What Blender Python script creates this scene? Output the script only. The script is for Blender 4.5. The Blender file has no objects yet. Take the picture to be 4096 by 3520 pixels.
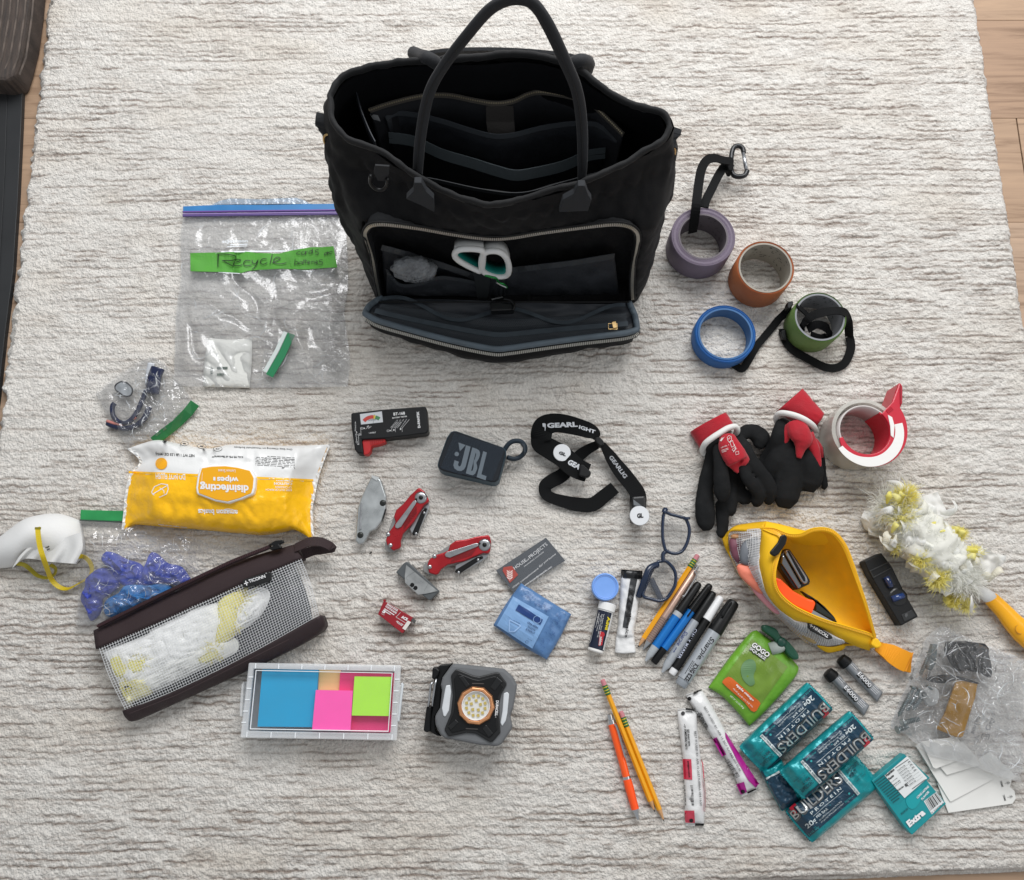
import bpy, bmesh, math, random
import numpy as np
from mathutils import Vector, Matrix, noise
from mathutils.bvhtree import BVHTree
from mathutils.geometry import tessellate_polygon
R = math.radians
rnd = random.Random(7)
SC = bpy.context.scene
COL = SC.collection
# ---------------------------------------------------------------- camera
FPX, TILT, CAMZ = 3393.0, R(13.0), 1.18
cam = bpy.data.cameras.new('camera'); camo = bpy.data.objects.new('camera', cam); COL.objects.link(camo)
camo.location = (0, 0, CAMZ); camo.rotation_euler = (TILT, 0, 0)
cam.sensor_fit = 'HORIZONTAL'; cam.sensor_width = 36.0; cam.lens = 36.0*FPX/4096.0
cam.clip_start = 0.05; cam.clip_end = 50
SC.camera = camo
# ---------------------------------------------------------------- light: a big window beyond the top of the picture, dim room
w = bpy.data.worlds.new('World'); SC.world = w; w.use_nodes = True
w.node_tree.nodes['Background'].inputs[0].default_value = (0.93, 0.96, 1.0, 1)
w.node_tree.nodes['Background'].inputs[1].default_value = 0.44
def area(name, loc, target, sx, sy, power, col):
    l = bpy.data.lights.new(name, 'AREA'); l.shape = 'RECTANGLE'; l.size = sx; l.size_y = sy
    l.energy = power; l.color = col
    o = bpy.data.objects.new(name, l); COL.objects.link(o); o.location = loc
    o.rotation_euler = (Vector(target)-Vector(loc)).to_track_quat('-Z', 'Y').to_euler()
area('window_light', (0.3, 2.0, 1.85), (0.0, 0.25, 0), 2.0, 1.3, 70, (0.99, 0.99, 1.0))
area('side_fill_light', (2.4, 0.2, 1.9), (0.0, 0.1, 0), 1.3, 1.2, 10, (1.0, 0.97, 0.93))  # weak second lamp added as soft fill from the right, no known window
SC.view_settings.view_transform = 'Standard'; SC.view_settings.look = 'None'
SC.view_settings.exposure = 0.0; SC.view_settings.gamma = 1.0
SC.render.resolution_x = 1024; SC.render.resolution_y = 880
# ---------------------------------------------------------------- geometry of the place: photo point -> place
RM = Matrix.Rotation(TILT, 3, 'X'); CAM = Vector((0, 0, CAMZ))
def ray(x, y): return (RM @ Vector(((x-2048)/FPX, -(y-1760)/FPX, -1.0))).normalized()
def P(x, y, z=0.0):
    d = ray(x, y); return CAM + d*((z-CAMZ)/d.z)
def Z(x0, y0, s): return lambda x, y: (x0+x*s, y0+y*s)
fA = Z(1200,0,.8085); fB = Z(0,0,.7861); fC = Z(600,780,.5167); fD = Z(2600,520,.6176); fE = Z(0,1500,.7861)
fF = Z(300,1400,.5309); fG = Z(1300,1560,.4717); fH = Z(2100,1600,.4491); fI = Z(2700,1500,.4826)
fJ = Z(900,2300,.6274); fK = Z(1900,2100,.5309); fL = Z(2300,2600,.4491); fM = Z(2800,1900,.6255)
fN = Z(2796,2480,.5053); fO = Z(3396,2400,.5054); fQ = Z(1350,850,.6515); fR = lambda x, y: (x, y)
def mp(f, pts): return [f(*p) for p in pts]
def cat(pts, n=6, closed=False):            # smooth curve through points
    out = []; m = len(pts); V = [Vector(p) for p in pts]
    rng = range(m) if closed else range(m-1)
    for i in rng:
        if closed: a, b, c, d = V[(i-1) % m], V[i], V[(i+1) % m], V[(i+2) % m]
        else: a, b, c, d = V[max(i-1, 0)], V[i], V[i+1], V[min(i+2, m-1)]
        for k in range(n):
            t = k/n
            out.append(0.5*((2*b)+(c-a)*t+(2*a-5*b+4*c-d)*t*t+(3*b-a-3*c+d)*t**3))
    if not closed: out.append(V[-1])
    return out
def proj(p):
    q = RM.transposed() @ (Vector(p)-CAM); return (2048+FPX*q.x/-q.z, 1760-FPX*q.y/-q.z)
def inside(pt, poly):
    c = False; x, y = pt[0], pt[1]
    for i in range(len(poly)):
        a, b = poly[i], poly[i-1]
        if (a[1] > y) != (b[1] > y) and x < (b[0]-a[0])*(y-a[1])/(b[1]-a[1])+a[0]: c = not c
    return c
def nz(x, y, z=0.0): return noise.noise(Vector((x, y, z)))
# ---------------------------------------------------------------- materials
def lin(h):
    if not isinstance(h, str): return tuple(h)+((1,) if len(h) == 3 else ())
    c = [int(h[i:i+2], 16)/255 for i in (0, 2, 4)]
    return tuple(x/12.92 if x <= .04045 else ((x+.055)/1.055)**2.4 for x in c)+(1,)
MC = {}
def M(h, rough=.55, metal=0, bump=None, var=0.0, coat=0, sheen=0, vs=60, alpha=1, trans=0, stretch=None, emit=0, spec=.5):
    key = (h, rough, metal, bump, var, coat, sheen, vs, alpha, trans, stretch, emit, spec)
    if key in MC: return MC[key]
    m = bpy.data.materials.new('material_'+(h if isinstance(h, str) else 'mix')); m.use_nodes = True
    nt = m.node_tree; N = nt.nodes; L = nt.links; b = N['Principled BSDF']
    c = lin(h); b.inputs['Base Color'].default_value = c
    b.inputs['Roughness'].default_value = rough; b.inputs['Metallic'].default_value = metal
    b.inputs['Coat Weight'].default_value = coat; b.inputs['Sheen Weight'].default_value = sheen
    b.inputs['Specular IOR Level'].default_value = spec
    b.inputs['Alpha'].default_value = alpha; b.inputs['Transmission Weight'].default_value = trans
    tc = N.new('ShaderNodeTexCoord'); mpn = N.new('ShaderNodeMapping'); L.new(tc.outputs['Object'], mpn.inputs[0])
    if stretch: mpn.inputs['Scale'].default_value = stretch
    if var:
        t = N.new('ShaderNodeTexNoise'); t.inputs['Scale'].default_value = vs; t.inputs['Detail'].default_value = 5
        L.new(mpn.outputs[0], t.inputs['Vector'])
        r = N.new('ShaderNodeMapRange'); r.inputs[1].default_value = .3; r.inputs[2].default_value = .7
        r.inputs[3].default_value = 1-var; r.inputs[4].default_value = 1+var*.6; L.new(t.outputs[0], r.inputs[0])
        x = N.new('ShaderNodeVectorMath'); x.operation = 'SCALE'; x.inputs[0].default_value = c[:3]
        L.new(r.outputs[0], x.inputs['Scale']); L.new(x.outputs[0], b.inputs['Base Color'])
        q = N.new('ShaderNodeMapRange'); q.inputs[1].default_value = .3; q.inputs[2].default_value = .7
        q.inputs[3].default_value = max(rough-.1, .03); q.inputs[4].default_value = min(rough+.12, 1)
        L.new(t.outputs[0], q.inputs[0]); L.new(q.outputs[0], b.inputs['Roughness'])
    if bump:
        t2 = N.new('ShaderNodeTexNoise'); t2.inputs['Scale'].default_value = bump[0]; t2.inputs['Detail'].default_value = 4
        L.new(mpn.outputs[0], t2.inputs['Vector'])
        bn = N.new('ShaderNodeBump'); bn.inputs['Strength'].default_value = bump[1]; bn.inputs['Distance'].default_value = bump[2] if len(bump) > 2 else .001
        L.new(t2.outputs[0], bn.inputs['Height']); L.new(bn.outputs[0], b.inputs['Normal'])
    if emit:
        b.inputs['Emission Color'].default_value = c; b.inputs['Emission Strength'].default_value = emit
    MC[key] = m; return m
def soft(h, tr=.5):
    key = ('soft', h, tr)
    if key in MC: return MC[key]
    m = bpy.data.materials.new('soft_fibre'); m.use_nodes = True; nt = m.node_tree; N = nt.nodes; L = nt.links
    N.remove(N['Principled BSDF']); a = N.new('ShaderNodeBsdfDiffuse'); b = N.new('ShaderNodeBsdfTranslucent'); x = N.new('ShaderNodeMixShader')
    a.inputs[0].default_value = lin(h); b.inputs[0].default_value = lin(h); x.inputs[0].default_value = tr
    L.new(a.outputs[0], x.inputs[1]); L.new(b.outputs[0], x.inputs[2]); L.new(x.outputs[0], N['Material Output'].inputs[0]); MC[key] = m; return m
def film(tint='ffffff', gloss=.12, haze=.1, rough=.12, bs=90, bst=.6):   # clear plastic film
    key = ('film', tint, gloss, haze, rough, bs, bst)
    if key in MC: return MC[key]
    m = bpy.data.materials.new('clear_film'); m.use_nodes = True; nt = m.node_tree; N = nt.nodes; L = nt.links
    N.remove(N['Principled BSDF']); out = N['Material Output']
    tr = N.new('ShaderNodeBsdfTransparent'); tr.inputs[0].default_value = lin(tint)
    gl = N.new('ShaderNodeBsdfGlossy'); gl.inputs['Roughness'].default_value = rough
    df = N.new('ShaderNodeBsdfDiffuse'); df.inputs[0].default_value = (.8, .82, .84, 1)
    tn = N.new('ShaderNodeTexNoise'); tn.inputs['Scale'].default_value = bs; tn.inputs['Detail'].default_value = 3
    tc = N.new('ShaderNodeTexCoord'); L.new(tc.outputs['Object'], tn.inputs['Vector'])
    bn = N.new('ShaderNodeBump'); bn.inputs['Strength'].default_value = bst; bn.inputs['Distance'].default_value = .004
    L.new(tn.outputs[0], bn.inputs['Height']); L.new(bn.outputs[0], gl.inputs['Normal'])
    lw = N.new('ShaderNodeLayerWeight'); lw.inputs[0].default_value = .25; L.new(bn.outputs[0], lw.inputs['Normal'])
    mr = N.new('ShaderNodeMapRange'); mr.inputs[3].default_value = gloss; mr.inputs[4].default_value = .55
    L.new(lw.outputs['Fresnel'], mr.inputs[0])
    m1 = N.new('ShaderNodeMixShader'); m1.inputs[0].default_value = haze; L.new(tr.outputs[0], m1.inputs[1]); L.new(df.outputs[0], m1.inputs[2])
    m2 = N.new('ShaderNodeMixShader'); L.new(mr.outputs[0], m2.inputs[0]); L.new(m1.outputs[0], m2.inputs[1]); L.new(gl.outputs[0], m2.inputs[2])
    L.new(m2.outputs[0], out.inputs[0]); MC[key] = m; return m
BLACKFAB = M('0c0c0e', .8, bump=(900, .5), var=.25, sheen=.04, spec=.25)
METAL = M('b9bbbd', .28, 1); BRASS = M('c9ab78', .3, 1); BLK = M('0d0e0f', .42, spec=.3); WHT = M('e6e6e4', .5)
INK = M('101012', .6); INKW = M('e8e8e8', .6)
# ---------------------------------------------------------------- objects
def tag(o, label=None, category=None, group=None, kind=None):
    if label: o['label'] = label
    if category: o['category'] = category
    if group: o['group'] = group
    if kind: o['kind'] = kind
    return o
def thing(name, label, category, at, group=None, z=0.0):
    o = bpy.data.objects.new(name, None); COL.objects.link(o); o.empty_display_size = .02
    o.location = P(at[0], at[1], z) if len(at) == 2 else Vector(at)
    return tag(o, label, category, group)
def world_loc(o):
    l = Vector(o.location)
    p = o.parent
    return l if p is None else (o['_w'] if False else Vector(o.location))
class MB:
    def __init__(s): s.v = []; s.f = []
    def add(s, v, f):
        n = len(s.v); s.v += [tuple(p) for p in v]; s.f += [tuple(i+n for i in q) for q in f]; return s
    def grid(s, rows, closeu=False):         # rows of points
        nr, nc = len(rows), len(rows[0]); v = [p for r in rows for p in r]; f = []
        for i in range(nr-1):
            for j in range(nc if closeu else nc-1):
                k = (j+1) % nc; f.append((i*nc+j, i*nc+k, (i+1)*nc+k, (i+1)*nc+j))
        return s.add(v, f)
    def prism(s, poly, z0, z1, inset=0.0):   # poly: world points (xy used)
        n = len(poly); a = sum(poly[i][0]*poly[(i+1) % n][1]-poly[(i+1) % n][0]*poly[i][1] for i in range(n))
        if a < 0: poly = poly[::-1]
        v = [(p[0], p[1], z0) for p in poly]+[(p[0], p[1], z1) for p in poly]
        f = [tuple(range(n-1, -1, -1)), tuple(range(n, 2*n))]+[(i, (i+1) % n, n+(i+1) % n, n+i) for i in range(n)]
        return s.add(v, f)
    def slab(s, f, pts, z0, z1, smooth=0):   # outline read at its top height
        q = mp(f, pts)
        if smooth: q = cat(q, smooth, True)
        return s.prism([P(p[0], p[1], z1) for p in q], z0, z1)
    def tube(s, pts, r, n=10, flat=1.0, closed=False, up=(0, 0, 1)):
        pts = [Vector(p) for p in pts]; m = len(pts); rs = r if isinstance(r, (list, tuple)) else [r]*m
        if len(rs) != m: rs = [rs[min(int(i*(len(rs)-1)/(m-1)), len(rs)-2)]*(1-((i*(len(rs)-1)/(m-1)) % 1 if i < m-1 else 1))+rs[min(int(i*(len(rs)-1)/(m-1)), len(rs)-2)+1]*((i*(len(rs)-1)/(m-1)) % 1 if i < m-1 else 1) for i in range(m)]
        rows = []; side = None
        for i in range(m):
            t = (pts[(i+1) % m]-pts[i-1]) if closed else (pts[min(i+1, m-1)]-pts[max(i-1, 0)])
            if t.length < 1e-9: t = Vector((1, 0, 0))
            t.normalize(); u = Vector(up)
            if abs(t.dot(u)) > .97 and side is not None: sd = side
            else:
                if abs(t.dot(u)) > .97: u = Vector((0, 1, 0))
                sd = t.cross(u).normalized()
            if side is not None and side.dot(sd) < 0 and not isinstance(up, list): pass
            side = sd; nn = sd.cross(t).normalized()
            rows.append([pts[i]+sd*(math.cos(a)*rs[i])+nn*(math.sin(a)*rs[i]*flat) for a in [2*math.pi*k/n for k in range(n)]])
        if closed: rows.append(rows[0])
        b = len(s.v); s.grid(rows, True)
        if not closed:
            s.f.append(tuple(b+k for k in range(n-1, -1, -1))); s.f.append(tuple(b+(m-1)*n+k for k in range(n)))
        return s
    def strap(s, pts, wd, th=.0012, angs=None, closed=False, sides=None):   # flat band, angle turns it on edge
        pts = [Vector(p) for p in pts]; m = len(pts); rows = []
        for i in range(m):
            t = (pts[(i+1) % m]-pts[i-1]) if closed else (pts[min(i+1, m-1)]-pts[max(i-1, 0)])
            t.normalize(); sd = t.cross(Vector((0, 0, 1)))
            if sd.length < 1e-4: sd = Vector((1, 0, 0))
            sd.normalize(); nn = sd.cross(t).normalized()
            a = 0 if angs is None else (angs[0]+(angs[-1]-angs[0])*i/(m-1) if len(angs) == 2 else np.interp(i/(m-1), np.linspace(0, 1, len(angs)), angs))
            S = sd*math.cos(a)+nn*math.sin(a); Nn = nn*math.cos(a)-sd*math.sin(a)
            w2 = (wd if not isinstance(wd, (list, tuple)) else np.interp(i/(m-1), np.linspace(0, 1, len(wd)), wd))/2
            rows.append([pts[i]-S*w2-Nn*th/2, pts[i]+S*w2-Nn*th/2, pts[i]+S*w2+Nn*th/2, pts[i]-S*w2+Nn*th/2])
        if closed: rows.append(rows[0])
        b = len(s.v); s.grid(rows, True)
        if not closed: s.f.append((b+3, b+2, b+1, b)); e = b+(m-1)*4; s.f.append((e, e+1, e+2, e+3))
        return s
    def box(s, c, sx, sy, sz, rz=0.0):
        c = Vector(c); ca, sa = math.cos(rz), math.sin(rz)
        v = [(c.x+x*sx/2*ca-y*sy/2*sa, c.y+x*sx/2*sa+y*sy/2*ca, c.z+z*sz/2) for z in (-1, 1) for (x, y) in ((-1, -1), (1, -1), (1, 1), (-1, 1))]
        return s.add(v, [(3, 2, 1, 0), (4, 5, 6, 7), (0, 1, 5, 4), (1, 2, 6, 5), (2, 3, 7, 6), (3, 0, 4, 7)])
    def spin(s, c, prof, n=48, axis=(0, 0, 1), closed=False, ph=0):   # profile (r, h)
        c = Vector(c); ax = Vector(axis).normalized(); a = Vector((1, 0, 0)) if abs(ax.x) < .9 else Vector((0, 1, 0))
        u = ax.cross(a).normalized(); u2 = ax.cross(u)
        rows = [[c+ax*h+(u*math.cos(t+ph)+u2*math.sin(t+ph))*r for t in [2*math.pi*k/n for k in range(n)]] for (r, h) in prof]
        if closed: rows.append(rows[0])
        b = len(s.v); s.grid(rows, True)
        if not closed:
            if prof[0][0] > 0: s.f.append(tuple(b+k for k in range(n)))
            if prof[-1][0] > 0: s.f.append(tuple(b+(len(prof)-1)*n+k for k in range(n-1, -1, -1)))
        return s
    def star(s, pts, z0, h, rings=7, p=2.2, nzs=0, amp=0, flatbot=True, seed=0):  # inflated outline (world pts)
        n = len(pts); c = sum((Vector((q[0], q[1], 0)) for q in pts), Vector())/n; rows = []
        for k in range(rings+1):
            t = 1-k/rings; rr = []
            for q in pts:
                x = c.x+(q[0]-c.x)*t; y = c.y+(q[1]-c.y)*t
                zz = z0+h*(1-t**p)**.6 if t < 1 else z0
                if amp: zz += amp*nz(x*nzs+seed, y*nzs, seed)*(1-t**4)
                rr.append(Vector((x, y, zz)))
            rows.append(rr)
        bot = [Vector((q[0], q[1], max(z0-.002, .0003))) for q in pts]
        b = len(s.v); s.grid([bot]+rows, True); s.f.append(tuple(b+k for k in range(n)))
        return s
    def bvh(s): return BVHTree.FromPolygons([Vector(v) for v in s.v], s.f)
    def build(s, name, mat, parent=None, smooth=False, bevel=0, seg=2, sub=0, solid=0, remesh=0, kind=None, label=None):
        me = bpy.data.meshes.new(name); me.from_pydata(s.v, [], s.f); me.materials.append(mat)
        bm = bmesh.new(); bm.from_mesh(me); bmesh.ops.remove_doubles(bm, verts=bm.verts, dist=1e-6)
        if not solid: bmesh.ops.recalc_face_normals(bm, faces=bm.faces)
        bm.to_mesh(me); bm.free()
        if smooth or remesh or sub:
            me.polygons.foreach_set('use_smooth', [True]*len(me.polygons))
        elif bevel:
            me.polygons.foreach_set('use_smooth', [False]*len(me.polygons))
        o = bpy.data.objects.new(name, me); COL.objects.link(o)
        if parent is not None:
            o.parent = parent; W = Vector((0, 0, 0)); q = parent
            while q is not None: W += Vector(q.location); q = q.parent
            # children keep an origin at their own geometry
            c = sum((Vector(v.co) for v in me.vertices), Vector())/max(len(me.vertices), 1)
            me.transform(Matrix.Translation(-c)); o.location = c-W
        else:
            c = sum((Vector(v.co) for v in me.vertices), Vector())/max(len(me.vertices), 1)
            c.z = min(v.co.z for v in me.vertices)
            me.transform(Matrix.Translation(-c)); o.location = c
        if remesh:
            r = o.modifiers.new('r', 'REMESH'); r.mode = 'VOXEL'; r.voxel_size = remesh; r.use_smooth_shade = True
            sm = o.modifiers.new('s', 'SMOOTH'); sm.iterations = 6; sm.factor = .5
            tx = bpy.data.textures.new('wrinkle', 'CLOUDS'); tx.noise_scale = .02; tx.noise_depth = 2; dp = o.modifiers.new('d', 'DISPLACE'); dp.texture = tx; dp.strength = .0022; dp.mid_level = .5; dp.texture_coords = 'LOCAL'
        if solid: q = o.modifiers.new('t', 'SOLIDIFY'); q.thickness = solid; q.offset = 0
        if bevel:
            bv = o.modifiers.new('b', 'BEVEL'); bv.width = bevel; bv.segments = seg; bv.limit_method = 'ANGLE'; bv.angle_limit = R(35)
        if sub: q = o.modifiers.new('sub', 'SUBSURF'); q.levels = sub; q.render_levels = sub
        if kind: o['kind'] = kind
        if label: o['label'] = label
        return o
def coons(f, top, right, bottom, left, nu, nv, hf, s=True, z0=0.0):
    """grid of world points; edges given as photo polylines: top L->R, right T->B, bottom L->R, left T->B; hf(u,v)=height"""
    def rs(e, n):
        q = mp(f, e)
        if len(q) > 2 and s: q = cat(q, 8)
        q = [Vector((p[0], p[1])) for p in q]
        d = [0]
        for i in range(1, len(q)): d.append(d[-1]+(q[i]-q[i-1]).length)
        t = np.linspace(0, d[-1], n+1)
        return [Vector((float(np.interp(k, d, [p.x for p in q])), float(np.interp(k, d, [p.y for p in q])))) for k in t]
    T, Bm, Lf, Rt = rs(top, nu), rs(bottom, nu), rs(left, nv), rs(right, nv); rows = []
    for j in range(nv+1):
        v = j/nv; r = []
        for i in range(nu+1):
            u = i/nu
            p = T[i]*(1-v)+Bm[i]*v+Lf[j]*(1-u)+Rt[j]*u-(T[0]*(1-u)*(1-v)+T[-1]*u*(1-v)+Bm[0]*(1-u)*v+Bm[-1]*u*v)
            r.append(P(p.x, p.y, z0+hf(u, v)))
        rows.append(r)
    return rows
def packet(mb, rows, z0=.0004):              # closed body under a top grid
    mb.grid(rows); n = len(rows); m = len(rows[0])
    ed = [rows[0][i] for i in range(m)]+[rows[j][-1] for j in range(1, n)]+[rows[-1][i] for i in range(m-2, -1, -1)]+[rows[j][0] for j in range(n-2, 0, -1)]
    bot = [Vector((p.x, p.y, z0)) for p in ed]
    b = len(mb.v); mb.grid([ed, bot], True); mb.f.append(tuple(b+len(ed)+k for k in range(len(ed))))
    return mb
def crease_glints(name, bv, parent, f, poly, n, ln, m, seed=1, r=.00045):     # pale ridges along folds of crumpled film, crisp highlights put into their colour
    q = random.Random(seed); mb = MB(); xs = [p[0] for p in poly]; ys = [p[1] for p in poly]; k = 0; tries = 0
    while k < n and tries < n*20:
        tries += 1; x, y = q.uniform(min(xs), max(xs)), q.uniform(min(ys), max(ys)); a = q.uniform(0, 6.28); bend = q.uniform(-1.2, 1.2); L = ln*q.uniform(.3, 1.3); pts = []
        for i in range(6):
            t = i/5; xx, yy = x+math.cos(a+bend*t)*L*t+q.uniform(-1, 1)*L*.03, y+math.sin(a+bend*t)*L*t+q.uniform(-1, 1)*L*.03
            if not inside((xx, yy), poly): break
            h = bv.ray_cast(CAM, ray(*f(xx, yy)))[0]
            if h is None: break
            pts.append(h+Vector((0, 0, .0006)))
        if len(pts) == 6: mb.tube(cat(pts, 2), [r*.3, r*q.uniform(.7, 1.6), r*.3], 5); k += 1
    mb.build(name, m, parent, smooth=True, kind='stuff')
def dome(u, v, p=.5): return max(4*u*(1-u)*1.0, 0)**p*max(4*v*(1-v), 0)**p
# ---------------------------------------------------------------- printing laid on surfaces
TXC = {}
def glyphs(s, bold=0, space=1.0):
    k = (s, bold, space)
    if k in TXC: return TXC[k]
    cu = bpy.data.curves.new('text', 'FONT'); cu.body = s; cu.size = 1; cu.offset = bold; cu.resolution_u = 3; cu.space_character = space; cu.fill_mode = 'FRONT'
    o = bpy.data.objects.new('text', cu); me = o.to_mesh()
    v = [(a.co.x, a.co.y) for a in me.vertices]; f = [tuple(p.vertices) for p in me.polygons]
    o.to_mesh_clear(); bpy.data.objects.remove(o); bpy.data.curves.remove(cu)
    if not v: v = [(0, 0)]; f = []
    x0 = min(a[0] for a in v); x1 = max(a[0] for a in v)
    TXC[k] = ([((a[0]-x0)/max(x1-x0, 1e-6), a[1]/.73) for a in v], f, (x1-x0)); return TXC[k]
class Print:
    def __init__(s, f, host=None, z=.001, off=.0005): s.f = f; s.b = host; s.z = z; s.off = off; s.mb = MB()
    def at(s, x, y):
        x, y = s.f(x, y)
        if s.b is not None:
            d = ray(x, y); h = s.b.ray_cast(CAM, d)
            if h[0] is not None:
                n = h[1] if h[1].dot(d) < 0 else -h[1]
                return h[0]-d*s.off*.5+n*s.off*.6
        return P(x, y, s.z+s.off)
    def t(s, txt, p0, p1, p2=None, h=None, bold=0, shear=0, space=1.0):   # baseline p0->p1, top of capitals at p2 (or height h square to it)
        g, f, _ = glyphs(txt, bold, space); a = Vector(p0); b = Vector(p1)
        if p2 is None:
            d = (b-a).normalized(); up = Vector((d.y, -d.x))*h
        else: up = Vector(p2)-a
        s.mb.add([s.at(*(a+(b-a)*(x+shear*y*up.length/(b-a).length)+up*y)) for (x, y) in g], f); return s
    def quad(s, a, b, c, d, n=1, m=1):
        a, b, c, d = map(Vector, (a, b, c, d))
        s.mb.grid([[s.at(*((a*(1-i/n)+b*(i/n))*(1-j/m)+(d*(1-i/n)+c*(i/n))*(j/m))) for i in range(n+1)] for j in range(m+1)]); return s
    def poly(s, pts):
        pts = [Vector((p[0], p[1], 0)) for p in pts]; tr = tessellate_polygon([pts])
        s.mb.add([s.at(p.x, p.y) for p in pts], [tuple(t) for t in tr]); return s
    def disc(s, c, r, n=20, ry=None):
        ry = ry or r
        s.mb.grid([[s.at(c[0]+t*r*math.cos(2*math.pi*k/n), c[1]+t*ry*math.sin(2*math.pi*k/n)) for k in range(n)] for t in (1, .75, .5, .25, .02)], True); return s
    def strip(s, top, bot, n, m):
        def rs(e): 
            d = [0]
            for a, b in zip(e[:-1], e[1:]): d.append(d[-1]+math.hypot(b[0]-a[0], b[1]-a[1]))
            t = np.linspace(0, d[-1], n+1); return [(float(np.interp(k, d, [p[0] for p in e])), float(np.interp(k, d, [p[1] for p in e]))) for k in t]
        A, B = rs(top), rs(bot)
        s.mb.grid([[s.at(A[i][0]*(1-j/m)+B[i][0]*j/m, A[i][1]*(1-j/m)+B[i][1]*j/m) for i in range(n+1)] for j in range(m+1)]); return s
    def line(s, pts, wd, closed=False):
        pts = [Vector(p) for p in pts]
        if closed: pts.append(pts[0])
        for a, b in zip(pts[:-1], pts[1:]):
            if (b-a).length < 1e-6: continue
            d = (b-a).normalized(); n = Vector((-d.y, d.x))*wd/2; k = max(1, int((b-a).length/60)); e = d*wd*.2
            s.quad(a-e-n, b+e-n, b+e+n, a-e+n, k, 1)
        return s
    def bars(s, a, b, c, d, n, seed=1):      # barcode between a-b (top) and d-c (bottom)
        q = random.Random(seed); x = 0; a, b, c, d = map(Vector, (a, b, c, d)); xs = []
        while x < 1: wv = q.choice((.4, .4, .8, 1.2))/n; xs.append((x, min(x+wv, 1))); x += wv+q.choice((.4, .7, 1.1))/n
        for x0, x1 in xs: s.quad(a+(b-a)*x0, a+(b-a)*x1, d+(c-d)*x1, d+(c-d)*x0)
        return s
    def fine(s, a, b, c, n, h=.45, seed=2):  # n rows of unreadably small print between a (row start), b (row end), c (last row start)
        q = random.Random(seed); a, b, c = map(Vector, (a, b, c)); dn = (c-a)/max(n-1, 1)
        for i in range(n):
            o = a+dn*i; x = 0; L = (b-a).length; end = 1 if i < n-1 else .7
            while x < end:
                wv = q.uniform(.06, .16); x1 = min(x+wv, end); hh = dn*h if n > 1 else Vector((0, 4))
                s.quad(o+(b-a)*x, o+(b-a)*x1, o+(b-a)*x1+hh, o+(b-a)*x+hh); x = x1+.025
        return s
    def build(s, name, mat, parent, kind='stuff'):
        return s.mb.build(name, mat, parent, kind=kind)
def rod(p0, p1, segs, parent, n=20, ph=0, flat=1):
    """segs: (name, material, [(t, r)...]) along p0->p1"""
    a = Vector(p0); b = Vector(p1); L = (b-a).length; out = []
    for name, m, prof in segs:
        out.append(MB().spin(a, [(r, t*L) for (t, r) in prof], n, axis=(b-a), ph=ph).build(name, m, parent, smooth=n > 8, bevel=0))
        if n > 8:
            o = out[-1]; e = o.modifiers.new('e', 'EDGE_SPLIT'); e.split_angle = R(40)
    return out
# ================================================================= the setting
def lerp(a, b, t): return a+(b-a)*t
def line_at(a, b, y): return a.x+(b.x-a.x)*(y-a.y)/(b.y-a.y)
La, Lb = P(183, 0), P(0, 1560); Ra, Rb = P(3915, 0), P(4096, 1180)
YB = P(3560, 3521).y; YB2 = P(4096, 3499).y; XB1 = P(3560, 3521).x; XB2 = P(4096, 3499).x; YT = P(2048, -330).y
# ---- wooden floor: boards running left to right
floor = bpy.data.objects.new('floor', None); COL.objects.link(floor); floor.location = (0, .3, -.016); floor['kind'] = 'structure'
def woodmat(i, hexa):
    m = bpy.data.materials.new('oak_board'); m.use_nodes = True; nt = m.node_tree; N = nt.nodes; L = nt.links; b = N['Principled BSDF']
    tc = N.new('ShaderNodeTexCoord'); mpn = N.new('ShaderNodeMapping'); mpn.inputs['Scale'].default_value = (2.2, 34, 30); mpn.inputs['Location'].default_value = (i*3.1, i*1.7, 0)
    L.new(tc.outputs['Object'], mpn.inputs[0])
    t = N.new('ShaderNodeTexNoise'); t.inputs['Scale'].default_value = 1.6; t.inputs['Detail'].default_value = 9; t.inputs['Distortion'].default_value = 1.2; t.inputs['Roughness'].default_value = .62
    L.new(mpn.outputs[0], t.inputs['Vector'])
    cr = N.new('ShaderNodeValToRGB'); c = lin(hexa); e = cr.color_ramp.elements
    e[0].position = .3; e[0].color = (c[0]*.55, c[1]*.5, c[2]*.45, 1); e[1].position = .72; e[1].color = (c[0]*1.2, c[1]*1.2, c[2]*1.18, 1)
    k = e.new(.5); k.color = c
    L.new(t.outputs[0], cr.inputs[0]); L.new(cr.outputs[0], b.inputs['Base Color']); b.inputs['Roughness'].default_value = .5
    bn = N.new('ShaderNodeBump'); bn.inputs['Strength'].default_value = .12; bn.inputs['Distance'].default_value = .002; L.new(t.outputs[0], bn.inputs['Height']); L.new(bn.outputs[0], b.inputs['Normal'])
    return m
wm = [woodmat(i, h) for i, h in enumerate(('a58970', '9f826a', 'ab917a'))]
y = -1.0; i = 0
while y < 2.0:
    x = -2.0-(i % 3)*.43
    while x < 2.0:
        MB().box((x+.7, y+.09, -.026), 1.398, .1794, .02).build('floor_board', wm[rnd.randrange(3)], floor, bevel=.0004, seg=1)
        x += 1.4
    y += .18; i += 1
MB().box((0, .5, -.04), 4.5, 3.6, .006).build('subfloor', M('2a211a', .9), floor)
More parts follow.
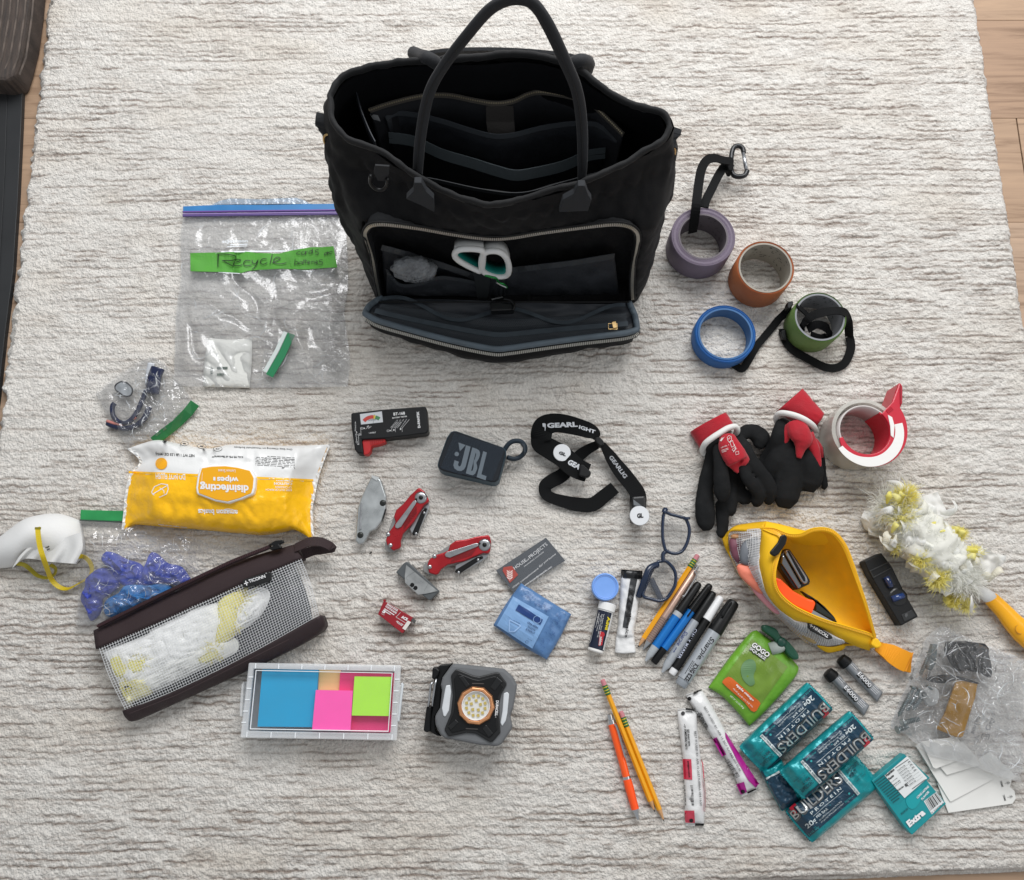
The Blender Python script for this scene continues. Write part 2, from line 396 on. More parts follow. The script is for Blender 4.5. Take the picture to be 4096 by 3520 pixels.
# ---- the rug: a deep looped pile in ribs, real relief
def vn(X, Y, fx, fy, seed):
    rs = np.random.RandomState(seed); u = X*fx; v = Y*fy
    u = u-u.min(); v = v-v.min(); nx = int(u.max())+3; ny = int(v.max())+3
    G = rs.rand(ny, nx)*2-1; iu = u.astype(int); iv = v.astype(int); a = u-iu; b = v-iv
    a = a*a*(3-2*a); b = b*b*(3-2*b)
    return (G[iv, iu]*(1-a)+G[iv, iu+1]*a)*(1-b)+(G[iv+1, iu]*(1-a)+G[iv+1, iu+1]*a)*b
NX, NY = 900, 960
Yv = np.linspace(YB, YT, NY); S = np.linspace(0, 1, NX)
xl = La.x+(Lb.x-La.x)*(Yv-La.y)/(Lb.y-La.y); xr = Ra.x+(Rb.x-Ra.x)*(Yv-Ra.y)/(Rb.y-Ra.y)
X = xl[:, None]*(1-S)[None, :]+xr[:, None]*S[None, :]; Y = np.repeat(Yv[:, None], NX, 1)
Y = YT-(YT-Y)*(YT-(YB+(X-XB1)*(YB2-YB)/(XB2-XB1)))/(YT-YB)
wv = .0035*vn(X, Y, 6, 9, 1)+.0012*vn(X, Y, 60, 60, 2)
Y2 = Y+wv
yarn = 0
def rib(pitch, w_, s1, s2, fx, fy, th):
    ph = Y2/pitch+.55*vn(X, Y2, 5, 30, s1)+.16*vn(X, Y, 70, 60, s1+30)+.10*vn(X, Y, 190, 150, s1+31)
    fr_ = np.abs(ph-np.floor(ph)-.5)
    on = np.clip((vn(X, np.floor(ph)*pitch, fx, fy, s2)+.5*vn(X, Y, fx*4, fy, s2+20)+th)*1.8, 0, 1)
    global yarn; yarn = yarn+np.exp(-(fr_/(w_*2.1))**2)*on*(1 if pitch > .007 else .6)
    return np.exp(-(fr_/w_)**2)*on
low_ = np.clip(.72+.6*vn(X, Y, 2.4, 6, 8)+.4*vn(X, Y, 9, 22, 9), .1, 1)
groove = np.clip(rib(.0088, .085, 3, 40, 17, 400, .2)*(.35+.65*low_)+.62*rib(.0052, .12, 4, 44, 34, 600, -.02)*low_+.5*np.exp(-((vn(X, Y, 110, 230, 6)+.4*vn(X, Y, 220, 330, 7))/.10)**2)*low_*np.clip(.2+vn(X, Y, 30, 60, 77), 0, 1), 0, 1)
tuft = .5*vn(X, Y, 210, 250, 10)+.6*vn(X, Y, 360, 420, 11)+.35*vn(X, Y, 95, 150, 12)
hgt = -.0018*groove+.0018*tuft+.0011*vn(X, Y, 24, 70, 13)
edge = np.minimum(np.minimum(S, 1-S)[None, :]*1.5, np.minimum((Yv-YB), .5)[:, None])
hgt -= .012*np.exp(-(edge/.006)**2)
jag = .0045*vn(X, Y, 120, 120, 14)+.003*vn(X, Y, 30, 40, 15)
wt = np.exp(-((X-xl[:, None])/.05)**2)+np.exp(-((X-xr[:, None])/.05)**2)
Xj = X+jag*np.clip(wt, 0, 1)*np.where(S[None, :] < .5, 1.0, .35)
Yj = Y
co = np.stack([Xj, Yj, hgt-.001], -1).reshape(-1, 3)
# skirt down to the floor
idx = np.arange(NX*NY).reshape(NY, NX)
f = np.stack([idx[:-1, :-1], idx[:-1, 1:], idx[1:, 1:], idx[1:, :-1]], -1).reshape(-1, 4)
ring = np.concatenate([idx[0, :], idx[1:, -1], idx[-1, -2::-1], idx[-2:0:-1, 0]])
low = co[ring].copy(); low[:, 2] = -.0155; nb = len(co); k = np.arange(len(ring)); k2 = (k+1) % len(ring)
f = np.concatenate([f, np.stack([ring[k2], ring[k], nb+k, nb+k2], -1)]); co = np.concatenate([co, low])
me = bpy.data.meshes.new('area_rug'); me.vertices.add(len(co)); me.vertices.foreach_set('co', co.astype(np.float32).ravel())
me.loops.add(f.size); me.loops.foreach_set('vertex_index', f.astype(np.int32).ravel())
me.polygons.add(len(f)); me.polygons.foreach_set('loop_start', np.arange(0, f.size, 4, dtype=np.int32)); me.polygons.foreach_set('loop_total', np.full(len(f), 4, dtype=np.int32))
me.update(calc_edges=True); me.polygons.foreach_set('use_smooth', [True]*len(f))
stain = np.clip(.5*vn(X, Y, 5, 12, 17)+.5*vn(X, Y, 14, 30, 18), 0, 1)
at = me.attributes.new('yarn', 'FLOAT', 'POINT')
at.data.foreach_set('value', np.concatenate([np.clip(yarn*(.45+.55*low_)*(.75+.35*tuft)+.35*groove+.22*np.clip(vn(X, Y, 160, 300, 61)+.1, 0, 1)*low_, 0, 1).ravel(), np.full(len(low), .3)]).astype(np.float32))
at = me.attributes.new('tone', 'FLOAT', 'POINT')
at.data.foreach_set('value', np.concatenate([stain.ravel(), np.zeros(len(low))]).astype(np.float32))
rug = bpy.data.objects.new('area_rug', me); COL.objects.link(rug)
tag(rug, 'large cream and taupe ribbed shaggy rug lying on the wood floor under everything', 'rug')
m = bpy.data.materials.new('rug_wool'); m.use_nodes = True; nt = m.node_tree; N = nt.nodes; L = nt.links; b = N['Principled BSDF']
a1 = N.new('ShaderNodeAttribute'); a1.attribute_name = 'yarn'; a2 = N.new('ShaderNodeAttribute'); a2.attribute_name = 'tone'
tc = N.new('ShaderNodeTexCoord')
t = N.new('ShaderNodeTexNoise'); t.inputs['Scale'].default_value = 420; t.inputs['Detail'].default_value = 3; L.new(tc.outputs['Object'], t.inputs['Vector'])
def mixc(fac, c1, c2):
    x = N.new('ShaderNodeMix'); x.data_type = 'RGBA'
    for s, val in ((0, fac), (6, c1), (7, c2)):
        if hasattr(val, 'is_linked'): L.new(val, x.inputs[s])
        else: x.inputs[s].default_value = val
    return x.outputs[2]
pw = N.new('ShaderNodeMath'); pw.operation = 'POWER'; pw.inputs[1].default_value = .9; L.new(a1.outputs['Fac'], pw.inputs[0])
c = mixc(a2.outputs['Fac'], lin('dfdbd4'), lin('d4ccc0'))
c = mixc(pw.outputs[0], c, lin('91847a'))
mr = N.new('ShaderNodeMapRange'); mr.inputs[1].default_value = .35; mr.inputs[2].default_value = .65; mr.inputs[3].default_value = .9; mr.inputs[4].default_value = 1.06; L.new(t.outputs[0], mr.inputs[0])
sc = N.new('ShaderNodeVectorMath'); sc.operation = 'SCALE'; L.new(c, sc.inputs[0]); L.new(mr.outputs[0], sc.inputs['Scale']); L.new(sc.outputs[0], b.inputs['Base Color'])
b.inputs['Roughness'].default_value = 1; b.inputs['Sheen Weight'].default_value = .25; b.inputs['Specular IOR Level'].default_value = .1
vo = N.new('ShaderNodeTexVoronoi'); vo.inputs['Scale'].default_value = 330; vo.inputs['Randomness'].default_value = 1
vd = N.new('ShaderNodeVectorMath'); vd.operation = 'MULTIPLY_ADD'; vd.inputs[1].default_value = (.004, .004, .004)
L.new(t.outputs[1], vd.inputs[0]); L.new(tc.outputs['Object'], vd.inputs[2]); L.new(vd.outputs[0], vo.inputs['Vector'])
ad = N.new('ShaderNodeMath'); ad.operation = 'MULTIPLY_ADD'; ad.inputs[1].default_value = -.9; L.new(vo.outputs['Distance'], ad.inputs[0]); L.new(t.outputs[0], ad.inputs[2])
bn = N.new('ShaderNodeBump'); bn.inputs['Strength'].default_value = 1; bn.inputs['Distance'].default_value = .0016
L.new(ad.outputs[0], bn.inputs['Height']); L.new(bn.outputs[0], b.inputs['Normal'])
me.materials.append(m)
# ---- things at the left edge
t = thing('weathered_bench', 'grey-brown streaked wooden bench end in the top left corner on the floor', 'furniture', (20, 100), z=-.016)
GW = M('463c36', .75, var=.6, vs=9, stretch=(34, 3, 3), bump=(90, .5, .002))
mb = MB(); mb.slab(fR, [(-700,-300),(150,-300),(118,10),(100,140),(75,240),(55,300),(20,322),(-60,318),(-700,300)], -.016, .03)
mb.build('seat_board', GW, t, bevel=.006)
for k in range(9):
    x0 = 140-k*30
    MB().tube([P(x0+14, -260, .0305), P(x0-12, 60, .0305), P(x0-36-k*2, 230, .0305), P(x0-62-k*3, 300, .028)], .0014, 6).build('raised_grain', M('5c524b', .8, var=.6, vs=40), t)
t = thing('black_board', 'long flat black board lying on the wood floor left of the rug', 'board', (20, 800), z=-.016)
mb = MB(); mb.slab(fR, [(-600,330),(50,333),(50,336),(90,337),(84,500),(70,800),(52,1080),(20,1330),(-10,1600),(-120,2300),(-900,2300)], -.016, -.007)
mb.build('panel', M('1d1f21', .55, var=.15, vs=12, bump=(500, .15)), t, bevel=.001)
MB().slab(fR, [(-600,350),(30,351),(18,700),(-4,1100),(-30,1400),(-600,1400)], -.0068, -.0058).build('raised_field', M('191b1d', .6, var=.2, vs=12), t, bevel=.0008)
# ================================================================= the tote bag
FY0 = P(2020, 1215).y
def PF(x, y, d=0.0):                  # point on the sloping front of the bag, d = how far proud of it
    r = ray(x, y); t = (FY0+.12*CAM.z-d-0)/(r.y-.12*r.z); return CAM+r*t
bag = thing('tote_bag', 'large black quilted tote bag standing open at the top centre with tall handles', 'tote bag', (2020, 1000))
def resample(pts, n):
    d = [0]
    for a, b in zip(pts[:-1], pts[1:]): d.append(d[-1]+(Vector(b)-Vector(a)).length)
    t = np.linspace(0, d[-1], n, endpoint=False)
    return [Vector([float(np.interp(k, d, [p[c] for p in pts])) for c in range(3)]) for k in t]
fr = [(148,480,.285),(165,600,.282),(240,690,.278),(400,752,.27),(560,860,.262),(700,940,.255),(880,1008,.25),(1000,1010,.25),(1150,970,.252),(1400,900,.262),(1560,832,.268),(1700,755,.275),(1800,690,.28),(1828,630,.284)]
bk = [(1828,630,.284),(1790,560,.286),(1640,520,.288),(1500,440,.29),(1350,330,.29),(1110,270,.29),(850,288,.29),(500,312,.29),(300,345,.29),(195,400,.288),(148,480,.285)]
def P3(f, l): return [P(*f(a, b), c) for (a, b, c) in l]
NH = 120
rimF = resample(cat(P3(fA, fr), 6), NH); rimB = resample(cat(P3(fA, bk), 6), NH); rim = rimF+rimB
xa, xb = P(1492, 1215).x, P(2575, 1215).x; xm = (xa+xb)/2; hx = (xb-xa)/2; ym = FY0+.095; hy = .095
def sup(a, hx, hy, e=.35):
    c, s = math.cos(a), math.sin(a); return (xm+hx*abs(c)**e*(1 if c > 0 else -1), ym+hy*abs(s)**e*(1 if s > 0 else -1))
bf = resample([Vector(sup(math.pi+math.pi*k/80, hx, hy)+(0,)) for k in range(81)], NH)
bb = resample([Vector(sup(math.pi*k/80, hx, hy)+(0,)) for k in range(81)], NH)
base = bf+bb
zipo = [fQ(*q) for q in [(240,420),(215,280),(185,180),(170,130),(180,95),(215,70),(300,66),(500,90),(700,125),(900,152),(1050,150),(1250,118),(1500,85),(1680,66),(1780,75),(1830,105),(1845,150),(1835,230),(1815,330),(1808,440),(1812,530)]]
zipo = [(zipo[0][0]+12, zipo[0][1]+60)]+zipo
zips = [Vector(p) for p in cat(zipo, 5)]
zpoly = [tuple(p) for p in zips]+[(zips[-1].x-8, 1213), (zips[0].x+18, 1213)]
def bagpt(i, t, inset=0.0):
    a, b = base[i], rim[i]
    p = a*(1-t)+b*t; tt = t
    bul = .026*math.sin(math.pi*min(1, t*.95))**1
    u = i/(2*NH); sx = (p.x-xm)/hx
    p.x += bul*sx*abs(sx)*.9; p.y += (.012*math.sin(math.pi*t) if i >= NH else -.004*math.sin(math.pi*t))
    c = Vector((xm, ym+.05*t, p.z)); d = (c-p); d.z = 0
    if d.length > 1e-6: p += d.normalized()*inset
    return p
rows = []; NT = 64
for j in range(NT+1):
    t = j/NT; r = []
    for i in range(2*NH):
        p = bagpt(i, t)
        s1 = i*.0082*1.0*.5*2; w1 = t*.30
        q = abs(math.sin((s1+w1)*math.pi/.055))*abs(math.sin((s1-w1)*math.pi/.055))
        sd_ = 1 if abs(p.x-xm) < hx*.85 else .55
        o = sd_*.0062*q**.5 if .06 < t < .93 else .0015
        o += .007*nz(p.x*13, p.z*15, p.y*8)+.0045*nz(p.x*34+p.z*20, p.z*40, 3)*min(1, t*3)+.0015*nz(p.x*90, p.z*80, 3)
        c = p-Vector((xm, ym+.05*t, p.z)); c.z = 0; c.normalize()
        if abs(p.x-xm) < hx*.9: c = Vector((0, -1 if i < NH else 1, 0))
        p = p+c*o
        if i < NH:
            kx = min(1, max(0, (.212-abs(p.x-xm))/.03)); kz = min(1, max(0, (.235-p.z)/.04))
            ty = FY0+.12*p.z-.001-o*.4; p.y = p.y*(1-kx*kz)+ty*kx*kz
        if i < NH and t < .8 and inside(proj(p), zpoly): p.y += .03
        r.append(p)
    rows.append(r)
mb = MB().grid(rows, True)
mb.build('shell', BLACKFAB, bag, smooth=True)
LIN = M('101114', .9, bump=(700, .2), var=.15, spec=.15); GREYL = M('5d666c', .6, bump=(600, .3), var=.15); DKG = M('23262a', .85, bump=(700, .3), var=.2, spec=.2)
mb = MB().grid([[bagpt(i, t, .008)-Vector((0, 0, .004)) for i in range(2*NH)] for t in [1-.97*k/20 for k in range(21)]], True)
n0 = len(mb.v)-2*NH; mb.f.append(tuple(range(n0, n0+2*NH)))
for q in range(len(mb.v)):
    x, y, z = mb.v[q]
    if y < ym and z < .215: mb.v[q] = (x, y+.034*min(1, (.215-z)/.02), z)
mb.build('lining', LIN, bag, smooth=True)
MB().tube([Vector(p)+Vector((.0015*nz(i*.21, 1), .0015*nz(i*.17, 5), .001+.0022*nz(i*.13, 9)+.001*nz(i*.6, 3))) for i, p in enumerate(rim)], [.0036+.0008*nz(i*.4, 2) for i in range(len(rim))], 8, closed=True, flat=1.5).build('rim_binding', M('0c0d0f', .8, bump=(1500, .4), sheen=.04), bag, smooth=True)
# front pocket: walls, zip, inner pockets
zf = [PF(p.x, p.y, .003) for p in zips]
mb = MB().grid([[q for q in zf], [q+Vector((0, .01, -.001)) for q in zf], [q+Vector((0, .045, -.004)) for q in zf]]); mb.build('pocket_wall', M('17191c', .8, bump=(800, .3)), bag, smooth=True, solid=.001)
MB().strap([q+Vector((0, -.001, 0)) for q in zf], .009, .0012, angs=[-1.3, -1.3]).build('zipper_tape', M('141517', .7), bag)
def teeth(pts, name, m, parent, pitch=.0027, r=.0013, off=Vector((0, -.0024, .001)), ln=.0042):
    L = [0]
    for a, b in zip(pts[:-1], pts[1:]): L.append(L[-1]+(b-a).length)
    n = int(L[-1]/pitch); mb = MB()
    for k in range(n):
        s = L[-1]*k/n
        c = Vector([float(np.interp(s, L, [p[d] for p in pts])) for d in range(3)]); c2 = Vector([float(np.interp(s+.002, L, [p[d] for p in pts])) for d in range(3)])
        t = (c2-c).normalized() if (c2-c).length > 1e-7 else Vector((1, 0, 0)); nn = t.cross(off.normalized()).normalized(); o = off.normalized()
        c = c+off; v = []
        for sx in (-1, 1):
            for (a, b) in ((-1, -1), (1, -1), (1, 1), (-1, 1)): v.append(c+t*sx*pitch*.33+nn*a*ln/2+o*b*r*.7)
        mb.add(v, [(3, 2, 1, 0), (4, 5, 6, 7), (0, 1, 5, 4), (1, 2, 6, 5), (2, 3, 7, 6), (3, 0, 4, 7)])
    return mb.build(name, m, parent, kind='stuff')
SILV = M('b8b5ac', .35, .9); GOLDZ = M('8d8470', .4, .9)
teeth(zf, 'zipper_teeth', SILV, bag)
def psheet(top, bot, d, name, m, th=.001, f=fQ, sag=.006):
    T = [Vector(q) for q in cat(mp(f, top), 5)]; Bo = [Vector(q) for q in cat(mp(f, bot), 5)]; n = 30
    def rs(l, k): x = k*(len(l)-1)/n; i = min(int(x), len(l)-2); return l[i].lerp(l[i+1], x-i)
    rows = [[PF(*rs(T, k).lerp(rs(Bo, k), j/10), d+sag*math.sin(math.pi*k/n)*(1-j/12)+.003*nz(k*.3, j*.3, d*90)) for k in range(n+1)] for j in range(11)]
    o = MB().grid(rows).build(name, m, bag, smooth=True, solid=th); return rows[0]
SLIP = M('2e3136', .6, bump=(300, .4), var=.3, vs=30); EDG = M('2c3034', .55, bump=(900, .3))
for k, (top, bot, d) in enumerate([([(270,205),(400,240),(560,290),(700,335),(860,395)], [(290,470),(860,500)], -.016),
      ([(300,340),(340,400),(400,440),(500,430),(620,392),(740,402),(880,430)], [(300,510),(880,520)], -.006),
      ([(1030,350),(1200,330),(1450,300),(1700,258)], [(1020,520),(1730,520)], -.012)]):
    e = psheet(top, bot, d, 'slip_pocket', SLIP)
    MB().strap([p+Vector((0, -.002, 0)) for p in e], .010 if k != 1 else .006, .001, angs=[-1.2, -1.2]).build('pocket_binding', EDG if k else M('3c3f42', .6), bag)
psheet([(860,430),(1000,380),(1030,360)], [(870,520),(1030,520)], -.01, 'slip_pocket', SLIP)
MB().grid([[PF(*fQ(x, 500), d)+Vector((0, 0, -.03 if d > -.02 else 0)) for x in (215, 600, 1000, 1400, 1820)] for d in (.02, 0, -.045)]).build('pocket_floor', M('0e0f11', .9), bag, solid=.002)
# folded-down lid of the front pocket
NU, NV = 60, 24
def lidh(u, v):
    e = min(u, 1-u)*8; e = min(e, 1)
    vv = v
    return .028+.022*vv**1.5+.004*nz(u*7, v*5, 5)-.015*math.sin(math.pi*min(1, v*1.02))*e*math.sin(math.pi*u)**.5
lt = [(275,525),(700,535),(1050,548),(1450,560),(1790,560)]; lr = [(1790,560),(1825,640),(1838,722)]
lb = [(170,625),(250,668),(450,725),(700,790),(950,840),(1060,835),(1250,808),(1500,775),(1760,745),(1838,722)]; ll = [(275,525),(200,575),(170,625)]
rows = coons(fQ, lt, lr, lb, ll, NU, NV, lidh)
packet(MB(), [[p-Vector((0, 0, .003)) for p in r] for r in rows], .004).build('pocket_lid', BLACKFAB, bag, smooth=True)
MB().grid([[p for p in r] for r in rows]).build('lid_lining', M('30343a', .5, bump=(900, .5), var=.25, vs=30), bag, smooth=True)
edge = [r[0] for r in rows][::1]+rows[-1][1:]+[r[-1] for r in rows][::-1][1:]
MB().tube([p+Vector((0, 0, .003)) for p in edge], .0045, 8).build('lid_binding', M('56626b', .6, bump=(1200, .4), var=.2, vs=50), bag, smooth=True)
# bulging black underside of the lid
mb = MB(); ed2 = []
for k, p in enumerate(rows[-1]):
    u = k/NU; b_ = math.sin(math.pi*min(max((u-.06)/.88, 0), 1))**.6
    ed2.append([p+Vector((0, 0, -.006)), p+Vector((0, -.003*b_, -.014)), p+Vector((0, -.008*b_+.003*nz(u*12, 4), -.025+.003*nz(u*20, 1))), Vector((p.x, p.y-.008*b_+.004*nz(u*15, 2), .012)), Vector((p.x, p.y+.002*b_, .001))])
mb.grid([[ed2[k][j] for k in range(NU+1)] for j in range(5)]).build('lid_front', BLACKFAB, bag, smooth=True)
ez = [p+Vector((0, -.004, -.008)) for p in rows[-1]]+[r[-1]+Vector((.004, 0, -.008)) for r in rows][::-1][1:]
MB().strap(ez, .008, .001, angs=[-.8, -.8]).build('zipper_tape', M('141517', .7), bag)
teeth(ez, 'zipper_teeth', SILV, bag, off=Vector((0, -.0012, .0018)))
NETM = M('4a5056', .6); mb = MB()
for c in range(0, 2):           # mesh pocket on the lid: real threads
    for k in range(150):
        u0 = k/150; pts = []
        for j in range(0, 13):
            v = .38+.56*j/12; u = u0+(j*.006 if c else -j*.006)
            if 0.03 < u < .97:
                i = u*NU; a = int(i); jj = v*NV; b2 = min(int(jj), NV-1)
                pts.append(rows[b2][a].lerp(rows[b2][min(a+1, NU)], i-a).lerp(rows[b2+1][a].lerp(rows[b2+1][min(a+1, NU)], i-a), jj-b2)+Vector((0, 0, .004+.003*math.sin(j))))
        if len(pts) > 2: mb.strap(pts, .0006, .0003)
mb.build('mesh_pocket', NETM, bag, kind='stuff')
for (vv, w_) in ((.40, .006), (.78, .008)):
    jj = int(vv*NV); MB().strap([p+Vector((0, (.012*math.sin(k*.25) if vv < .5 else 0), .008)) for k, p in enumerate(rows[jj])][2:-2], w_, .001, angs=[.2, .2]).build('pocket_binding', M('3e474e', .6, var=.2), bag)
c = P(*fQ(1690, 700), .056)
MB().tube([c+Vector((x, y, 0)) for x, y in ((-.006,-.004),(.006,-.004),(.006,.004),(-.006,.004))], .0012, 6, closed=True).build('zipper_pull', BRASS, bag)
MB().box(P(*fQ(1700, 690), .058), .006, .010, .002, .2).build('zipper_slider', BRASS, bag, bevel=.0005)
# inside: hanging dividers
def divider(pts, z, drop, name, m, lean=0.0, th=.0015, band=None, bm=None):
    T = cat([P(*fA(a, b), z) for a, b in pts], 6)
    MB().grid([[p+Vector((0, -lean*j/6+.004*nz(p.x*20, j, z*9), -drop*j/6)) for p in T] for j in range(7)]).build(name, m, bag, smooth=True, solid=th)
    if band: MB().strap([p+Vector((0, -.002, .0)) for p in T], band, .0012, angs=[-1.2, -1.2]).build('binding_tape', bm, bag)
    return T
T = divider([(345,540),(450,505),(600,470),(730,465),(860,490),(960,505),(1050,495),(1130,460),(1200,450),(1330,470),(1430,500),(1520,580),(1600,660)], .225, .19, 'zip_pocket', M('1f2126', .85, bump=(500, .3)), band=.007, bm=M('4a4640', .6))
teeth(T, 'zipper_teeth', GOLDZ, bag, off=Vector((0, -.0015, .001)), pitch=.003, ln=.003)
divider([(425,580),(470,556),(560,560),(700,592),(850,640),(960,667),(1060,660),(1200,625),(1370,603),(1480,615),(1570,690)], .2, .17, 'laptop_divider', M('262a30', .7, bump=(400, .35), var=.2), band=.007, bm=M('3b4045', .6))
divider([(440,675),(560,692),(700,755),(850,800),(960,835),(1060,860),(1150,850),(1300,815),(1420,765),(1510,750)], .165, .14, 'elastic_pocket', M('1b1d21', .85), band=.017, bm=M('596266', .6, bump=(1500, .5)))
divider([(470,860),(640,880),(900,935),(1100,952),(1300,900),(1480,850)], .2, .15, 'front_divider', M('0f1012', .85), band=.005, bm=M('222528', .6))
divider([(250,400),(275,450),(300,540),(340,640),(370,700)], .25, .2, 'side_divider', M('15171b', .8), band=.006, bm=M('23272e', .6))
v1 = [P(*fA(920, 512), .222), P(*fA(1055, 512), .222)]
MB().grid([[v1[0]+Vector((0, -.004, 0)), v1[1]+Vector((0, -.004, 0))], [P(*fA(922, 560), .20)+Vector((0, -.012, 0)), P(*fA(1060, 560), .20)+Vector((0, -.012, 0))], [P(*fA(932, 632), .185)+Vector((0, -.012, 0)), P(*fA(1066, 638), .185)+Vector((0, -.012, 0))]]).build('closure_tab', M('33302e', .8, bump=(1200, .6)), bag, solid=.002)
MB().grid([[P(*fA(345, 563), .215), P(*fA(385, 570), .215)], [P(*fA(362, 590), .21), P(*fA(398, 600), .21)]]).build('care_label', M('8f9294', .7), bag, solid=.0005)
# handles
HND = M('17191d', .75, bump=(1400, .5, .0008), sheen=.1)
hp = [(590,915,.236),(583,850,.252),(600,650,.295),(640,460,.335),(715,320,.362),(830,170,.39),(930,55,.408),(1010,6,.416),(1085,-5,.418),(1155,20,.415),(1225,120,.402),(1310,300,.372),(1370,450,.34),(1395,620,.30),(1398,800,.26),(1392,915,.236)]
H3 = cat(P3(fA, hp), 8)
MB().tube(H3, [.0052, .0065, .0068, .0074, .0082, .0088, .0088, .0078, .007, .0065, .005], 14, up=(0, 1, .3), flat=.62).build('handle', HND, bag, smooth=True)
MB().tube([p+Vector((-.001, -.0046, .002)) for p in H3[6:-6]], .0008, 5).build('handle_seam', M('0c0d0f', .6), bag)
for pts in ([(565,905),(600,905),(625,950),(662,985),(664,1050),(596,1015),(525,985),(560,950)], [(1375,920),(1410,920),(1425,965),(1442,990),(1425,1045),(1282,1050),(1300,990),(1355,960)]):
    q = [PF(*fA(*p), .012) for p in pts]; q = [Vector((p.x, p.y, p.z)) for p in q]
    mb = MB(); n = len(q); mb.add(q+[p+Vector((0, .008, -.001)) for p in q], [tuple(range(n))]+[(i, (i+1) % n, n+(i+1) % n, n+i) for i in range(n)]); mb.build('handle_base', M('202327', .8, bump=(900, .4)), bag, bevel=.0008)
hb = P3(fA, [(560,262,.27),(600,278,.285),(640,290,.30),(700,330,.28)]); MB().tube(cat(hb, 5), .008, 10, up=(0, 1, 0)).build('rear_handle', HND, bag, smooth=True)
hb = P3(fA, [(1330,330,.285),(1380,300,.30),(1425,310,.285),(1420,345,.26)]); MB().tube(cat(hb, 5), .008, 10, up=(0, 1, 0)).build('rear_handle', HND, bag, smooth=True)
hb = P3(fA, [(552,300,.24),(700,262,.25),(1000,255,.25),(1300,280,.25),(1430,330,.22)])
MB().strap(cat(hb, 8), .02, .004, angs=[1.2, 1.2]).build('rear_strap', HND, bag)
# side tabs and rings
for (a, b, rc, zz) in (((122,565),(122,665),(148,692), .25), ((1848,632),(1842,722),(1826,752), .25)):
    MB().strap(cat(P3(fA, [a+(zz+.012,), ((a[0]+b[0])/2-6, (a[1]+b[1])/2, zz+.008), b+(zz-.01,)]), 5), .02, .006, angs=[.3, .3]).build('side_tab', M('1b1d20', .8, bump=(1400, .5)), bag, bevel=.0015)
    c = P(*fA(*rc), zz-.01)
    MB().tube([c+Vector((.007*math.cos(t), .002*math.sin(t)-.002, .012*math.sin(t))) for t in [2*math.pi*k/20 for k in range(20)]], .0016, 8, closed=True, up=(0, 1, 0)).build('ring', BRASS, bag, smooth=True)
D = [PF(*fA(*p), .010) for p in [(350,868),(348,905),(375,935),(410,938),(430,915),(432,885)]]
MB().tube(cat(D, 5), .0022, 8, up=(0, 1, 0)).build('ring', BLK, bag, smooth=True)
MB().grid([[PF(*fA(*p), .007) for p in r] for r in (((372,815),(442,820)), ((365,850),(440,858)), ((385,890),(428,895)))]).build('strap_loop', M('1d1f22', .8, bump=(1400, .5)), bag, solid=.002)
# side water pocket on the right
q = [(1690,1140,.10),(1740,1165,.11),(1770,1130,.12)]
MB().tube(cat(P3(fA, q), 5), .0035, 8).build('side_pocket_edge', M('1c1e21', .8), bag, smooth=True)
# ---- things in the bag's front pocket
sc = thing('scissors', 'scissors with white and teal loop handles in the front pocket of the bag', 'scissors', PF(*fA(900, 1400), -.01))
def loopband(pts, dv, name, m, parent, th):
    q = cat(pts, 5, True); return MB().grid([q+[q[0]], [p+dv for p in q]+[q[0]+dv]]).build(name, m, parent, smooth=True, solid=th)
for lp in ([(772,1244),(805,1232),(880,1234),(905,1252),(897,1335),(868,1332),(800,1298),(768,1270)], [(905,1262),(935,1243),(985,1246),(1020,1275),(1034,1325),(1022,1362),(965,1366),(910,1345),(897,1310)]):
    q = [PF(*fA(*p), .012) for p in lp]; dv = Vector((0, .02, -.012))
    MB().tube(cat(q, 5, True), .0042, 10, closed=True, up=(0, 1, .4)).build('handle_loop', M('dcdddc', .35), sc, smooth=True)
    loopband([p+Vector((0, .002, 0)) for p in q], dv, 'handle_loop_side', M('d8dad9', .35), sc, .003)
    c = sum(q, Vector())/len(q)
    loopband([p.lerp(c, .13)+Vector((0, .001, 0)) for p in q], dv*1.1, 'grip_lining', M('1b8a80', .45), sc, .003)
MB().grid([[PF(*fA(*p), .004) for p in r] for r in (((850,1330),(930,1335)), ((868,1395),(940,1400)), ((880,1500),(925,1500)))]).build('blade', M('54585a', .35, .8), sc, solid=.003)
tb = thing('wrapped_tape_roll', 'small roll of clear film bunched up in the left slip pocket of the bag', 'tape roll', PF(*fQ(470, 440), -.01))
c = PF(*fQ(470, 350), .004); mb = MB(); rows2 = []
for j in range(13):
    th = math.pi*j/12
    rows2.append([c+Vector((math.sin(th)*math.cos(a), math.cos(th)*.45-0.0, math.sin(th)*math.sin(a)))*(.031+.002*math.sin(a*9+j)+.0025*nz(3*math.cos(a), 3*math.sin(a), j*.8)) for a in [2*math.pi*k/28 for k in range(28)]])
mb.grid(rows2, True).build('film_roll', M('8d9195', .35, bump=(160, 1, .006), var=.35, vs=55, alpha=.75), tb, smooth=True)
gc = thing('key_clip', 'small green and black clip on the handles of the scissors in the bag', 'key clip', PF(*fQ(960, 400), .012))
MB().tube(cat([PF(*fQ(*p), .016) for p in [(905,385),(940,395),(975,405),(990,430),(1020,440),(1040,462)]], 4), .0018, 8, up=(0, 1, 0)).build('clip_body', M('1f7a3a', .3, .6), gc, smooth=True)
MB().tube([PF(*fQ(*p), .018) for p in [(975,430),(1000,445),(1035,460)]], .0012, 6, up=(0, 1, 0)).build('clip_gate', METAL, gc)
ad = thing('plug_adapter', 'small black adapter with a silver clip lying at the hinge of the pocket lid', 'adapter', P(*fQ(1000, 570), .035))
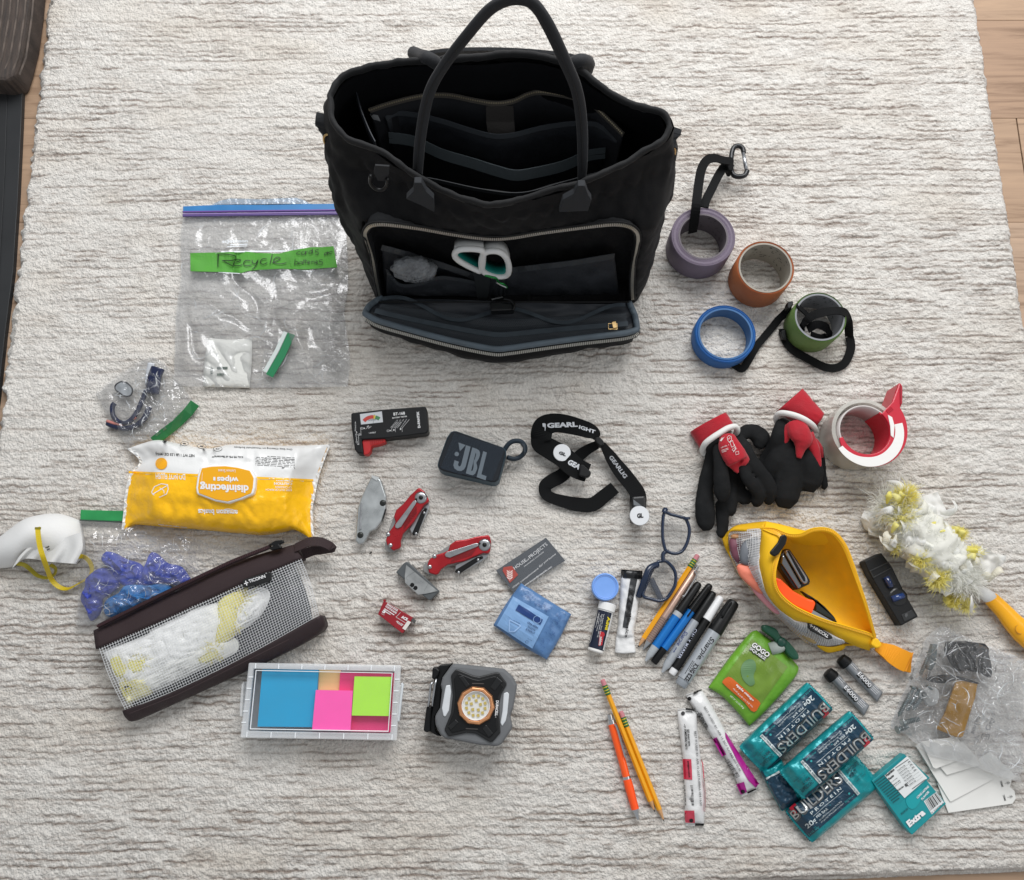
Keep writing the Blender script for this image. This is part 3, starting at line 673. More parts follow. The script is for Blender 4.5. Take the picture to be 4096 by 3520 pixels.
MB().slab(fQ, [(935,545),(1075,555),(1085,600),(940,605)], .033, .05).build('adapter_body', M('0d0e0f', .3), ad, bevel=.002)
MB().tube(cat([P(*fQ(*p), .053) for p in [(1020,530),(1065,540),(1085,570),(1075,600)]], 4), .002, 8).build('cable', BLK, ad, smooth=True)
MB().slab(fQ, [(945,530),(1012,515),(1016,521),(950,537)], .052, .0535).build('silver_clip', METAL, ad)
# ================================================================= left side of the rug
FILM = film(gloss=.06, haze=.12, rough=.16, bst=.4); FILM2 = film(gloss=.07, haze=.05, rough=.09, bs=70, bst=.8)
def crumple(u, v, s, a, k=1.0):
    x, y = u*s+nz(u*s*.7, v*s*.7, 3)*1.6*k, v*s+nz(u*s*.7+9, v*s*.7, 5)*1.6*k
    return a*(abs(nz(x, y, s))*1.7+.5*abs(nz(x*2.3, y*2.3, s+4)))
# ---- recycle bag
rb = thing('zip_bag', 'large clear zip bag with a blue seal and a green handwritten tape label', 'plastic bag', fC(850, 700))
def h1(u, v): return .004+crumple(u, v, 4.5, .012)*min(1, v*3)*min(1, 8*min(u, 1-u)+.25)*min(1, 8*(1-v)+.3)
rows = coons(fC, [(257,165),(850,150),(1512,150)], [(1512,150),(1532,700),(1500,900),(1545,1250),(1530,1480)], [(180,1470),(400,1480),(900,1490),(1530,1480)], [(257,165),(230,330),(240,600),(200,900),(190,1200),(180,1470)], 70, 70, h1)
top1 = MB().grid(rows); top1.build('bag_front', FILM, rb, smooth=True)
MB().grid([[Vector((p.x, p.y, .0015)) for p in r[::5]] for r in rows[::5]]).build('bag_back', film(gloss=.05, haze=.12, rough=.2), rb, smooth=True)
MB().slab(fC, [(255,87),(520,75),(900,76),(1200,70),(1508,65),(1510,124),(255,132)], .0055, .0075).build('seal_strip', M('2c78b4', .35, var=.12, vs=25), rb, bevel=.0006)
MB().slab(fC, [(480,73),(540,45),(620,26),(860,32),(1130,20),(1190,40),(1245,68)], .0035, .0045).build('seal_lip', film('8fc0dd', .12, .35, .2), rb)
for k, (y0, hx_, c) in enumerate(((131, 16, '6f4f95'), (150, 10, '8d77ad'), (162, 14, '5d4a86'))):
    MB().tube([P(*fC(x, y0-x*.012+3), .0075) for x in range(255, 1520, 60)], .0016, 6).build('seal_track', M(c, .35), rb)
bv1 = top1.bvh()
CRM = M('dfe3e6', .1, alpha=.6, spec=1.0)
crease_glints('fold_glints', bv1, rb, fC, [(250,200),(1500,190),(1520,1300),(1500,1470),(210,1460),(240,600)], 45, 150, CRM, 3)
pr = Print(fC, bv1, .012)
pr.off = .0012; pr.strip([(312,450),(560,446),(715,437),(850,450),(1000,455),(1100,430),(1250,405),(1330,405),(1422,398)], [(316,592),(560,598),(705,606),(760,590),(850,580),(1000,572),(1210,578),(1290,572),(1448,562)], 60, 8)
e = pr.build('tape_label', M('529a38', .75, bump=(300, .3), var=.06), rb); 
pr.mb = MB(); pr.off = .0032
S = 5.5
def stroke(pts, wd=S): pr.line([tuple(p) for p in cat(pts, 4)], wd)
stroke([(534,462),(532,510),(530,560)], 6); stroke([(526,462),(600,462),(660,476),(665,495),(620,508),(560,512)], 6); stroke([(575,512),(610,535),(645,556)], 6)   # R
stroke([(640,530),(690,520),(705,508),(680,503),(650,520),(650,545),(690,553),(715,545)])      # e
stroke([(775,512),(745,512),(728,532),(740,552),(785,546)])
stroke([(790,508),(795,530),(820,536),(842,506)]); stroke([(842,506),(825,550),(790,580)])
stroke([(905,500),(875,500),(858,525),(880,540),(910,528)]); stroke([(948,462),(940,500),(932,538)])
stroke([(950,530),(990,510),(1010,495),(985,486),(960,505),(965,530),(1010,538),(1055,528)])
S = 4.4
stroke([(1165,440),(1145,445),(1138,460),(1165,465)], 4); stroke([(1190,440),(1172,450),(1180,465),(1200,458),(1200,440)], 4); stroke([(1205,440),(1207,462)], 4); stroke([(1207,448),(1222,438)], 4)
stroke([(1255,432),(1235,440),(1232,458),(1252,455),(1258,420)], 4); stroke([(1258,420),(1262,455)], 4); stroke([(1308,425),(1285,430),(1285,442),(1305,450),(1300,465),(1280,462)], 4)
stroke([(1350,465),(1375,458),(1372,448),(1355,455),(1355,472)], 4); stroke([(1380,440),(1378,470)], 4); stroke([(1372,452),(1390,448)], 4); stroke([(1415,440),(1395,445),(1392,460),(1412,460)], 4)
stroke([(1130,500),(1124,525),(1122,542)], 4); stroke([(1124,525),(1145,520),(1148,538),(1122,543)], 4); stroke([(1175,520),(1158,525),(1158,538),(1178,536),(1178,520)], 4)
stroke([(1192,502),(1188,538)], 4); stroke([(1208,502),(1204,538)], 4); stroke([(1184,516),(1218,512)], 4); stroke([(1220,530),(1238,522),(1228,515),(1220,530),(1238,537)], 4)
stroke([(1250,518),(1252,538)], 4); stroke([(1250,524),(1268,515)], 4); stroke([(1275,515),(1274,536)], 4); stroke([(1285,530),(1300,522),(1292,513),(1285,530),(1305,535)], 4); stroke([(1338,505),(1315,508),(1315,520),(1338,525),(1332,542),(1305,545)], 4)
pr.build('handwriting', INK, rb)
pr.mb = MB(); pr.off = .0008
pr.t('scJohnson', (560,372), (758,366), h=26, bold=.02); pr.quad((620,385),(756,378),(756,384),(620,391)); pr.quad((595,400),(752,392),(752,397),(595,405))
pr.quad((552,436),(1045,430),(1045,440),(552,446)); pr.quad((530,596),(700,606),(700,611),(530,601)); pr.quad((850,580),(1040,573),(1040,578),(850,585)); pr.t('FOLD & FILL', (1068,440), (1218,415), h=18); pr.quad((1115,576),(1255,590),(1255,596),(1115,582))
pr.build('printed_text', M('e9eef2', .5), rb)
o = thing('white_sachet', 'small white paper sachet lying inside the large clear RECYCLE zip bag', 'sachet', fC(600, 1300), z=.002)
packet(MB(), coons(fC, [(450,1105),(620,1120),(790,1108)], [(790,1108),(785,1300),(770,1490)], [(410,1482),(770,1490)], [(450,1105),(420,1300),(410,1482)], 12, 12, lambda u, v: .005+.004*dome(u, v)+.001*nz(u*8, v*8)), .002).build('sachet_body', M('d9d9d3', .6, bump=(200, .4, .003), var=.06), o, smooth=True)
p2 = Print(fC, None, .0095); p2.t('AAA', (470,1330), (465,1390), h=22, bold=.03); p2.fine((520,1330), (600,1330), (520,1380), 2, .35); p2.build('printed_text', M('4b5a52', .6), o)
o = thing('small_zip_bag', 'small clear zip bag with a green seal inside the large RECYCLE zip bag', 'plastic bag', fC(1050, 1250), z=.002)
rows = coons(fC, [(900,1015),(1000,1060),(1150,1095)], [(1150,1095),(1050,1280),(960,1420)], [(860,1400),(960,1420)], [(900,1015),(880,1200),(860,1400)], 16, 20, lambda u, v: .008+crumple(u, v, 4, .005))
MB().grid(rows).build('bag_film', FILM2, o, smooth=True)
MB().strap([P(*fC(*p), .015) for p in ((1095,1075),(1020,1240),(925,1400))], .011, .0015).build('green_seal', M('1d7d4f', .35), o)
MB().strap([P(*fC(*p), .015) for p in ((1050,1060),(985,1200),(890,1370))], .006, .0015).build('clear_seal', M('cfd8d4', .3), o)
o = thing('crumpled_cellophane', 'crumpled scrap of clear cellophane at the lower right of the RECYCLE bag', 'cellophane', fC(1440, 1200), z=.002)
MB().grid(coons(fC, [(1310,1040),(1370,1060),(1425,1090)], [(1425,1090),(1480,1200),(1555,1245)], [(1400,1330),(1480,1372),(1555,1245)], [(1310,1040),(1330,1180),(1400,1330)], 20, 20, lambda u, v: .010+crumple(u, v, 5, .014))).build('film', FILM2, o, smooth=True)
# ---- reading glasses in a zip bag
gb = thing('glasses_zip_bag', 'clear zip bag holding spectacles with navy temples, above the wipes packet', 'plastic bag', fF(500, 400))
rows = coons(fF, [(150,330),(330,180),(560,50),(680,110)], [(680,110),(800,260),(900,400)], [(400,745),(520,700),(620,660),(800,520),(900,400)], [(150,330),(230,470),(330,640),(400,745)], 44, 40, lambda u, v: .004+(.010*dome(u, v, .4))+crumple(u, v, 5, .012)*min(1, 6*min(u, 1-u, v, 1-v)+.15))
gb3 = MB().grid(rows); gb3.build('bag_film', FILM2, gb, smooth=True); crease_glints('fold_glints', gb3.bvh(), gb, fF, [(180,340),(560,80),(870,400),(420,720)], 40, 90, CRM, 8)
MB().grid([[Vector((p.x, p.y, .0015)) for p in r[::4]] for r in rows[::4]]).build('bag_back', film(gloss=.05, haze=.1, rough=.2), gb, smooth=True)
MB().strap([P(*fF(*p), .008) for p in ((905,400),(850,470),(760,560),(680,620),(595,690))], .014, .003, angs=[.3, .9, .3]).build('green_seal', M('23713d', .35, var=.2, vs=30), gb, bevel=.0005)
MB().strap([P(*fF(*p), .009) for p in ((880,395),(820,470),(735,550),(660,605),(575,668))], .003, .002).build('seal_track', M('5aa06e', .35), gb)
gs = thing('spectacles', 'spectacles with navy temples seen through the small clear zip bag at the left', 'spectacles', fF(400, 500), z=.002)
NV = M('17203f', .25)
MB().tube(cat([P(*fF(*p), .010) for p in [(300,400),(282,430),(290,500),(330,540),(380,548),(430,520),(480,440),(540,300)]], 5), .0036, 10).build('temple', NV, gs, smooth=True)
MB().tube(cat([P(*fF(*p), .007) for p in [(245,550),(300,575),(380,590),(450,575),(520,520),(560,430)]], 5), .0042, 10).build('temple', NV, gs, smooth=True)
MB().tube(cat([P(*fF(*p), .012) for p in [(625,135),(600,200),(590,260),(580,330)]], 5), .0105, 10, flat=.5).build('temple', NV, gs, smooth=True)
MB().tube(cat([P(*fF(*p), .010) for p in [(240,535),(330,560),(400,545),(460,505)]], 5), .0022, 8).build('temple_tip', M('b9776f', .4), gs, smooth=True)
MB().tube(cat([P(*fF(*p), .011) for p in [(575,100),(560,180),(555,260)]], 5), .0055, 8, flat=.5).build('bridge_bar', M('c9cdd3', .3), gs, smooth=True)
ll_ = [(310,260),(350,238),(395,250),(430,290),(425,335),(385,350),(330,320),(302,290)]
MB().slab(fF, ll_, .009, .0105, 5).build('lens', M('9fa4a8', .08, spec=.8), gs)
MB().tube(cat([P(*fF(*p), .0105) for p in ll_], 5, True), .0011, 8, closed=True).build('lens_rim', M('1b1d22', .3), gs, smooth=True)
# ---- disinfecting wipes
wp = thing('wipes_packet', 'soft yellow and white packet of disinfecting wipes with a white framed lid, lettering upside down', 'wipes packet', fF(1100, 1050))
def hw(u, v):
    e = min(1, 7*min(u, 1-u)); d = dome(u, v, .32)
    return .010+.043*d*e+.004*nz(u*9, v*6, 2)*(1-.6*d)+.005*abs(nz(u*16, v*5, 7))*(1 if v > .62 or v < .2 else .25)+.003*abs(nz(u*30+v*9, v*4, 17))*(1 if v > .6 else .2)
rows = coons(fF, [(405,740),(520,700),(630,678),(780,705),(1000,742),(1150,715),(1300,713),(1600,722),(1905,712)], [(1905,712),(1860,830),(1815,970),(1785,1120),(1770,1220),(1782,1425)],
  [(370,1355),(440,1312),(600,1325),(850,1342),(1150,1370),(1400,1390),(1560,1365),(1650,1352),(1782,1425)], [(405,740),(490,810),(500,860),(430,940),(395,1100),(385,1220),(370,1355)], 80, 44, hw, s=True)
# crimped ends and dents
wb = packet(MB(), rows, .001)
wf = MB(); NR = len(rows); NC = len(rows[0])
# two skins: white upper, yellow lower
vs_ = None
def wsplit(part):
    mb = MB(); out = []
    for i in range(NC):
        pass
    return mb
ysp = [fF(415, 912), fF(1815, 972)]
mw = MB(); my = MB()
for j in range(NR-1):
    for i in range(NC-1):
        q = [rows[j][i], rows[j][i+1], rows[j+1][i+1], rows[j+1][i]]
        c = proj(sum(q, Vector())/4); yl = ysp[0][1]+(ysp[1][1]-ysp[0][1])*(c[0]-ysp[0][0])/(ysp[1][0]-ysp[0][0])
        (mw if c[1] < yl+8 else my).add(q, [(0, 1, 2, 3)])
WPW = M('e4e4e2', .32, bump=(60, .25, .004)); WPY = M('ffc10a', .28, bump=(45, .5, .006), var=.05, vs=14)
mw.build('white_wrapper', WPW, wp, smooth=True); my.build('yellow_wrapper', WPY, wp, smooth=True)
mb = MB(); ed = rows[0][::-1]+[r[0] for r in rows][1:]+rows[-1][1:]+[r[-1] for r in rows][::-1][1:]
mb.grid([[p for p in ed], [Vector((p.x, p.y, .001)) for p in ed]]); mb.build('underside', WPY, wp, smooth=True)
bw = wb.bvh()
pr = Print(fF, bw, .04)
YP = M('eda70a', .4)
pr.quad((405,912),(1818,975),(1818,990),(405,928), 60, 1); pr.build('yellow_edge', WPY, wp)
pr = Print(fF, bw, .04, .001); pr.disc((652,857), 44, 28); pr.build('count_badge', YP, wp)
lid = [(940,880),(1020,866),(1130,862),(1230,875),(1330,900),(1362,960),(1355,1040),(1342,1085),(1250,1125),(1150,1154),(1050,1137),(915,1085),(908,1040),(920,950)]
lt_ = max(P(*fF(x, y)).z for x, y in lid); zt = .053
for x, y in lid:
    h = bw.ray_cast(CAM, ray(*fF(x, y)))[0]
    if h is not None: zt = max(zt, h.z)
MB().slab(fF, lid, zt-.012, zt+.005).build('lid_frame', M('eeeeee', .3), wp, bevel=.0025, seg=3)
li = [(x+(1140-x)*.075, y+(1005-y)*.085) for x, y in lid]
MB().slab(fF, li, zt-.01, zt+.0056).build('lid_flap', M('eeaa10', .35), wp, bevel=.0006)
pl = Print(fF, None, zt+.0056, .0005)
pl.t('disinfecting', (1308,1022), (942,1010), (1310,1078), bold=.035); pl.t('wipes', (1232,960), (1070,958), (1232,1002), bold=.035); pl.t('1', (1058,958), (1042,957), (1058,985), bold=.02)
pl.t('Lemon Scent', (1208,902), (1078,898), (1208,925), bold=.005); pl.line([(960,925),(955,985)], 2)
pl.build('lid_lettering', INKW, wp)
pr = Print(fF, bw, .05)
pr.t('amazon basics', (1226,1206), (928,1200), (1227,1246), bold=.035); pr.line(cat([(1100,1212),(1140,1198),(1180,1200),(1205,1208)], 4), 4)
pr.t('DO NOT FLUSH', (830,936), (608,930), (832,980), bold=.02)
pr.line([(703,1050),(690,1085),(640,1108),(590,1090),(578,1072),(600,1030),(650,1008),(698,1015),(703,1050)], 6); pr.line([(590,1085),(698,1020)], 6); pr.line([(640,1040),(670,1060),(672,1080)], 5)
pr.t('CAUTION', (1635,1000), (1500,998), (1635,1018), bold=.03); pr.t('OF CHILDREN', (1630,1028), (1510,1026), (1630,1044), bold=.01); pr.t('KEEP OUT OF REACH', (1632,1050), (1438,1046), (1632,1064), bold=.01)
pr.fine((1640,970), (1462,966), (1640,985), 2, .35); pr.fine((845,1335), (530,1300), (845,1338), 1, .3)
pr.t('80', (670,855), (632,853), (670,890), bold=.05); pr.t('WIPES', (676,832), (630,830), (676,846), bold=.02)
pr.off = .0016; pr.mb.v = [v for v in pr.mb.v]; pr.build('white_lettering', INKW, wp)
pr = Print(fF, bw, .05)
pr.t('NET WT 1 LB 1.53 OZ (497g)', (900,788), (608,772), (901,808), bold=.02); pr.t('Kills 99.9% of Bacteria**', (1266,800), (1030,796), (1267,815), bold=.02)
pr.t('One Step Cleaning on Household Surfaces', (1638,745), (1200,728), (1638,757), bold=.01)
for (x, y, r) in ((675,690,14), (825,706,30), (955,725,34), (1075,745,34)): pr.line([(x+r*math.cos(a), y+r*.55*math.sin(a)) for a in [k*.5 for k in range(13)]], 3); pr.quad((x-r*.4,y-5),(x+r*.4,y-3),(x+r*.3,y+5),(x-r*.4,y+4))
pr.fine((1655,885), (1360,868), (1655,815), 7, .3, 5); pr.line([(1655,828),(1370,812)], 2); pr.line([(1560,888),(1655,893)], 8)
pr.build('small_print', M('333333', .6), wp)
for e_, zz0 in ((([(405,740),(490,810),(500,860),(430,940),(395,1100),(385,1220),(370,1355)]), .012), (([(1905,712),(1860,830),(1815,970),(1785,1120),(1770,1220),(1782,1425)]), .012)):
    q = cat(mp(fF, e_), 6); sg = -1 if e_[0][0] < 1000 else 1
    mb = MB().grid([[P(p[0]+sg*s_*4, p[1], .010+.0016*math.sin(i*1.9+s_)) for i, p in enumerate(q)] for s_ in (-3, 0, 2.6)]); mb.build('crimped_end', M('f0b21c', .35) if True else WPW, wp, solid=.0006) if False else mb.build('crimped_end', WPW, wp, solid=.0006)
# ---- dust mask
mk = thing('dust_mask', 'white cup dust mask with yellow elastic straps at the left edge', 'face mask', fE(150, 850))
def hm(u, v): return .004+.042*dome(u, v, .6)*(1-.35*v)
rows = coons(fE, [(-60,870),(40,790),(120,735),(200,712),(290,705),(360,722),(405,742)], [(405,742),(425,830),(426,905),(385,962)], [(-60,985),(60,975),(130,925),(200,940),(300,955),(385,962)], [(-60,870),(-75,930),(-60,985)], 44, 24, hm)
mo = packet(MB(), rows, .001); mo.build('mask_cup', M('dfdfdd', .8, bump=(350, .25)), mk, smooth=True)
MB().grid(coons(fE, [(150,870),(260,850),(410,800)], [(410,800),(420,880),(385,960)], [(60,985),(130,935),(250,950),(385,960)], [(150,870),(100,920),(60,985)], 24, 10, lambda u, v: .03+.006*math.sin(u*22)*v)).build('inner_rim', M('d4d4d2', .85, bump=(500, .3)), mk, smooth=True)
YS = M('cdb30f', .45, bump=(900, .3))
s1 = [(192,775,.05),(195,820,.052),(205,880,.05),(220,930,.045),(240,985,.03),(262,1040,.01),(300,1078,.006),(345,1088,.005),(400,1060,.005),(450,1030,.006),(468,990,.006),(455,950,.008),(425,925,.01),(385,925,.02)]
MB().strap(cat([P(*fE(a, b), c) for a, b, c in s1], 5), .0062, .0012, angs=[0, .6, .3, 1.2, .2, .8]).build('elastic_strap', YS, mk)
s2 = [(85,958,.012),(120,965,.01),(150,985,.008),(190,1020,.004),(240,1032,.004),(275,1015,.005),(282,985,.008),(255,965,.014)]
MB().strap(cat([P(*fE(a, b), c) for a, b, c in s2], 5), .0055, .0012, angs=[.2, .9, .3]).build('elastic_strap', M('a79a1d', .5, bump=(900, .3)), mk)
MB().box(P(*fE(193, 780), .051), .008, .003, .001).build('staple', M('9a8f2a', .4, .5), mk)
pr = Print(fE, mo.bvh(), .03); pr.fine((225,880),(250,868),(230,905), 3, .5); pr.build('printed_text', M('4a4a46', .7), mk)
# ---- nitrile gloves in a zip bag
nb_ = thing('glove_zip_bag', 'clear zip bag with a green seal holding crumpled blue nitrile gloves below the wipes', 'plastic bag', fE(680, 1050))
rows = coons(fE, [(405,742),(630,750),(990,790)], [(990,790),(975,900),(980,1080)], [(385,1285),(500,1275),(700,1200),(900,1130),(980,1080)], [(405,742),(415,900),(400,1100),(385,1285)], 60, 50, lambda u, v: .006+(.026*dome(u, min(1, v*.9+.1), .6)*min(1, v*2.2))+crumple(u, v, 6, .016)*min(1, v*3)*min(1, 7*min(u, 1-u, 1-v)+.15))
gb2 = MB().grid(rows); gb2.build('bag_film', film(gloss=.07, haze=.09, rough=.09, bs=70, bst=.8), nb_, smooth=True); crease_glints('fold_glints', gb2.bvh(), nb_, fE, [(420,760),(980,800),(960,1060),(880,1120),(520,1260),(400,1270)], 26, 70, CRM, 5)
MB().slab(fE, [(410,686),(560,690),(740,692),(740,745),(560,742),(408,736)], .004, .006).build('green_seal', M('2b9150', .35, var=.2, vs=30), nb_, bevel=.0005)
MB().tube([P(*fE(*p), .006) for p in ((405,738),(600,748),(800,762),(980,780))], .0009, 6).build('seal_track', M('3c4a44', .4), nb_)
def crumpled(name, label, category, f, outline, h, hexa, seed, z=.003, folds=7, amp=.010):
    o = thing(name, label, category, f(sum(p[0] for p in outline)/len(outline), sum(p[1] for p in outline)/len(outline)), z=z)
    q = [P(*p, z+.004) for p in cat(mp(f, outline), 8, True)]; n = len(q); c = sum(q, Vector())/n; rows = []
    for k in range(26):
        t = 1-k/26; rr = []
        for p in q:
            x, y = c.x+(p.x-c.x)*t, c.y+(p.y-c.y)*t
            w_ = 60/folds*7
            fo = (1-min(1, abs(nz(x*70+seed, y*70, seed))*4.5))*.9+(1-min(1, abs(nz(x*130, y*130+seed, seed+3))*4.5))*.45+.5*nz(x*40, y*40, seed)
            rr.append(Vector((x, y, z+.003+h*(1-t**2.4)**.6*.5+amp*fo*(1-t**5))))
        rows.append(rr)
    mb = MB().grid([[Vector((p.x, p.y, z)) for p in q]]+rows, True); mb.f.append(tuple(range(len(mb.v)-n, len(mb.v)))); mb.build('glove_body', M(hexa, .6, bump=(120, .8, .003), var=.12, vs=30), o, smooth=True); return o
crumpled('nitrile_glove', 'violet-blue nitrile glove, the upper left one crumpled in the zip bag', 'glove', fE, [(440,1030),(500,985),(560,985),(600,1020),(605,1070),(560,1110),(520,1140),(515,1180),(500,1220),(460,1250),(440,1200),(408,1140),(430,1080)], .018, '3a4aae', 3, amp=.007, folds=13)
crumpled('nitrile_glove', 'violet-blue nitrile glove reaching to the upper left corner point inside the zip bag', 'glove', fE, [(515,940),(535,900),(580,905),(640,935),(710,960),(735,1010),(700,1055),(640,1075),(590,1040),(560,990)], .018, '3c4eb4', 8, amp=.007, folds=13)
crumpled('nitrile_glove', 'violet-blue nitrile glove crumpled at the right side of its zip bag', 'glove', fE, [(740,960),(765,905),(800,910),(850,955),(920,975),(965,1035),(978,1068),(920,1075),(840,1060),(760,1075),(700,1070),(715,1010)], .020, '394bb0', 5, amp=.007, folds=13)
crumpled('nitrile_glove', 'light blue nitrile glove crumpled in front of the violet ones in the zip bag', 'glove', fE, [(525,1180),(545,1140),(600,1110),(640,1070),(720,1065),(800,1060),(860,1065),(880,1110),(850,1140),(760,1160),(690,1200),(600,1232),(540,1225)], .024, '2480c8', 11, amp=.008, folds=16)
# ---- brown mesh pouch
bp = thing('mesh_pouch', 'long see-through mesh pouch with dark brown bands lying slanted above the sticky note box', 'pouch', fE(1000, 1350))
BR = M('2d1d1f', .75, bump=(1300, .6, .0008), stretch=(1, 3, 1)); 
def hb(u, v): return .006+.040*math.sin(math.pi*min(1, (v*.62+.38)*.83))**.8*min(1, .5+3*min(u, 1-u))+.0025*nz(u*6, v*4, 3)
topE = [(505,1385),(820,1245),(1180,1080),(1530,930)]; botE = [(640,1705),(900,1600),(1250,1430),(1622,1222)]
pm = coons(fE, topE, [(1530,930),(1580,1060),(1622,1222)], botE, [(505,1385),(560,1540),(640,1705)], 70, 26, lambda u, v: .030+.012*math.sin(math.pi*v)*min(1, 8*min(u, 1-u)+.2)+.002*nz(u*8, v*4, 3), s=True)
MB().grid(pm).build('vinyl_panel', film(gloss=.015, haze=.01, rough=.2, bs=60, bst=.2), bp, smooth=True)
def netting(rows, nu, nv, wd, up=.0006):
    mb = MB(); NRr = len(rows)-1; NCc = len(rows[0])-1
    def at(u, v):
        x, y = u*NCc, v*NRr; i, j = min(int(x), NCc-1), min(int(y), NRr-1); a, b = x-i, y-j
        return rows[j][i].lerp(rows[j][i+1], a).lerp(rows[j+1][i].lerp(rows[j+1][i+1], a), b)+Vector((0, 0, up))
    for k in range(nu+1): mb.strap([at(k/nu, j/NRr) for j in range(NRr+1)], wd, .0003)
    for k in range(nv+1): mb.strap([at(i/30, k/nv) for i in range(31)], wd, .0003)
    return mb
netting(pm, 78, 27, .00042).build('mesh_threads', M('dfe1e2', .6), bp, kind='stuff')
band = coons(fE, [(475,1300),(820,1130),(1180,960),(1495,862)], [(1495,862),(1510,890),(1532,932)], [(487,1395),(820,1250),(1180,1085),(1532,932)], [(475,1300),(480,1345),(487,1395)], 40, 6, lambda u, v: .022+.010*v+.003*math.sin(math.pi*v)+.0015*nz(u*9, v))
packet(MB(), band, .001).build('top_band', BR, bp, smooth=True)
bb_ = coons(fE, [(622,1708),(900,1605),(1250,1430),(1630,1222)], [(1630,1222),(1650,1270),(1640,1300)], [(655,1760),(700,1752),(1100,1572),(1400,1435),(1560,1352),(1640,1300)], [(622,1708),(632,1735),(655,1760)], 40, 8, lambda u, v: .031-.012*v**1.5)
packet(MB(), bb_, .001).build('base_band', M('2a1b1d', .6, bump=(900, .5, .001), var=.1), bp, smooth=True)
packet(MB(), [[Vector((p.x, p.y, .004)) for p in r[::6]] for r in pm[::5]], .001).build('rear_panel', M('37393c', .7, bump=(700, .6)), bp)
MB().grid([[p for p in pm[0]], [Vector((p.x, p.y, .004)) for p in pm[0]]]).build('rear_wall', BR, bp)
zz_ = [P(*fE(*p), .030) for p in ((500,1278),(820,1120),(1180,950),(1380,872))]
MB().strap([p for p in zz_], .006, .002, angs=[.5, .5]).build('zipper', M('241417', .5), bp)
teeth(cat(zz_, 8), 'zipper_teeth', M('3a2226', .35), bp, pitch=.0024, off=Vector((0, 0, .0016)), ln=.003)
lp = [(1500,880,.028),(1530,868,.03),(1580,848,.032),(1640,852,.03),(1688,880,.024),(1640,890,.014),(1590,895,.012),(1540,915,.012)]
MB().strap(cat([P(*fE(a, b), c) for a, b, c in lp], 5), .0135, .0016, angs=[.5, .35, .9, .3]).build('pull_loop', BR, bp)
MB().slab(fE, [(1362,865),(1400,842),(1438,838),(1445,852),(1420,862),(1435,880),(1380,892),(1368,880),(1392,868)], .03, .036).build('zipper_pull', BLK, bp, bevel=.001)
lab = [(1232,1050),(1240,1040),(1365,1000),(1378,1005),(1382,1040),(1368,1052),(1250,1082),(1236,1076)]
MB().slab(fE, lab, .036, .0395).build('brand_patch', M('0c0c0d', .45), bp, bevel=.0008)
pr = Print(fE, None, .0398, .0005); pr.t('TICONN', (1268,1058), (1352,1030), h=17, bold=.02); pr.t('R', (1354,1012),(1359,1010), h=6); pr.line([(1243,1062),(1262,1056)], 5); pr.line([(1250,1048),(1256,1070)], 5); pr.build('lettering', INKW, bp)
pr = Print(fE, None, .0335, .0008); pr.line([(660,1722),(900,1628),(1250,1455),(1470,1345)], 1.5); pr.build('stitching', M('4a3a3b', .7), bp)
# ---- feathery duster fibre: many thin curved strips
def fluff(center_pts, rad, n, ln, wd, seed, zmin=.002, flat=.55, up=.25, clip=None, zmax=9):
    q = random.Random(seed); mb = MB(); C = [Vector(p) for p in center_pts]
    for k in range(n):
        t = q.random()*(len(C)-1); i = min(int(t), len(C)-2); c = C[i].lerp(C[i+1], t-i)
        ax = (C[i+1]-C[i]).normalized(); a = q.uniform(0, 2*math.pi)
        d = Vector((q.gauss(0, 1), q.gauss(0, 1), abs(q.gauss(0, 1))*flat*1.3)); d = (d-ax*d.dot(ax)*.55).normalized()
        L = ln*q.uniform(.5, 1.15); b = c+d*rad*q.uniform(0, .6); g = Vector((q.gauss(0, 1), q.gauss(0, 1), q.gauss(0, .6)))*.35
        pts = [b+(d+g*s)*L*s+Vector((0, 0, up*L*math.sin(s*2.2))) for s in (0, .3, .6, .85, 1)]
        pts = [Vector((p.x, p.y, max(p.z, zmin))) for p in pts]
        pts = [Vector((p.x, p.y, min(p.z, zmax))) for p in pts]
        if clip and not all(inside(proj(p), clip) for p in pts): continue
        mb.strap(pts, [wd*q.uniform(.7, 1.5), wd, wd*.25], .00012, angs=[q.uniform(-1, 1), q.uniform(-1, 1)])
    return mb
def flap(f, pts4, z, amp, seed, n=14):
    a, b, c, d = pts4
    return coons(f, [a, b], [b, c], [d, c], [a, d], n, n, lambda u, v: z+amp*nz(u*4+seed, v*4, seed)+amp*.6*math.sin(u*6+seed))
FLW = soft('f6f6f2'); FLY = soft('f1e65e'); FLN = M('ece9dc', .85)
PCL = [fE(*p) for p in [(520,1400),(900,1225),(1510,945),(1600,1215),(1240,1415),(890,1575),(655,1680)]]
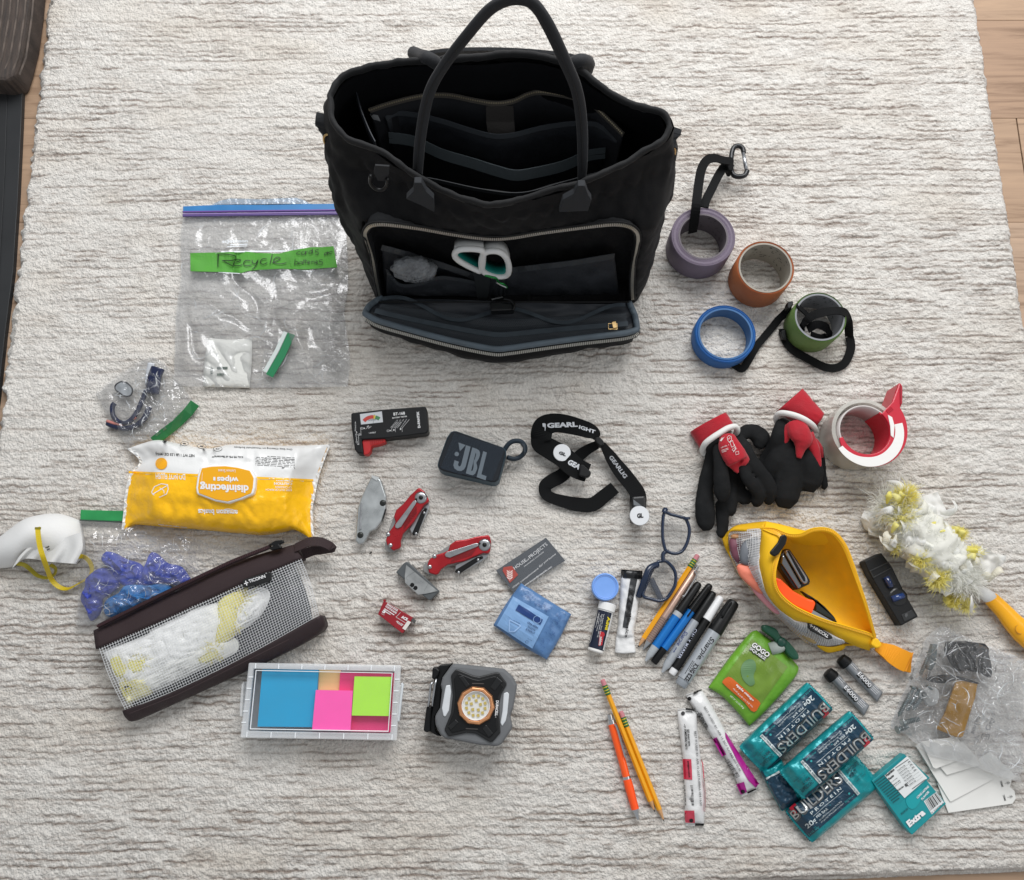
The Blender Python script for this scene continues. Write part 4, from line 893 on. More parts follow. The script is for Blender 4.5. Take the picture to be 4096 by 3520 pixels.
# refills packed in the brown pouch
rf = thing('duster_refills', 'white and pale yellow fluffy duster refills packed inside the brown mesh pouch', 'duster refills', fE(850, 1400), z=.005)
line1 = [P(*fE(*p), .014) for p in ((610,1600),(700,1500),(850,1400),(1000,1300),(1150,1220),(1280,1150))]
mb = MB()
for (f4, z, s) in (([(560,1400),(900,1250),(960,1420),(640,1600)], .018, 1), ([(850,1280),(1160,1150),(1180,1290),(960,1420)], .02, 2), ([(620,1560),(900,1440),(900,1560),(650,1670)], .018, 3), ([(900,1430),(1120,1300),(1130,1440),(920,1550)], .017, 6), ([(1120,1190),(1340,1100),(1300,1230),(1160,1330)], .018, 8)):
    g = flap(fE, f4, z, .006, s, 18); mb.grid(g)
mb.build('folded_cloth', M('efeee8', .85, bump=(90, .8, .004)), rf, smooth=True)
for k, (pts, hx_, z) in enumerate((
    ([(560,1430),(700,1370),(860,1320),(900,1420),(800,1500),(650,1580),(580,1540)], 'fbfbf9', .020), ([(820,1290),(980,1220),(1110,1200),(1140,1290),(1060,1370),(930,1430),(850,1400)], 'fcfcfa', .021),
    ([(900,1440),(1030,1380),(1130,1370),(1140,1430),(1000,1500),(900,1550),(780,1600),(700,1610),(760,1540)], 'fafaf6', .019), ([(620,1580),(720,1560),(760,1610),(680,1670),(640,1650)], 'f0eab4', .022),
    ([(1180,1170),(1290,1110),(1350,1130),(1320,1210),(1250,1270),(1180,1300)], 'f8f8f6', .019), ([(1120,1160),(1200,1115),(1240,1140),(1210,1230),(1190,1320),(1110,1350),(1120,1250)], 'efe78c', .024),
    ([(570,1450),(630,1440),(650,1520),(600,1530)], 'efe890', .024), ([(660,1460),(740,1450),(740,1500),(680,1510)], 'eee78c', .024), ([(610,1600),(680,1560),(690,1600),(640,1640)], 'ede474', .024), ([(1020,1440),(1110,1400),(1100,1440),(1040,1465)], 'f0eaa4', .025))):
    cx_ = sum(p[0] for p in pts)/len(pts); cy_ = sum(p[1] for p in pts)/len(pts); pts = [(cx_+(x-cx_)*(1.3 if k < 5 else 1.1), cy_+(y-cy_)*(1.3 if k < 5 else 1.1)) for x, y in pts]
    q = cat(mp(fE, pts), 6, True); cc_ = sum((Vector(p) for p in q), Vector((0, 0)))/len(q)
    for _ in range(14): q = [p if inside(p, PCL) else Vector(p).lerp(cc_, .08) for p in q]
    q = [P(*p, z) for p in q]; n = len(q); c = sum(q, Vector())/n; rr = []
    for j in range(15):
        t = 1-j/15; rr.append([Vector((c.x+(p.x-c.x)*t, c.y+(p.y-c.y)*t, min(.0322, z+.002+.009*(1-t**4)+.0065*nz(p.x*t*90+k, p.y*t*90, k)*(1-t**6)+.002*nz(p.x*t*260, p.y*t*260+k, k)))) for p in q])
    mb = MB().grid(rr, True); mb.f.append(tuple(range(14*n, 15*n))); mb.build('cloth_clump', M(hx_, .9, bump=(130, .3, .002)), rf, smooth=True)
for k, (a, b) in enumerate(((600,1490),(690,1480),(640,1590),(1070,1425),(1190,1200),(1160,1290),(1210,1150))):
    c = P(*fE(a, b), .024); fluff([c, c+Vector((.012, .007, 0))], .008, 130, .011, .0009, 60+k, .01, .3, .1, PCL, .0325).build('yellow_fibres', soft('faf4b4'), rf, kind='stuff')
fluff(line1, .020, 1500, .012, .0009, 3, .018, .3, .1, PCL, .033).build('fibres', FLW, rf, kind='stuff')
# ================================================================= middle of the rug
# ---- sticky note box
zb = .034
sb = thing('sticky_note_box', 'clear plastic lidded box of coloured sticky notes at the lower left centre', 'storage box', fJ(600, 800))
PP = film('f4f6f8', .10, .22, .25, 30, .15); PPW = M('f4f6f7', .3, alpha=.36)
out = [(152,562),(165,558),(1105,572),(1122,585),(1095,1040),(1080,1056),(112,1038),(95,1022)]
inn = [(195,606),(1068,624),(1042,1000),(157,984)]
O4 = [(150,560),(1122,574),(1094,1056),(95,1038)]
def frame(f, o4, i4, z1, z0, name, m, parent, bevel=.001):
    a = [P(*f(*p), z1) for p in o4]; b = [P(*f(*p), z1) for p in i4]; mb = MB(); n = len(a)
    v = a+b+[Vector((p.x, p.y, z0)) for p in a]+[Vector((p.x, p.y, z0)) for p in b]
    fs = []
    for i in range(n):
        j = (i+1) % n
        fs += [(i, j, n+j, n+i), (i, j, 2*n+j, 2*n+i), (n+i, n+j, 3*n+j, 3*n+i), (2*n+i, 2*n+j, 3*n+j, 3*n+i)]
    mb.add(v, fs); return mb.build(name, m, parent, bevel=bevel)
frame(fJ, O4, [(180,598),(1078,615),(1052,1010),(143,994)], zb, zb-.006, 'lid_rim', PPW, sb, .0015)
frame(fJ, inn, [(199,611),(1063,628),(1038,994),(163,979)], zb+.0012, zb-.001, 'lid_ridge', M('eef0f2', .3), sb, .0004)
MB().add([P(*fJ(*p), zb-.001) for p in inn], [(0, 1, 2, 3)]).build('lid_top', film('ffffff', .012, .02, .12, 20, .05), sb)
B4 = [(165,575),(1105,588),(1078,1042),(110,1026)]
frame(fJ, B4, [(172,582),(1098,595),(1072,1035),(117,1019)], zb-.006, .001, 'box_wall', PP, sb, .0006)
MB().slab(fJ, B4, .001, .003).build('box_floor', film('eef0f2', .06, .25, .3, 30, .1), sb)
for (x0, y0, x1, y1, n) in ((195,579,1080,594,6), (140,1016,1065,1033,6)):
    for k in range(n+1):
        t = k/n; c = P(*fJ(x0+(x1-x0)*t, y0+(y1-y0)*t), zb+.0004); MB().box(c, .0012, .0065, .0012, -.02).build('rib', M('eef1f3', .3), sb)
for (x0, y0, x1, y1) in ((165,650,120,940), (1098,665,1075,960)):
    for k in range(5):
        t = k/4; MB().box(P(*fJ(x0+(x1-x0)*t, y0+(y1-y0)*t), zb+.0004), .006, .0012, .0012).build('rib', M('eef1f3', .3), sb)
MB().slab(fJ, [(118,680),(104,700),(92,850),(94,900),(108,905)], .008, zb-.002, 0).build('side_bulge', PPW, sb, bevel=.001)
MB().tube([P(*fJ(*p), zb-.004) for p in ((1125,690),(1132,700),(1120,800),(1108,925),(1100,930))], .0018, 8).build('latch', M('dfe4e7', .3, alpha=.8), sb, smooth=True)
MB().slab(fJ, [(1112,700),(1128,705),(1108,915),(1094,912)], .01, zb-.003).build('latch_plate', PPW, sb, bevel=.0008)
def pad(pts, z0, z1, hexa, label):
    o = thing('sticky_note_pad', label, 'sticky notes', fJ(sum(p[0] for p in pts)/4, sum(p[1] for p in pts)/4), 'sticky note pads in the clear box', z0)
    n = 4
    for k in range(n):
        a = z0+(z1-z0)*k/n; b = z0+(z1-z0)*(k+1)/n; j = rnd.uniform(-1, 1)*1.2
        MB().slab(fJ, [(x+j, y+rnd.uniform(-.6, .6)) for x, y in pts], a+.0001, b).build('sheets', M(hexa, .7, var=.035, vs=25), o)
pad([(238,603),(596,606),(572,970),(208,966)], .004, .027, '1a9ccb', 'large square blue sticky note pad at the left in the clear box')
pad([(597,603),(737,606),(727,860),(580,855)], .004, .018, 'f0d28e', 'cream sticky note pad half hidden behind the pink pad in the box')
pad([(735,620),(1086,626),(1058,1003),(712,995)], .004, .022, 'e6407f', 'crimson pink sticky note pad under the lime green one in the box')
pad([(580,734),(816,738),(800,990),(556,988)], .0185, .0325, 'ff5cb4', 'hot pink square sticky note pad lying on top at the box middle')
pad([(826,647),(1066,650),(1049,899),(808,896)], .0225, .0325, 'aee84a', 'lime green square sticky note pad lying on top at the right')
# ---- work light
wl = thing('work_light', 'small square grey and black work light with a copper ring and white LEDs', 'work light', fJ(1600, 830))
G_ = [(1450,565),(1560,575),(1780,600),(1835,650),(1862,700),(1860,725),(1838,850),(1818,900),(1832,960),(1828,985),(1765,1078),(1740,1095),(1620,1085),(1400,1042),(1372,1020),(1342,960),(1335,905),(1370,848),(1382,740),(1375,700),(1385,655)]
zt = .05
cxy = (1595, 830)
low = [(x+(cxy[0]-x)*.03, y+(cxy[1]-y)*.03) for x, y in G_]
MB().slab(fJ, low, .001, zt-.018).build('rear_shell', M('1b1c1d', .6), wl, bevel=.003)
MB().slab(fJ, G_, zt-.018, zt-.002).build('rubber_bumper', M('67696b', .65, bump=(700, .15), var=.06), wl, bevel=.004, seg=3)
S_ = [(1482,600),(1580,640),(1622,648),(1730,620),(1745,622),(1796,688),(1795,700),(1762,760),(1748,820),(1750,900),(1757,1005),(1705,1065),(1690,1066),(1600,1012),(1540,1006),(1432,1030),(1422,1028),(1398,985),(1440,880),(1452,770),(1440,640),(1468,604)]
MB().slab(fJ, S_, zt-.003, zt+.001).build('face_plate', M('0f1011', .45, bump=(500, .2)), wl, bevel=.0014)
S2 = [(x+(cxy[0]-x)*.12, y+(cxy[1]-y)*.12) for x, y in S_]
MB().slab(fJ, S2, zt+.0005, zt+.0024).build('raised_face', M('111213', .4, spec=.3), wl, bevel=.001)
for pts in ([(1490,650),(1515,640),(1560,700),(1540,720)], [(1735,650),(1770,680),(1720,740),(1690,715)], [(1710,1010),(1680,1035),(1640,980),(1665,955)], [(1440,990),(1420,965),(1470,920),(1490,940)]):
    MB().slab(fJ, pts, zt+.001, zt+.0034).build('ridge', M('141516', .3), wl, bevel=.0009)
cc = (1600, 832); rr_ = P(*fJ(1722, 832), zt).x-P(*fJ(*cc), zt).x; C = P(*fJ(*cc), zt+.0022)
CO = M('e2a273', .3, .8, var=.08, vs=40)
MB().spin(C, [(rr_*.77, -.004), (rr_*1.0, -.002), (rr_*.99, .002), (rr_*.93, .0055), (rr_*.79, .0058), (rr_*.75, .002), (rr_*.75, -.002)], 10, ph=.2).build('copper_ring', CO, wl, bevel=.0006)
MB().spin(C, [(rr_*.745, -.001), (rr_*.745, .0042), (rr_*.70, .0048), (rr_*.70, -.001)], 48, closed=True).build('lens_rim', M('e8e8e6', .3), wl, smooth=True)
MB().spin(C, [(0.0001, .0012), (rr_*.735, .0012), (rr_*.735, -.001)], 48).build('reflector', M('d9d8d3', .6), wl)
k0 = 0
for (n, r) in ((12, .50), (5, .25)):
    for k in range(n):
        a = 2*math.pi*k/n+.25; c = C+Vector((math.cos(a)*rr_*r, math.sin(a)*rr_*r, .0022)); MB().box(c, .0034, .0034, .0012, .2).build('led', M('b9a136', .4), wl)
MB().spin(C, [(0.0001, .0048), (rr_*.72, .0046), (rr_*.72, .0040)], 48).build('lens', M('ffffff', .4, alpha=.04, spec=.05), wl)
for pts in ([(1408,705),(1436,700),(1442,745),(1428,865),(1405,905),(1392,900),(1382,850),(1400,745)], [(1776,755),(1800,745),(1812,760),(1800,885),(1790,930),(1768,965),(1755,945),(1768,870)]):
    MB().slab(fJ, pts, zt-.006, zt-.0005).build('side_lamp', M('cfd3d6', .25, var=.05), wl, bevel=.0012)
MB().slab(fJ, [(1452,563),(1385,660),(1372,850),(1338,905),(1345,1000),(1380,1030),(1350,1025),(1290,990),(1320,850),(1330,690),(1335,600),(1375,572)], .006, .028).build('stand', BLK, wl, bevel=.003)
MB().slab(fJ, [(1322,590),(1345,585),(1372,610),(1362,640),(1340,668),(1318,662)], .012, .034).build('stand_arm', BLK, wl, bevel=.002)
MB().slab(fJ, [(1284,838),(1318,838),(1308,1000),(1285,1004),(1264,996)], .012, .034).build('stand_arm', BLK, wl, bevel=.002)
for pts in ([(1348,662),(1340,700),(1326,790),(1322,836)], [(1325,682),(1312,700),(1302,800),(1296,838)]): MB().tube([P(*fJ(*p), .036) for p in pts], .0015, 8).build('wire_bracket', METAL, wl, smooth=True)
pr = Print(fJ, None, zt+.0026, .0004); pr.t('DURACELL', (1729,800), (1722,898), (1746,801), bold=.03); pr.t('®', (1722,902), (1722,908), h=8); pr.build('lettering', INKW, wl)
pr = Print(fJ, None, zt+.0026, .0003); pr.quad((1575,688),(1650,690),(1650,696),(1575,694)); pr.quad((1535,976),(1612,980),(1612,986),(1535,982)); pr.build('vent_mark', M('4a4542', .5), wl)
# ---- battery tester
bt = thing('battery_tester', 'black battery tester with a small dial and a red slider below the tote bag', 'battery tester', fG(550, 300))
body = [(220,200),(235,192),(480,165),(840,138),(855,142),(862,160),(877,345),(862,366),(700,388),(510,410),(312,420),(328,540),(275,535),(252,505),(222,300)]
MB().slab(fG, body, .001, .022).build('tester_body', M('101113', .45, bump=(500, .15), spec=.3), bt, bevel=.0018, seg=3)
MB().slab(fG, [(312,414),(495,397),(508,405),(513,440),(470,458),(400,472),(388,485),(385,520),(362,546),(325,547)], .003, .018).build('slider', M('b81b1e', .45), bt, bevel=.0015)
for k in range(7):
    x = 385+k*17; MB().slab(fG, [(x,420-k*1.5),(x+6,419-k*1.5),(x+8,462-k*4),(x+2,463-k*4)], .017, .0195).build('grip_ridge', M('9c1417', .5), bt)
MB().slab(fG, [(295,204),(482,180),(492,273),(305,293)], .0215, .0226).build('dial_window', M('c9cccf', .12, coat=.5), bt, bevel=.0003)
Pz = .0226
def arc(c, r0, r1, a0, a1, n=10): return [[(c[0]+r*math.cos(a0+(a1-a0)*k/n), c[1]-r*math.sin(a0+(a1-a0)*k/n)) for k in range(n+1)] for r in (r0, r1)]
for col, a0, a1 in (('b8392f', 2.45, 1.50), ('d9c23c', 1.50, 1.36), ('3f7a4f', 1.34, .95)):
    pr = Print(fG, None, Pz, .0004); A, B = arc((405, 325), 82, 112, a0, a1); pr.strip(B, A, 10, 1); pr.build('dial_scale', M(col, .5), bt)
pr = Print(fG, None, Pz, .0004); pr.t('BATTERY TEST', (370,262), (432,256), h=10, bold=.01); pr.line([(405,300),(420,205)], 2); pr.build('dial_print', M('2a3a36', .5), bt)
pr = Print(fG, None, .022, .0004)
pr.t('BT-168', (582,216), (678,207), (580,192), bold=.03, space=1.1); pr.t('BATTERY TESTER', (572,243), (696,228), h=11, bold=.02)
pr.t('D-FANTIX', (808,320), (796,182), (788,322), bold=.045)
pr.t('1.5VOLT', (374,370), (432,365), h=12, bold=.01); pr.t('CELL', (368,330), (395,308), h=10); pr.t('AAA', (356,318), (372,303), h=9)
for k, s_ in enumerate(('AAA/AA/C/D 1.5V', '9V/N/AAAA 1.5V', 'C/AA/D/N 1.5V', '3.7V/1.5V BATT')):
    pr.t(s_, (560+k*28,322+k*1), (618+k*26,255-k*2), h=8)
for x in (568, 598, 655): pr.line([(x,355),(x-3,325),(x+60,250)] if x > 600 else [(x,355),(x-3,325),(x+45,268)], 2)
pr.poly([(548,336),(548,352),(560,344)]); pr.poly([(580,330),(580,347),(592,339)]); pr.poly([(636,322),(636,340),(648,331)]); pr.poly([(328,317),(328,333),(340,325)])
for c in ((534,346,9), (314,325,9), (293,377,8), (266,377,8), (270,442,8)):
    pr.line([(c[0]+c[2]*math.cos(a), c[1]+c[2]*math.sin(a)) for a in [k*.6 for k in range(12)]], 1.6); pr.line([(c[0]-4,c[1]),(c[0]+4,c[1])], 1.6)
pr.line([(302,318),(306,385)], 1.8); pr.line([(283,380),(288,465)], 1.8); pr.line([(345,333),(372,303)], 1.8)
pr.t('FP3 SELECTOR', (262,350), (262,268), h=9); pr.t('9VOLT', (273,430), (270,390), h=9); pr.poly([(262,360),(274,360),(268,350)]); pr.poly([(274,462),(286,462),(280,452)])
pr.build('lettering', INKW, bt)
# ---- speaker
sp = thing('bluetooth_speaker', 'small navy blue portable speaker with large letters and a loop strap', 'speaker', fG(1240, 560))
face = [(1062,352),(1085,342),(1115,343),(1500,478),(1532,495),(1540,525),(1512,640),(1480,760),(1455,785),(1420,786),(1000,690),(960,668),(948,640),(960,590),(1030,400)]
zs = .038
f2 = [(x+(1245-x)*.012, y+(565-y)*.012) for x, y in face]
MB().slab(fG, f2, .001, zs-.004).build('speaker_case', M('27424f', .55, bump=(600, .2)), sp, bevel=.004, seg=3)
MB().slab(fG, [(x+(1245-x)*.035, y+(565-y)*.035) for x, y in face], zs-.006, zs).build('front_grille', M('0b131c', .75, bump=(1100, .9, .001)), sp, bevel=.002, seg=3)
mb = MB()
for i in range(46):           # woven dots of the grille cloth
    for j in range(34):
        u, v = (i+.5+.5*(j % 2))/46.5, (j+.5)/34; x = 1095+(u*430)-v*118; y = 362+u*138+v*300
        c = P(*fG(x, y), zs+.0002)
        if inside((x, y), [(a+(1245-a)*.06, b+(565-b)*.06) for a, b in face]): mb.box(c, .0007, .0007, .0005, -.3)
mb.build('grille_weave', M('24384a', .5), sp, kind='stuff')
pr = Print(fG, None, zs, .0007)
def sk(x, y): return (1132+x*242-y*58, 440+x*85+y*232)     # logo frame: x right, y down, 0..1
pr.poly([sk(0,.02),sk(.26,.02),sk(.04+.08,.30)]); pr.build('logo_mark', M('5c6770', .5), sp)
pr = Print(fG, None, zs, .0007); pr.disc(sk(.04,.43), 19)
pr.poly([sk(*p) for p in [(.27,.02),(.43,.02),(.43,.74),(.40,.86),(.32,.95),(.20,.98),(.08,.94),(.02,.84),(.02,.66),(.17,.66),(.17,.78),(.22,.82),(.26,.78),(.27,.70)]])
for h in (0, .0):
    pr.strip([sk(.49,.02),sk(.64,.02)], [sk(.49,.97),sk(.64,.97)], 1, 1)
pr.strip([sk(.64,.02),sk(.72,.03),sk(.79,.12),sk(.80,.28),sk(.76,.42),sk(.72,.47),sk(.78,.54),sk(.82,.68),sk(.80,.86),sk(.73,.96),sk(.64,.97)],
         [sk(.64,.16),sk(.66,.17),sk(.67,.2),sk(.67,.30),sk(.665,.38),sk(.645,.47),sk(.66,.56),sk(.69,.66),sk(.69,.78),sk(.67,.82),sk(.64,.83)], 12, 1)
pr.strip([sk(.87,.02),sk(1.0,.02)], [sk(.87,.97),sk(1.0,.97)], 1, 1); pr.strip([sk(1.0,.82),sk(1.18,.82)], [sk(1.0,.97),sk(1.18,.97)], 1, 1)
pr.build('lettering', M('5c6770', .5), sp, kind='stuff')
MB().tube(cat([P(*fG(*p), z) for p, z in (((1520,510),.02),((1560,455),.024),((1610,432),.026),((1665,440),.026),((1695,480),.022),((1690,530),.018),((1650,570),.014),((1600,585),.014),((1545,570),.016))], 6), .0034, 10, flat=1.6).build('loop_strap', M('1d2c38', .6, bump=(900, .3)), sp, smooth=True)
MB().slab(fG, [(1662,430),(1700,462),(1702,530),(1688,540),(1680,480),(1655,445)], .018, .030).build('strap_end', M('1a2833', .5), sp, bevel=.001)
# ---- head lamp with its printed band
hl = thing('head_lamp', 'black head lamp with a white printed elastic band lying in loops below the caption area', 'head lamp', fH(400, 500))
hl['label'] = 'black head lamp with a white printed elastic band lying in loops right of the speaker'
BND = M('0b0c0d', .8, bump=(1400, .5), spec=.2)
def P2(f, l): return cat([P(*f(a, b), c) for a, b, c in l], 6)
b1 = [(650,340,.022),(600,285,.026),(450,235,.030),(300,205,.030),(210,215,.028),(160,250,.024),(143,330,.02),(150,390,.018),(230,440,.018),(330,500,.02),(450,600,.024),(560,650,.022)]
o1 = MB().strap(P2(fH, b1), [.012, .022, .026, .028, .03, .03, .028, .03, .03, .026], .0016, angs=[-.6, .3, .55, .3, -.4, -.2, 0, 0]); o1.build('elastic_band', BND, hl, smooth=False)
b2 = [(690,395,.02),(740,470,.015),(800,560,.012),(860,640,.013),(940,740,.014),(1000,830,.016),(1010,920,.02),(1015,980,.024)]
o2 = MB().strap(P2(fH, b2), [.010, .018, .022, .022, .024, .02], .0016, angs=[.5, .2, 0, .2, .3]); o2.build('elastic_band', BND, hl)
b3 = [(640,400,.016),(560,440,.01),(480,500,.006),(400,590,.006),(330,670,.006),(240,720,.006),(180,770,.005),(200,850,.004),(330,900,.004),(470,930,.004),(600,930,.004),(700,860,.004),(800,780,.005)]
MB().strap(P2(fH, b3), [.012, .016, .018, .02, .018, .016, .02, .02, .018], .0016, angs=[.6, .3, 0, .2, 0, 0]).build('elastic_band', BND, hl)
MB().slab(fH, [(630,330),(665,325),(705,370),(700,400),(675,415),(640,385),(622,355)], .014, .028).build('buckle', BLK, hl, bevel=.0015)
MB().slab(fH, [(492,575),(515,570),(590,640),(585,672),(540,692),(478,672)], .018, .032).build('buckle', BLK, hl, bevel=.002)
for o_, txts in ((o1, (('GEARLIGHT', (205,250), (630,300), (196,200)),)),):
    bv = o_.bvh(); pr = Print(fH, bv, .03, .0008)
    pr.t('GEARL', (200,246), (470,235), (196,205), bold=.05); pr.t('IGHT', (478,252), (622,300), (484,222), bold=.04)
    pr.t('GEA', (375,565), (478,620), (400,528), bold=.05)
    pr.strip([(155,208),(170,205),(185,212),(186,240),(180,275)], [(160,240),(170,235),(174,240),(176,255),(176,272)], 6, 1)
    pr.build('band_print', M('c9ccd0', .6), hl)
bv = o2.bvh(); pr = Print(fH, bv, .012, .0008)
pr.t('GEARLIG', (745,510), (885,700), (775,490), bold=.03); pr.build('band_print', M('9ea1a5', .6), hl)
MB().spin(P(*fH(330, 470), .0205), [(.0001, .0018), (.012, .0016), (.0125, 0)], 28).build('logo_badge', M('d8dadc', .5), hl)
pr = Print(fH, None, .0225, .0004); pr.t('GL', (300,478), (362,500), h=26, bold=.05); pr.build('badge_letters', INK, hl)
MB().slab(fH, [(950,860),(1075,850),(1082,1075),(955,1085)], .004, .030).build('lamp_housing', M('111213', .4), hl, bevel=.003)
MB().slab(fH, [(965,885),(990,905),(1040,942),(1000,945),(968,935)], .030, .0308).build('reflector_corner', M('8e9295', .2, .7), hl)
MB().spin(P(*fH(1020, 1030), .030), [(.0001, .0012), (.013, .001), (.0135, 0)], 28).build('logo_badge', M('d8dadc', .5), hl)
pr = Print(fH, None, .0312, .0003); pr.t('GL', (1000,1050), (1055,1045), h=38, bold=.06); pr.build('badge_letters', INK, hl)
# ---- clear case under it with small print
# ---- folding utility knives
RED = M('a5121d', .3, .35, coat=.3, var=.06); STL = M('a9abad', .3, .9, bump=(200, .1), var=.08); GREYM = M('9a9a98', .4, .7)
def knife(label, T, body_m, body_name='handle'):
    o = thing('folding_knife', label, 'utility knife', fG(*T(400, 300)), 'folding utility knives')
    f = lambda x, y: fG(*T(x, y))
    bd = [(868,1480),(880,1440),(930,1400),(1000,1380),(1045,1360),(1060,1310),(1110,1275),(1200,1265),(1290,1240),(1385,1228),(1400,1245),(1410,1290),(1400,1370),(1385,1385),(1340,1382),(1270,1410),(1180,1450),(1110,1465),(1040,1480),(985,1520),(960,1558),(940,1568),(880,1550)]
    under = [(830,1500),(850,1470),(960,1380),(1060,1310),(1200,1270),(1385,1232),(1395,1380),(1370,1420),(1320,1460),(1140,1555),(1100,1540),(1130,1470),(1000,1510),(960,1560),(925,1572),(870,1562),(838,1538)]
    MB().slab(f, under, .003, .008).build('steel_liner', GREYM, o, bevel=.0006)
    q = MB().slab(f, bd, .008, .0165); q.build(body_name, body_m, o, bevel=.0022, seg=3)
    MB().slab(f, [(1105,1520),(1110,1480),(1300,1405),(1390,1390),(1370,1420),(1330,1450),(1145,1556)], .002, .009).build('blade_holder', M('b9bbbd', .28, .9), o, bevel=.0006)
    MB().slab(f, [(1100,1545),(1112,1520),(1285,1418),(1320,1412),(1322,1436),(1140,1560)], .0085, .0115).build('blade_clamp', BLK, o, bevel=.001)
    MB().slab(f, [(1015,1395),(1030,1375),(1280,1298),(1300,1300),(1300,1322),(1275,1335),(1100,1405),(1060,1422),(1025,1415)], .0175, .019).build('belt_clip', STL, o, bevel=.0006)
    for (x, y, r, m) in ((1353,1313,.0085,STL),(1353,1313,.003,BLK),(928,1410,.003,STL),(889,1500,.003,STL),(1298,1440,.002,STL),(1133,1547,.002,STL),(1328,1420,.002,BLK),(1312,1303,.002,BLK)):
        z = .0165 if r < .008 and y < 1412 and x < 1352 else (.0115 if y > 1412 and x > 1000 else .0165)
        MB().spin(P(*f(x, y), z+(.002 if r == .003 and x == 1353 else 0)), [(.0001, .0016), (r*.7, .0015), (r, .0006), (r, -.001)], 20).build('rivet', m, o, smooth=True)
    mb = MB()
    for i in range(9):
        for j in range(5):
            x = 1075+i*20; y = 1452-i*6.5-j*11+i*.2; mb.box(P(*f(x+j*8, y), .0168), .0024, .0011, .0009, .35)
    mb.build('grip_texture', M('7c0d15', .35), o, kind='stuff')
    return o
def xf(cx, cy, dx, dy, rot, s=1.0):
    c, q = math.cos(rot)*s, math.sin(rot)*s
    return lambda x, y: (dx+(x-cx)*c-(y-cy)*q, dy+(x-cx)*q+(y-cy)*c)
knife('red folding utility knife with a steel clip, the lower right one above the blades', lambda x, y: (x, y), RED)
knife('red folding utility knife lying steeper, between the silver knife and the other red one', xf(880, 1500, 548, 1322, -.62, .96), RED)
sk_ = thing('silver_knife', 'silver folding utility knife lying upright, left of the two red ones', 'utility knife', fG(400, 1050), 'folding utility knives')
MB().slab(fG, [(275,1000),(310,900),(395,725),(455,735),(475,765),(520,900),(515,1010),(480,1115),(430,1180),(380,1200),(350,1260),(320,1305),(280,1305),(255,1275),(262,1200)], .004, .016).build('handle', M('b8bcbc', .3, .75, var=.08), sk_, bevel=.0022, seg=3)
MB().slab(fG, [(395,722),(460,740),(440,770),(396,742)], .016, .0175).build('blade_tip', M('d4d7d6', .3, .6), sk_)
MB().slab(fG, [(300,960),(315,950),(308,1180),(285,1190)], .016, .0178).build('belt_clip', STL, sk_, bevel=.0005)
MB().slab(fG, [(512,1010),(520,1005),(500,1080),(482,1118)], .014, .0168).build('black_edge', BLK, sk_)
for c in ((300,1230), (490,958)): MB().spin(P(*fG(*c), .016), [(.0001, .0012), (.0025, .0012), (.0042, .0006), (.0045, -.001)], 20).build('rivet', M('3a3c3a', .3, .8), sk_, smooth=True)
# ---- blade dispenser
bd = thing('blade_dispenser', 'dark grey blade case with a steel utility blade on top, below the red knives', 'blade case', fG(790, 1620))
MB().slab(fG, [(600,1545),(672,1465),(690,1455),(705,1458),(968,1700),(965,1712),(900,1775),(878,1782)], .001, .014).build('case', M('4b4f51', .5, bump=(400, .15)), bd, bevel=.0012)
MB().slab(fG, [(688,1482),(955,1705),(850,1728),(790,1735),(680,1635),(676,1580)], .0145, .0153).build('blade', M('b3b5b4', .32, .85, bump=(300, .15), var=.1), bd)
for c in ((740,1653), (768,1678)):
    MB().spin(P(*fG(*c), .0153), [(.0001, .0004), (.0028, .0004), (.0028, -.0004)], 18).build('notch', BLK, bd)
    MB().slab(fG, [(c[0]-16,c[1]-2),(c[0]+2,c[1]+12),(c[0]-2,c[1]+22),(c[0]-24,c[1]+4)], .0145, .0157).build('notch', BLK, bd)
pr = Print(fG, None, .0153, .0003); pr.line(cat([(700,1612),(690,1590),(730,1560),(770,1545),(845,1600),(868,1625)], 4), 1.6); pr.line([(880,1635),(840,1705)], 1.6); pr.build('engraving', M('6f7170', .4, .6), bd)
# ---- razor blade box
rz = thing('razor_blade_box', 'tiny red cardboard box of single edge razor blades, slightly open', 'blade box', fJ(1080, 270))
REDC = M('8f1220', .45, bump=(200, .15), var=.06)
top = [(1010,168),(1022,160),(1200,270),(1140,372),(1108,365),(975,245)]
MB().slab(fJ, [(1012,165),(1198,272),(1130,372),(975,250)], .001, .016).build('carton', REDC, rz, bevel=.0005)
MB().slab(fJ, [(1008,158),(1018,155),(1026,160),(1020,172),(1010,170)], .010, .0165).build('tuck_flap', REDC, rz)
MB().slab(fJ, [(1193,268),(1212,290),(1205,308),(1188,292)], .004, .0155).build('tuck_flap', M('4a4a48', .6), rz)
MB().slab(fJ, [(1165,290),(1186,300),(1150,352),(1130,340)], .0162, .0170).build('flap_inside', M('d9d6cf', .6), rz)
pr = Print(fJ, None, .016, .0005)
pr.t('SINGLE EDGE', (1030,190), (1098,232), h=13, bold=.03); pr.t('RAZOR BLADES', (1022,203), (1090,248), h=12, bold=.03); pr.t('5', (1000,235), (1018,246), h=20, bold=.05); pr.t('PACK', (996,248), (1015,258), h=6)
pr.line([(1120,238),(1090,268),(1150,305)], 1.8); pr.t('ACE', (1122,272), (1160,292), h=17, bold=.05); pr.t('.009 in blade', (1090,296), (1135,320), h=8, bold=.02); pr.t('thickness', (1095,304), (1128,326), h=8, bold=.02); pr.fine((1018,212),(1080,252),(1012,222), 2, .5)
pr.build('lettering', INKW, rz)
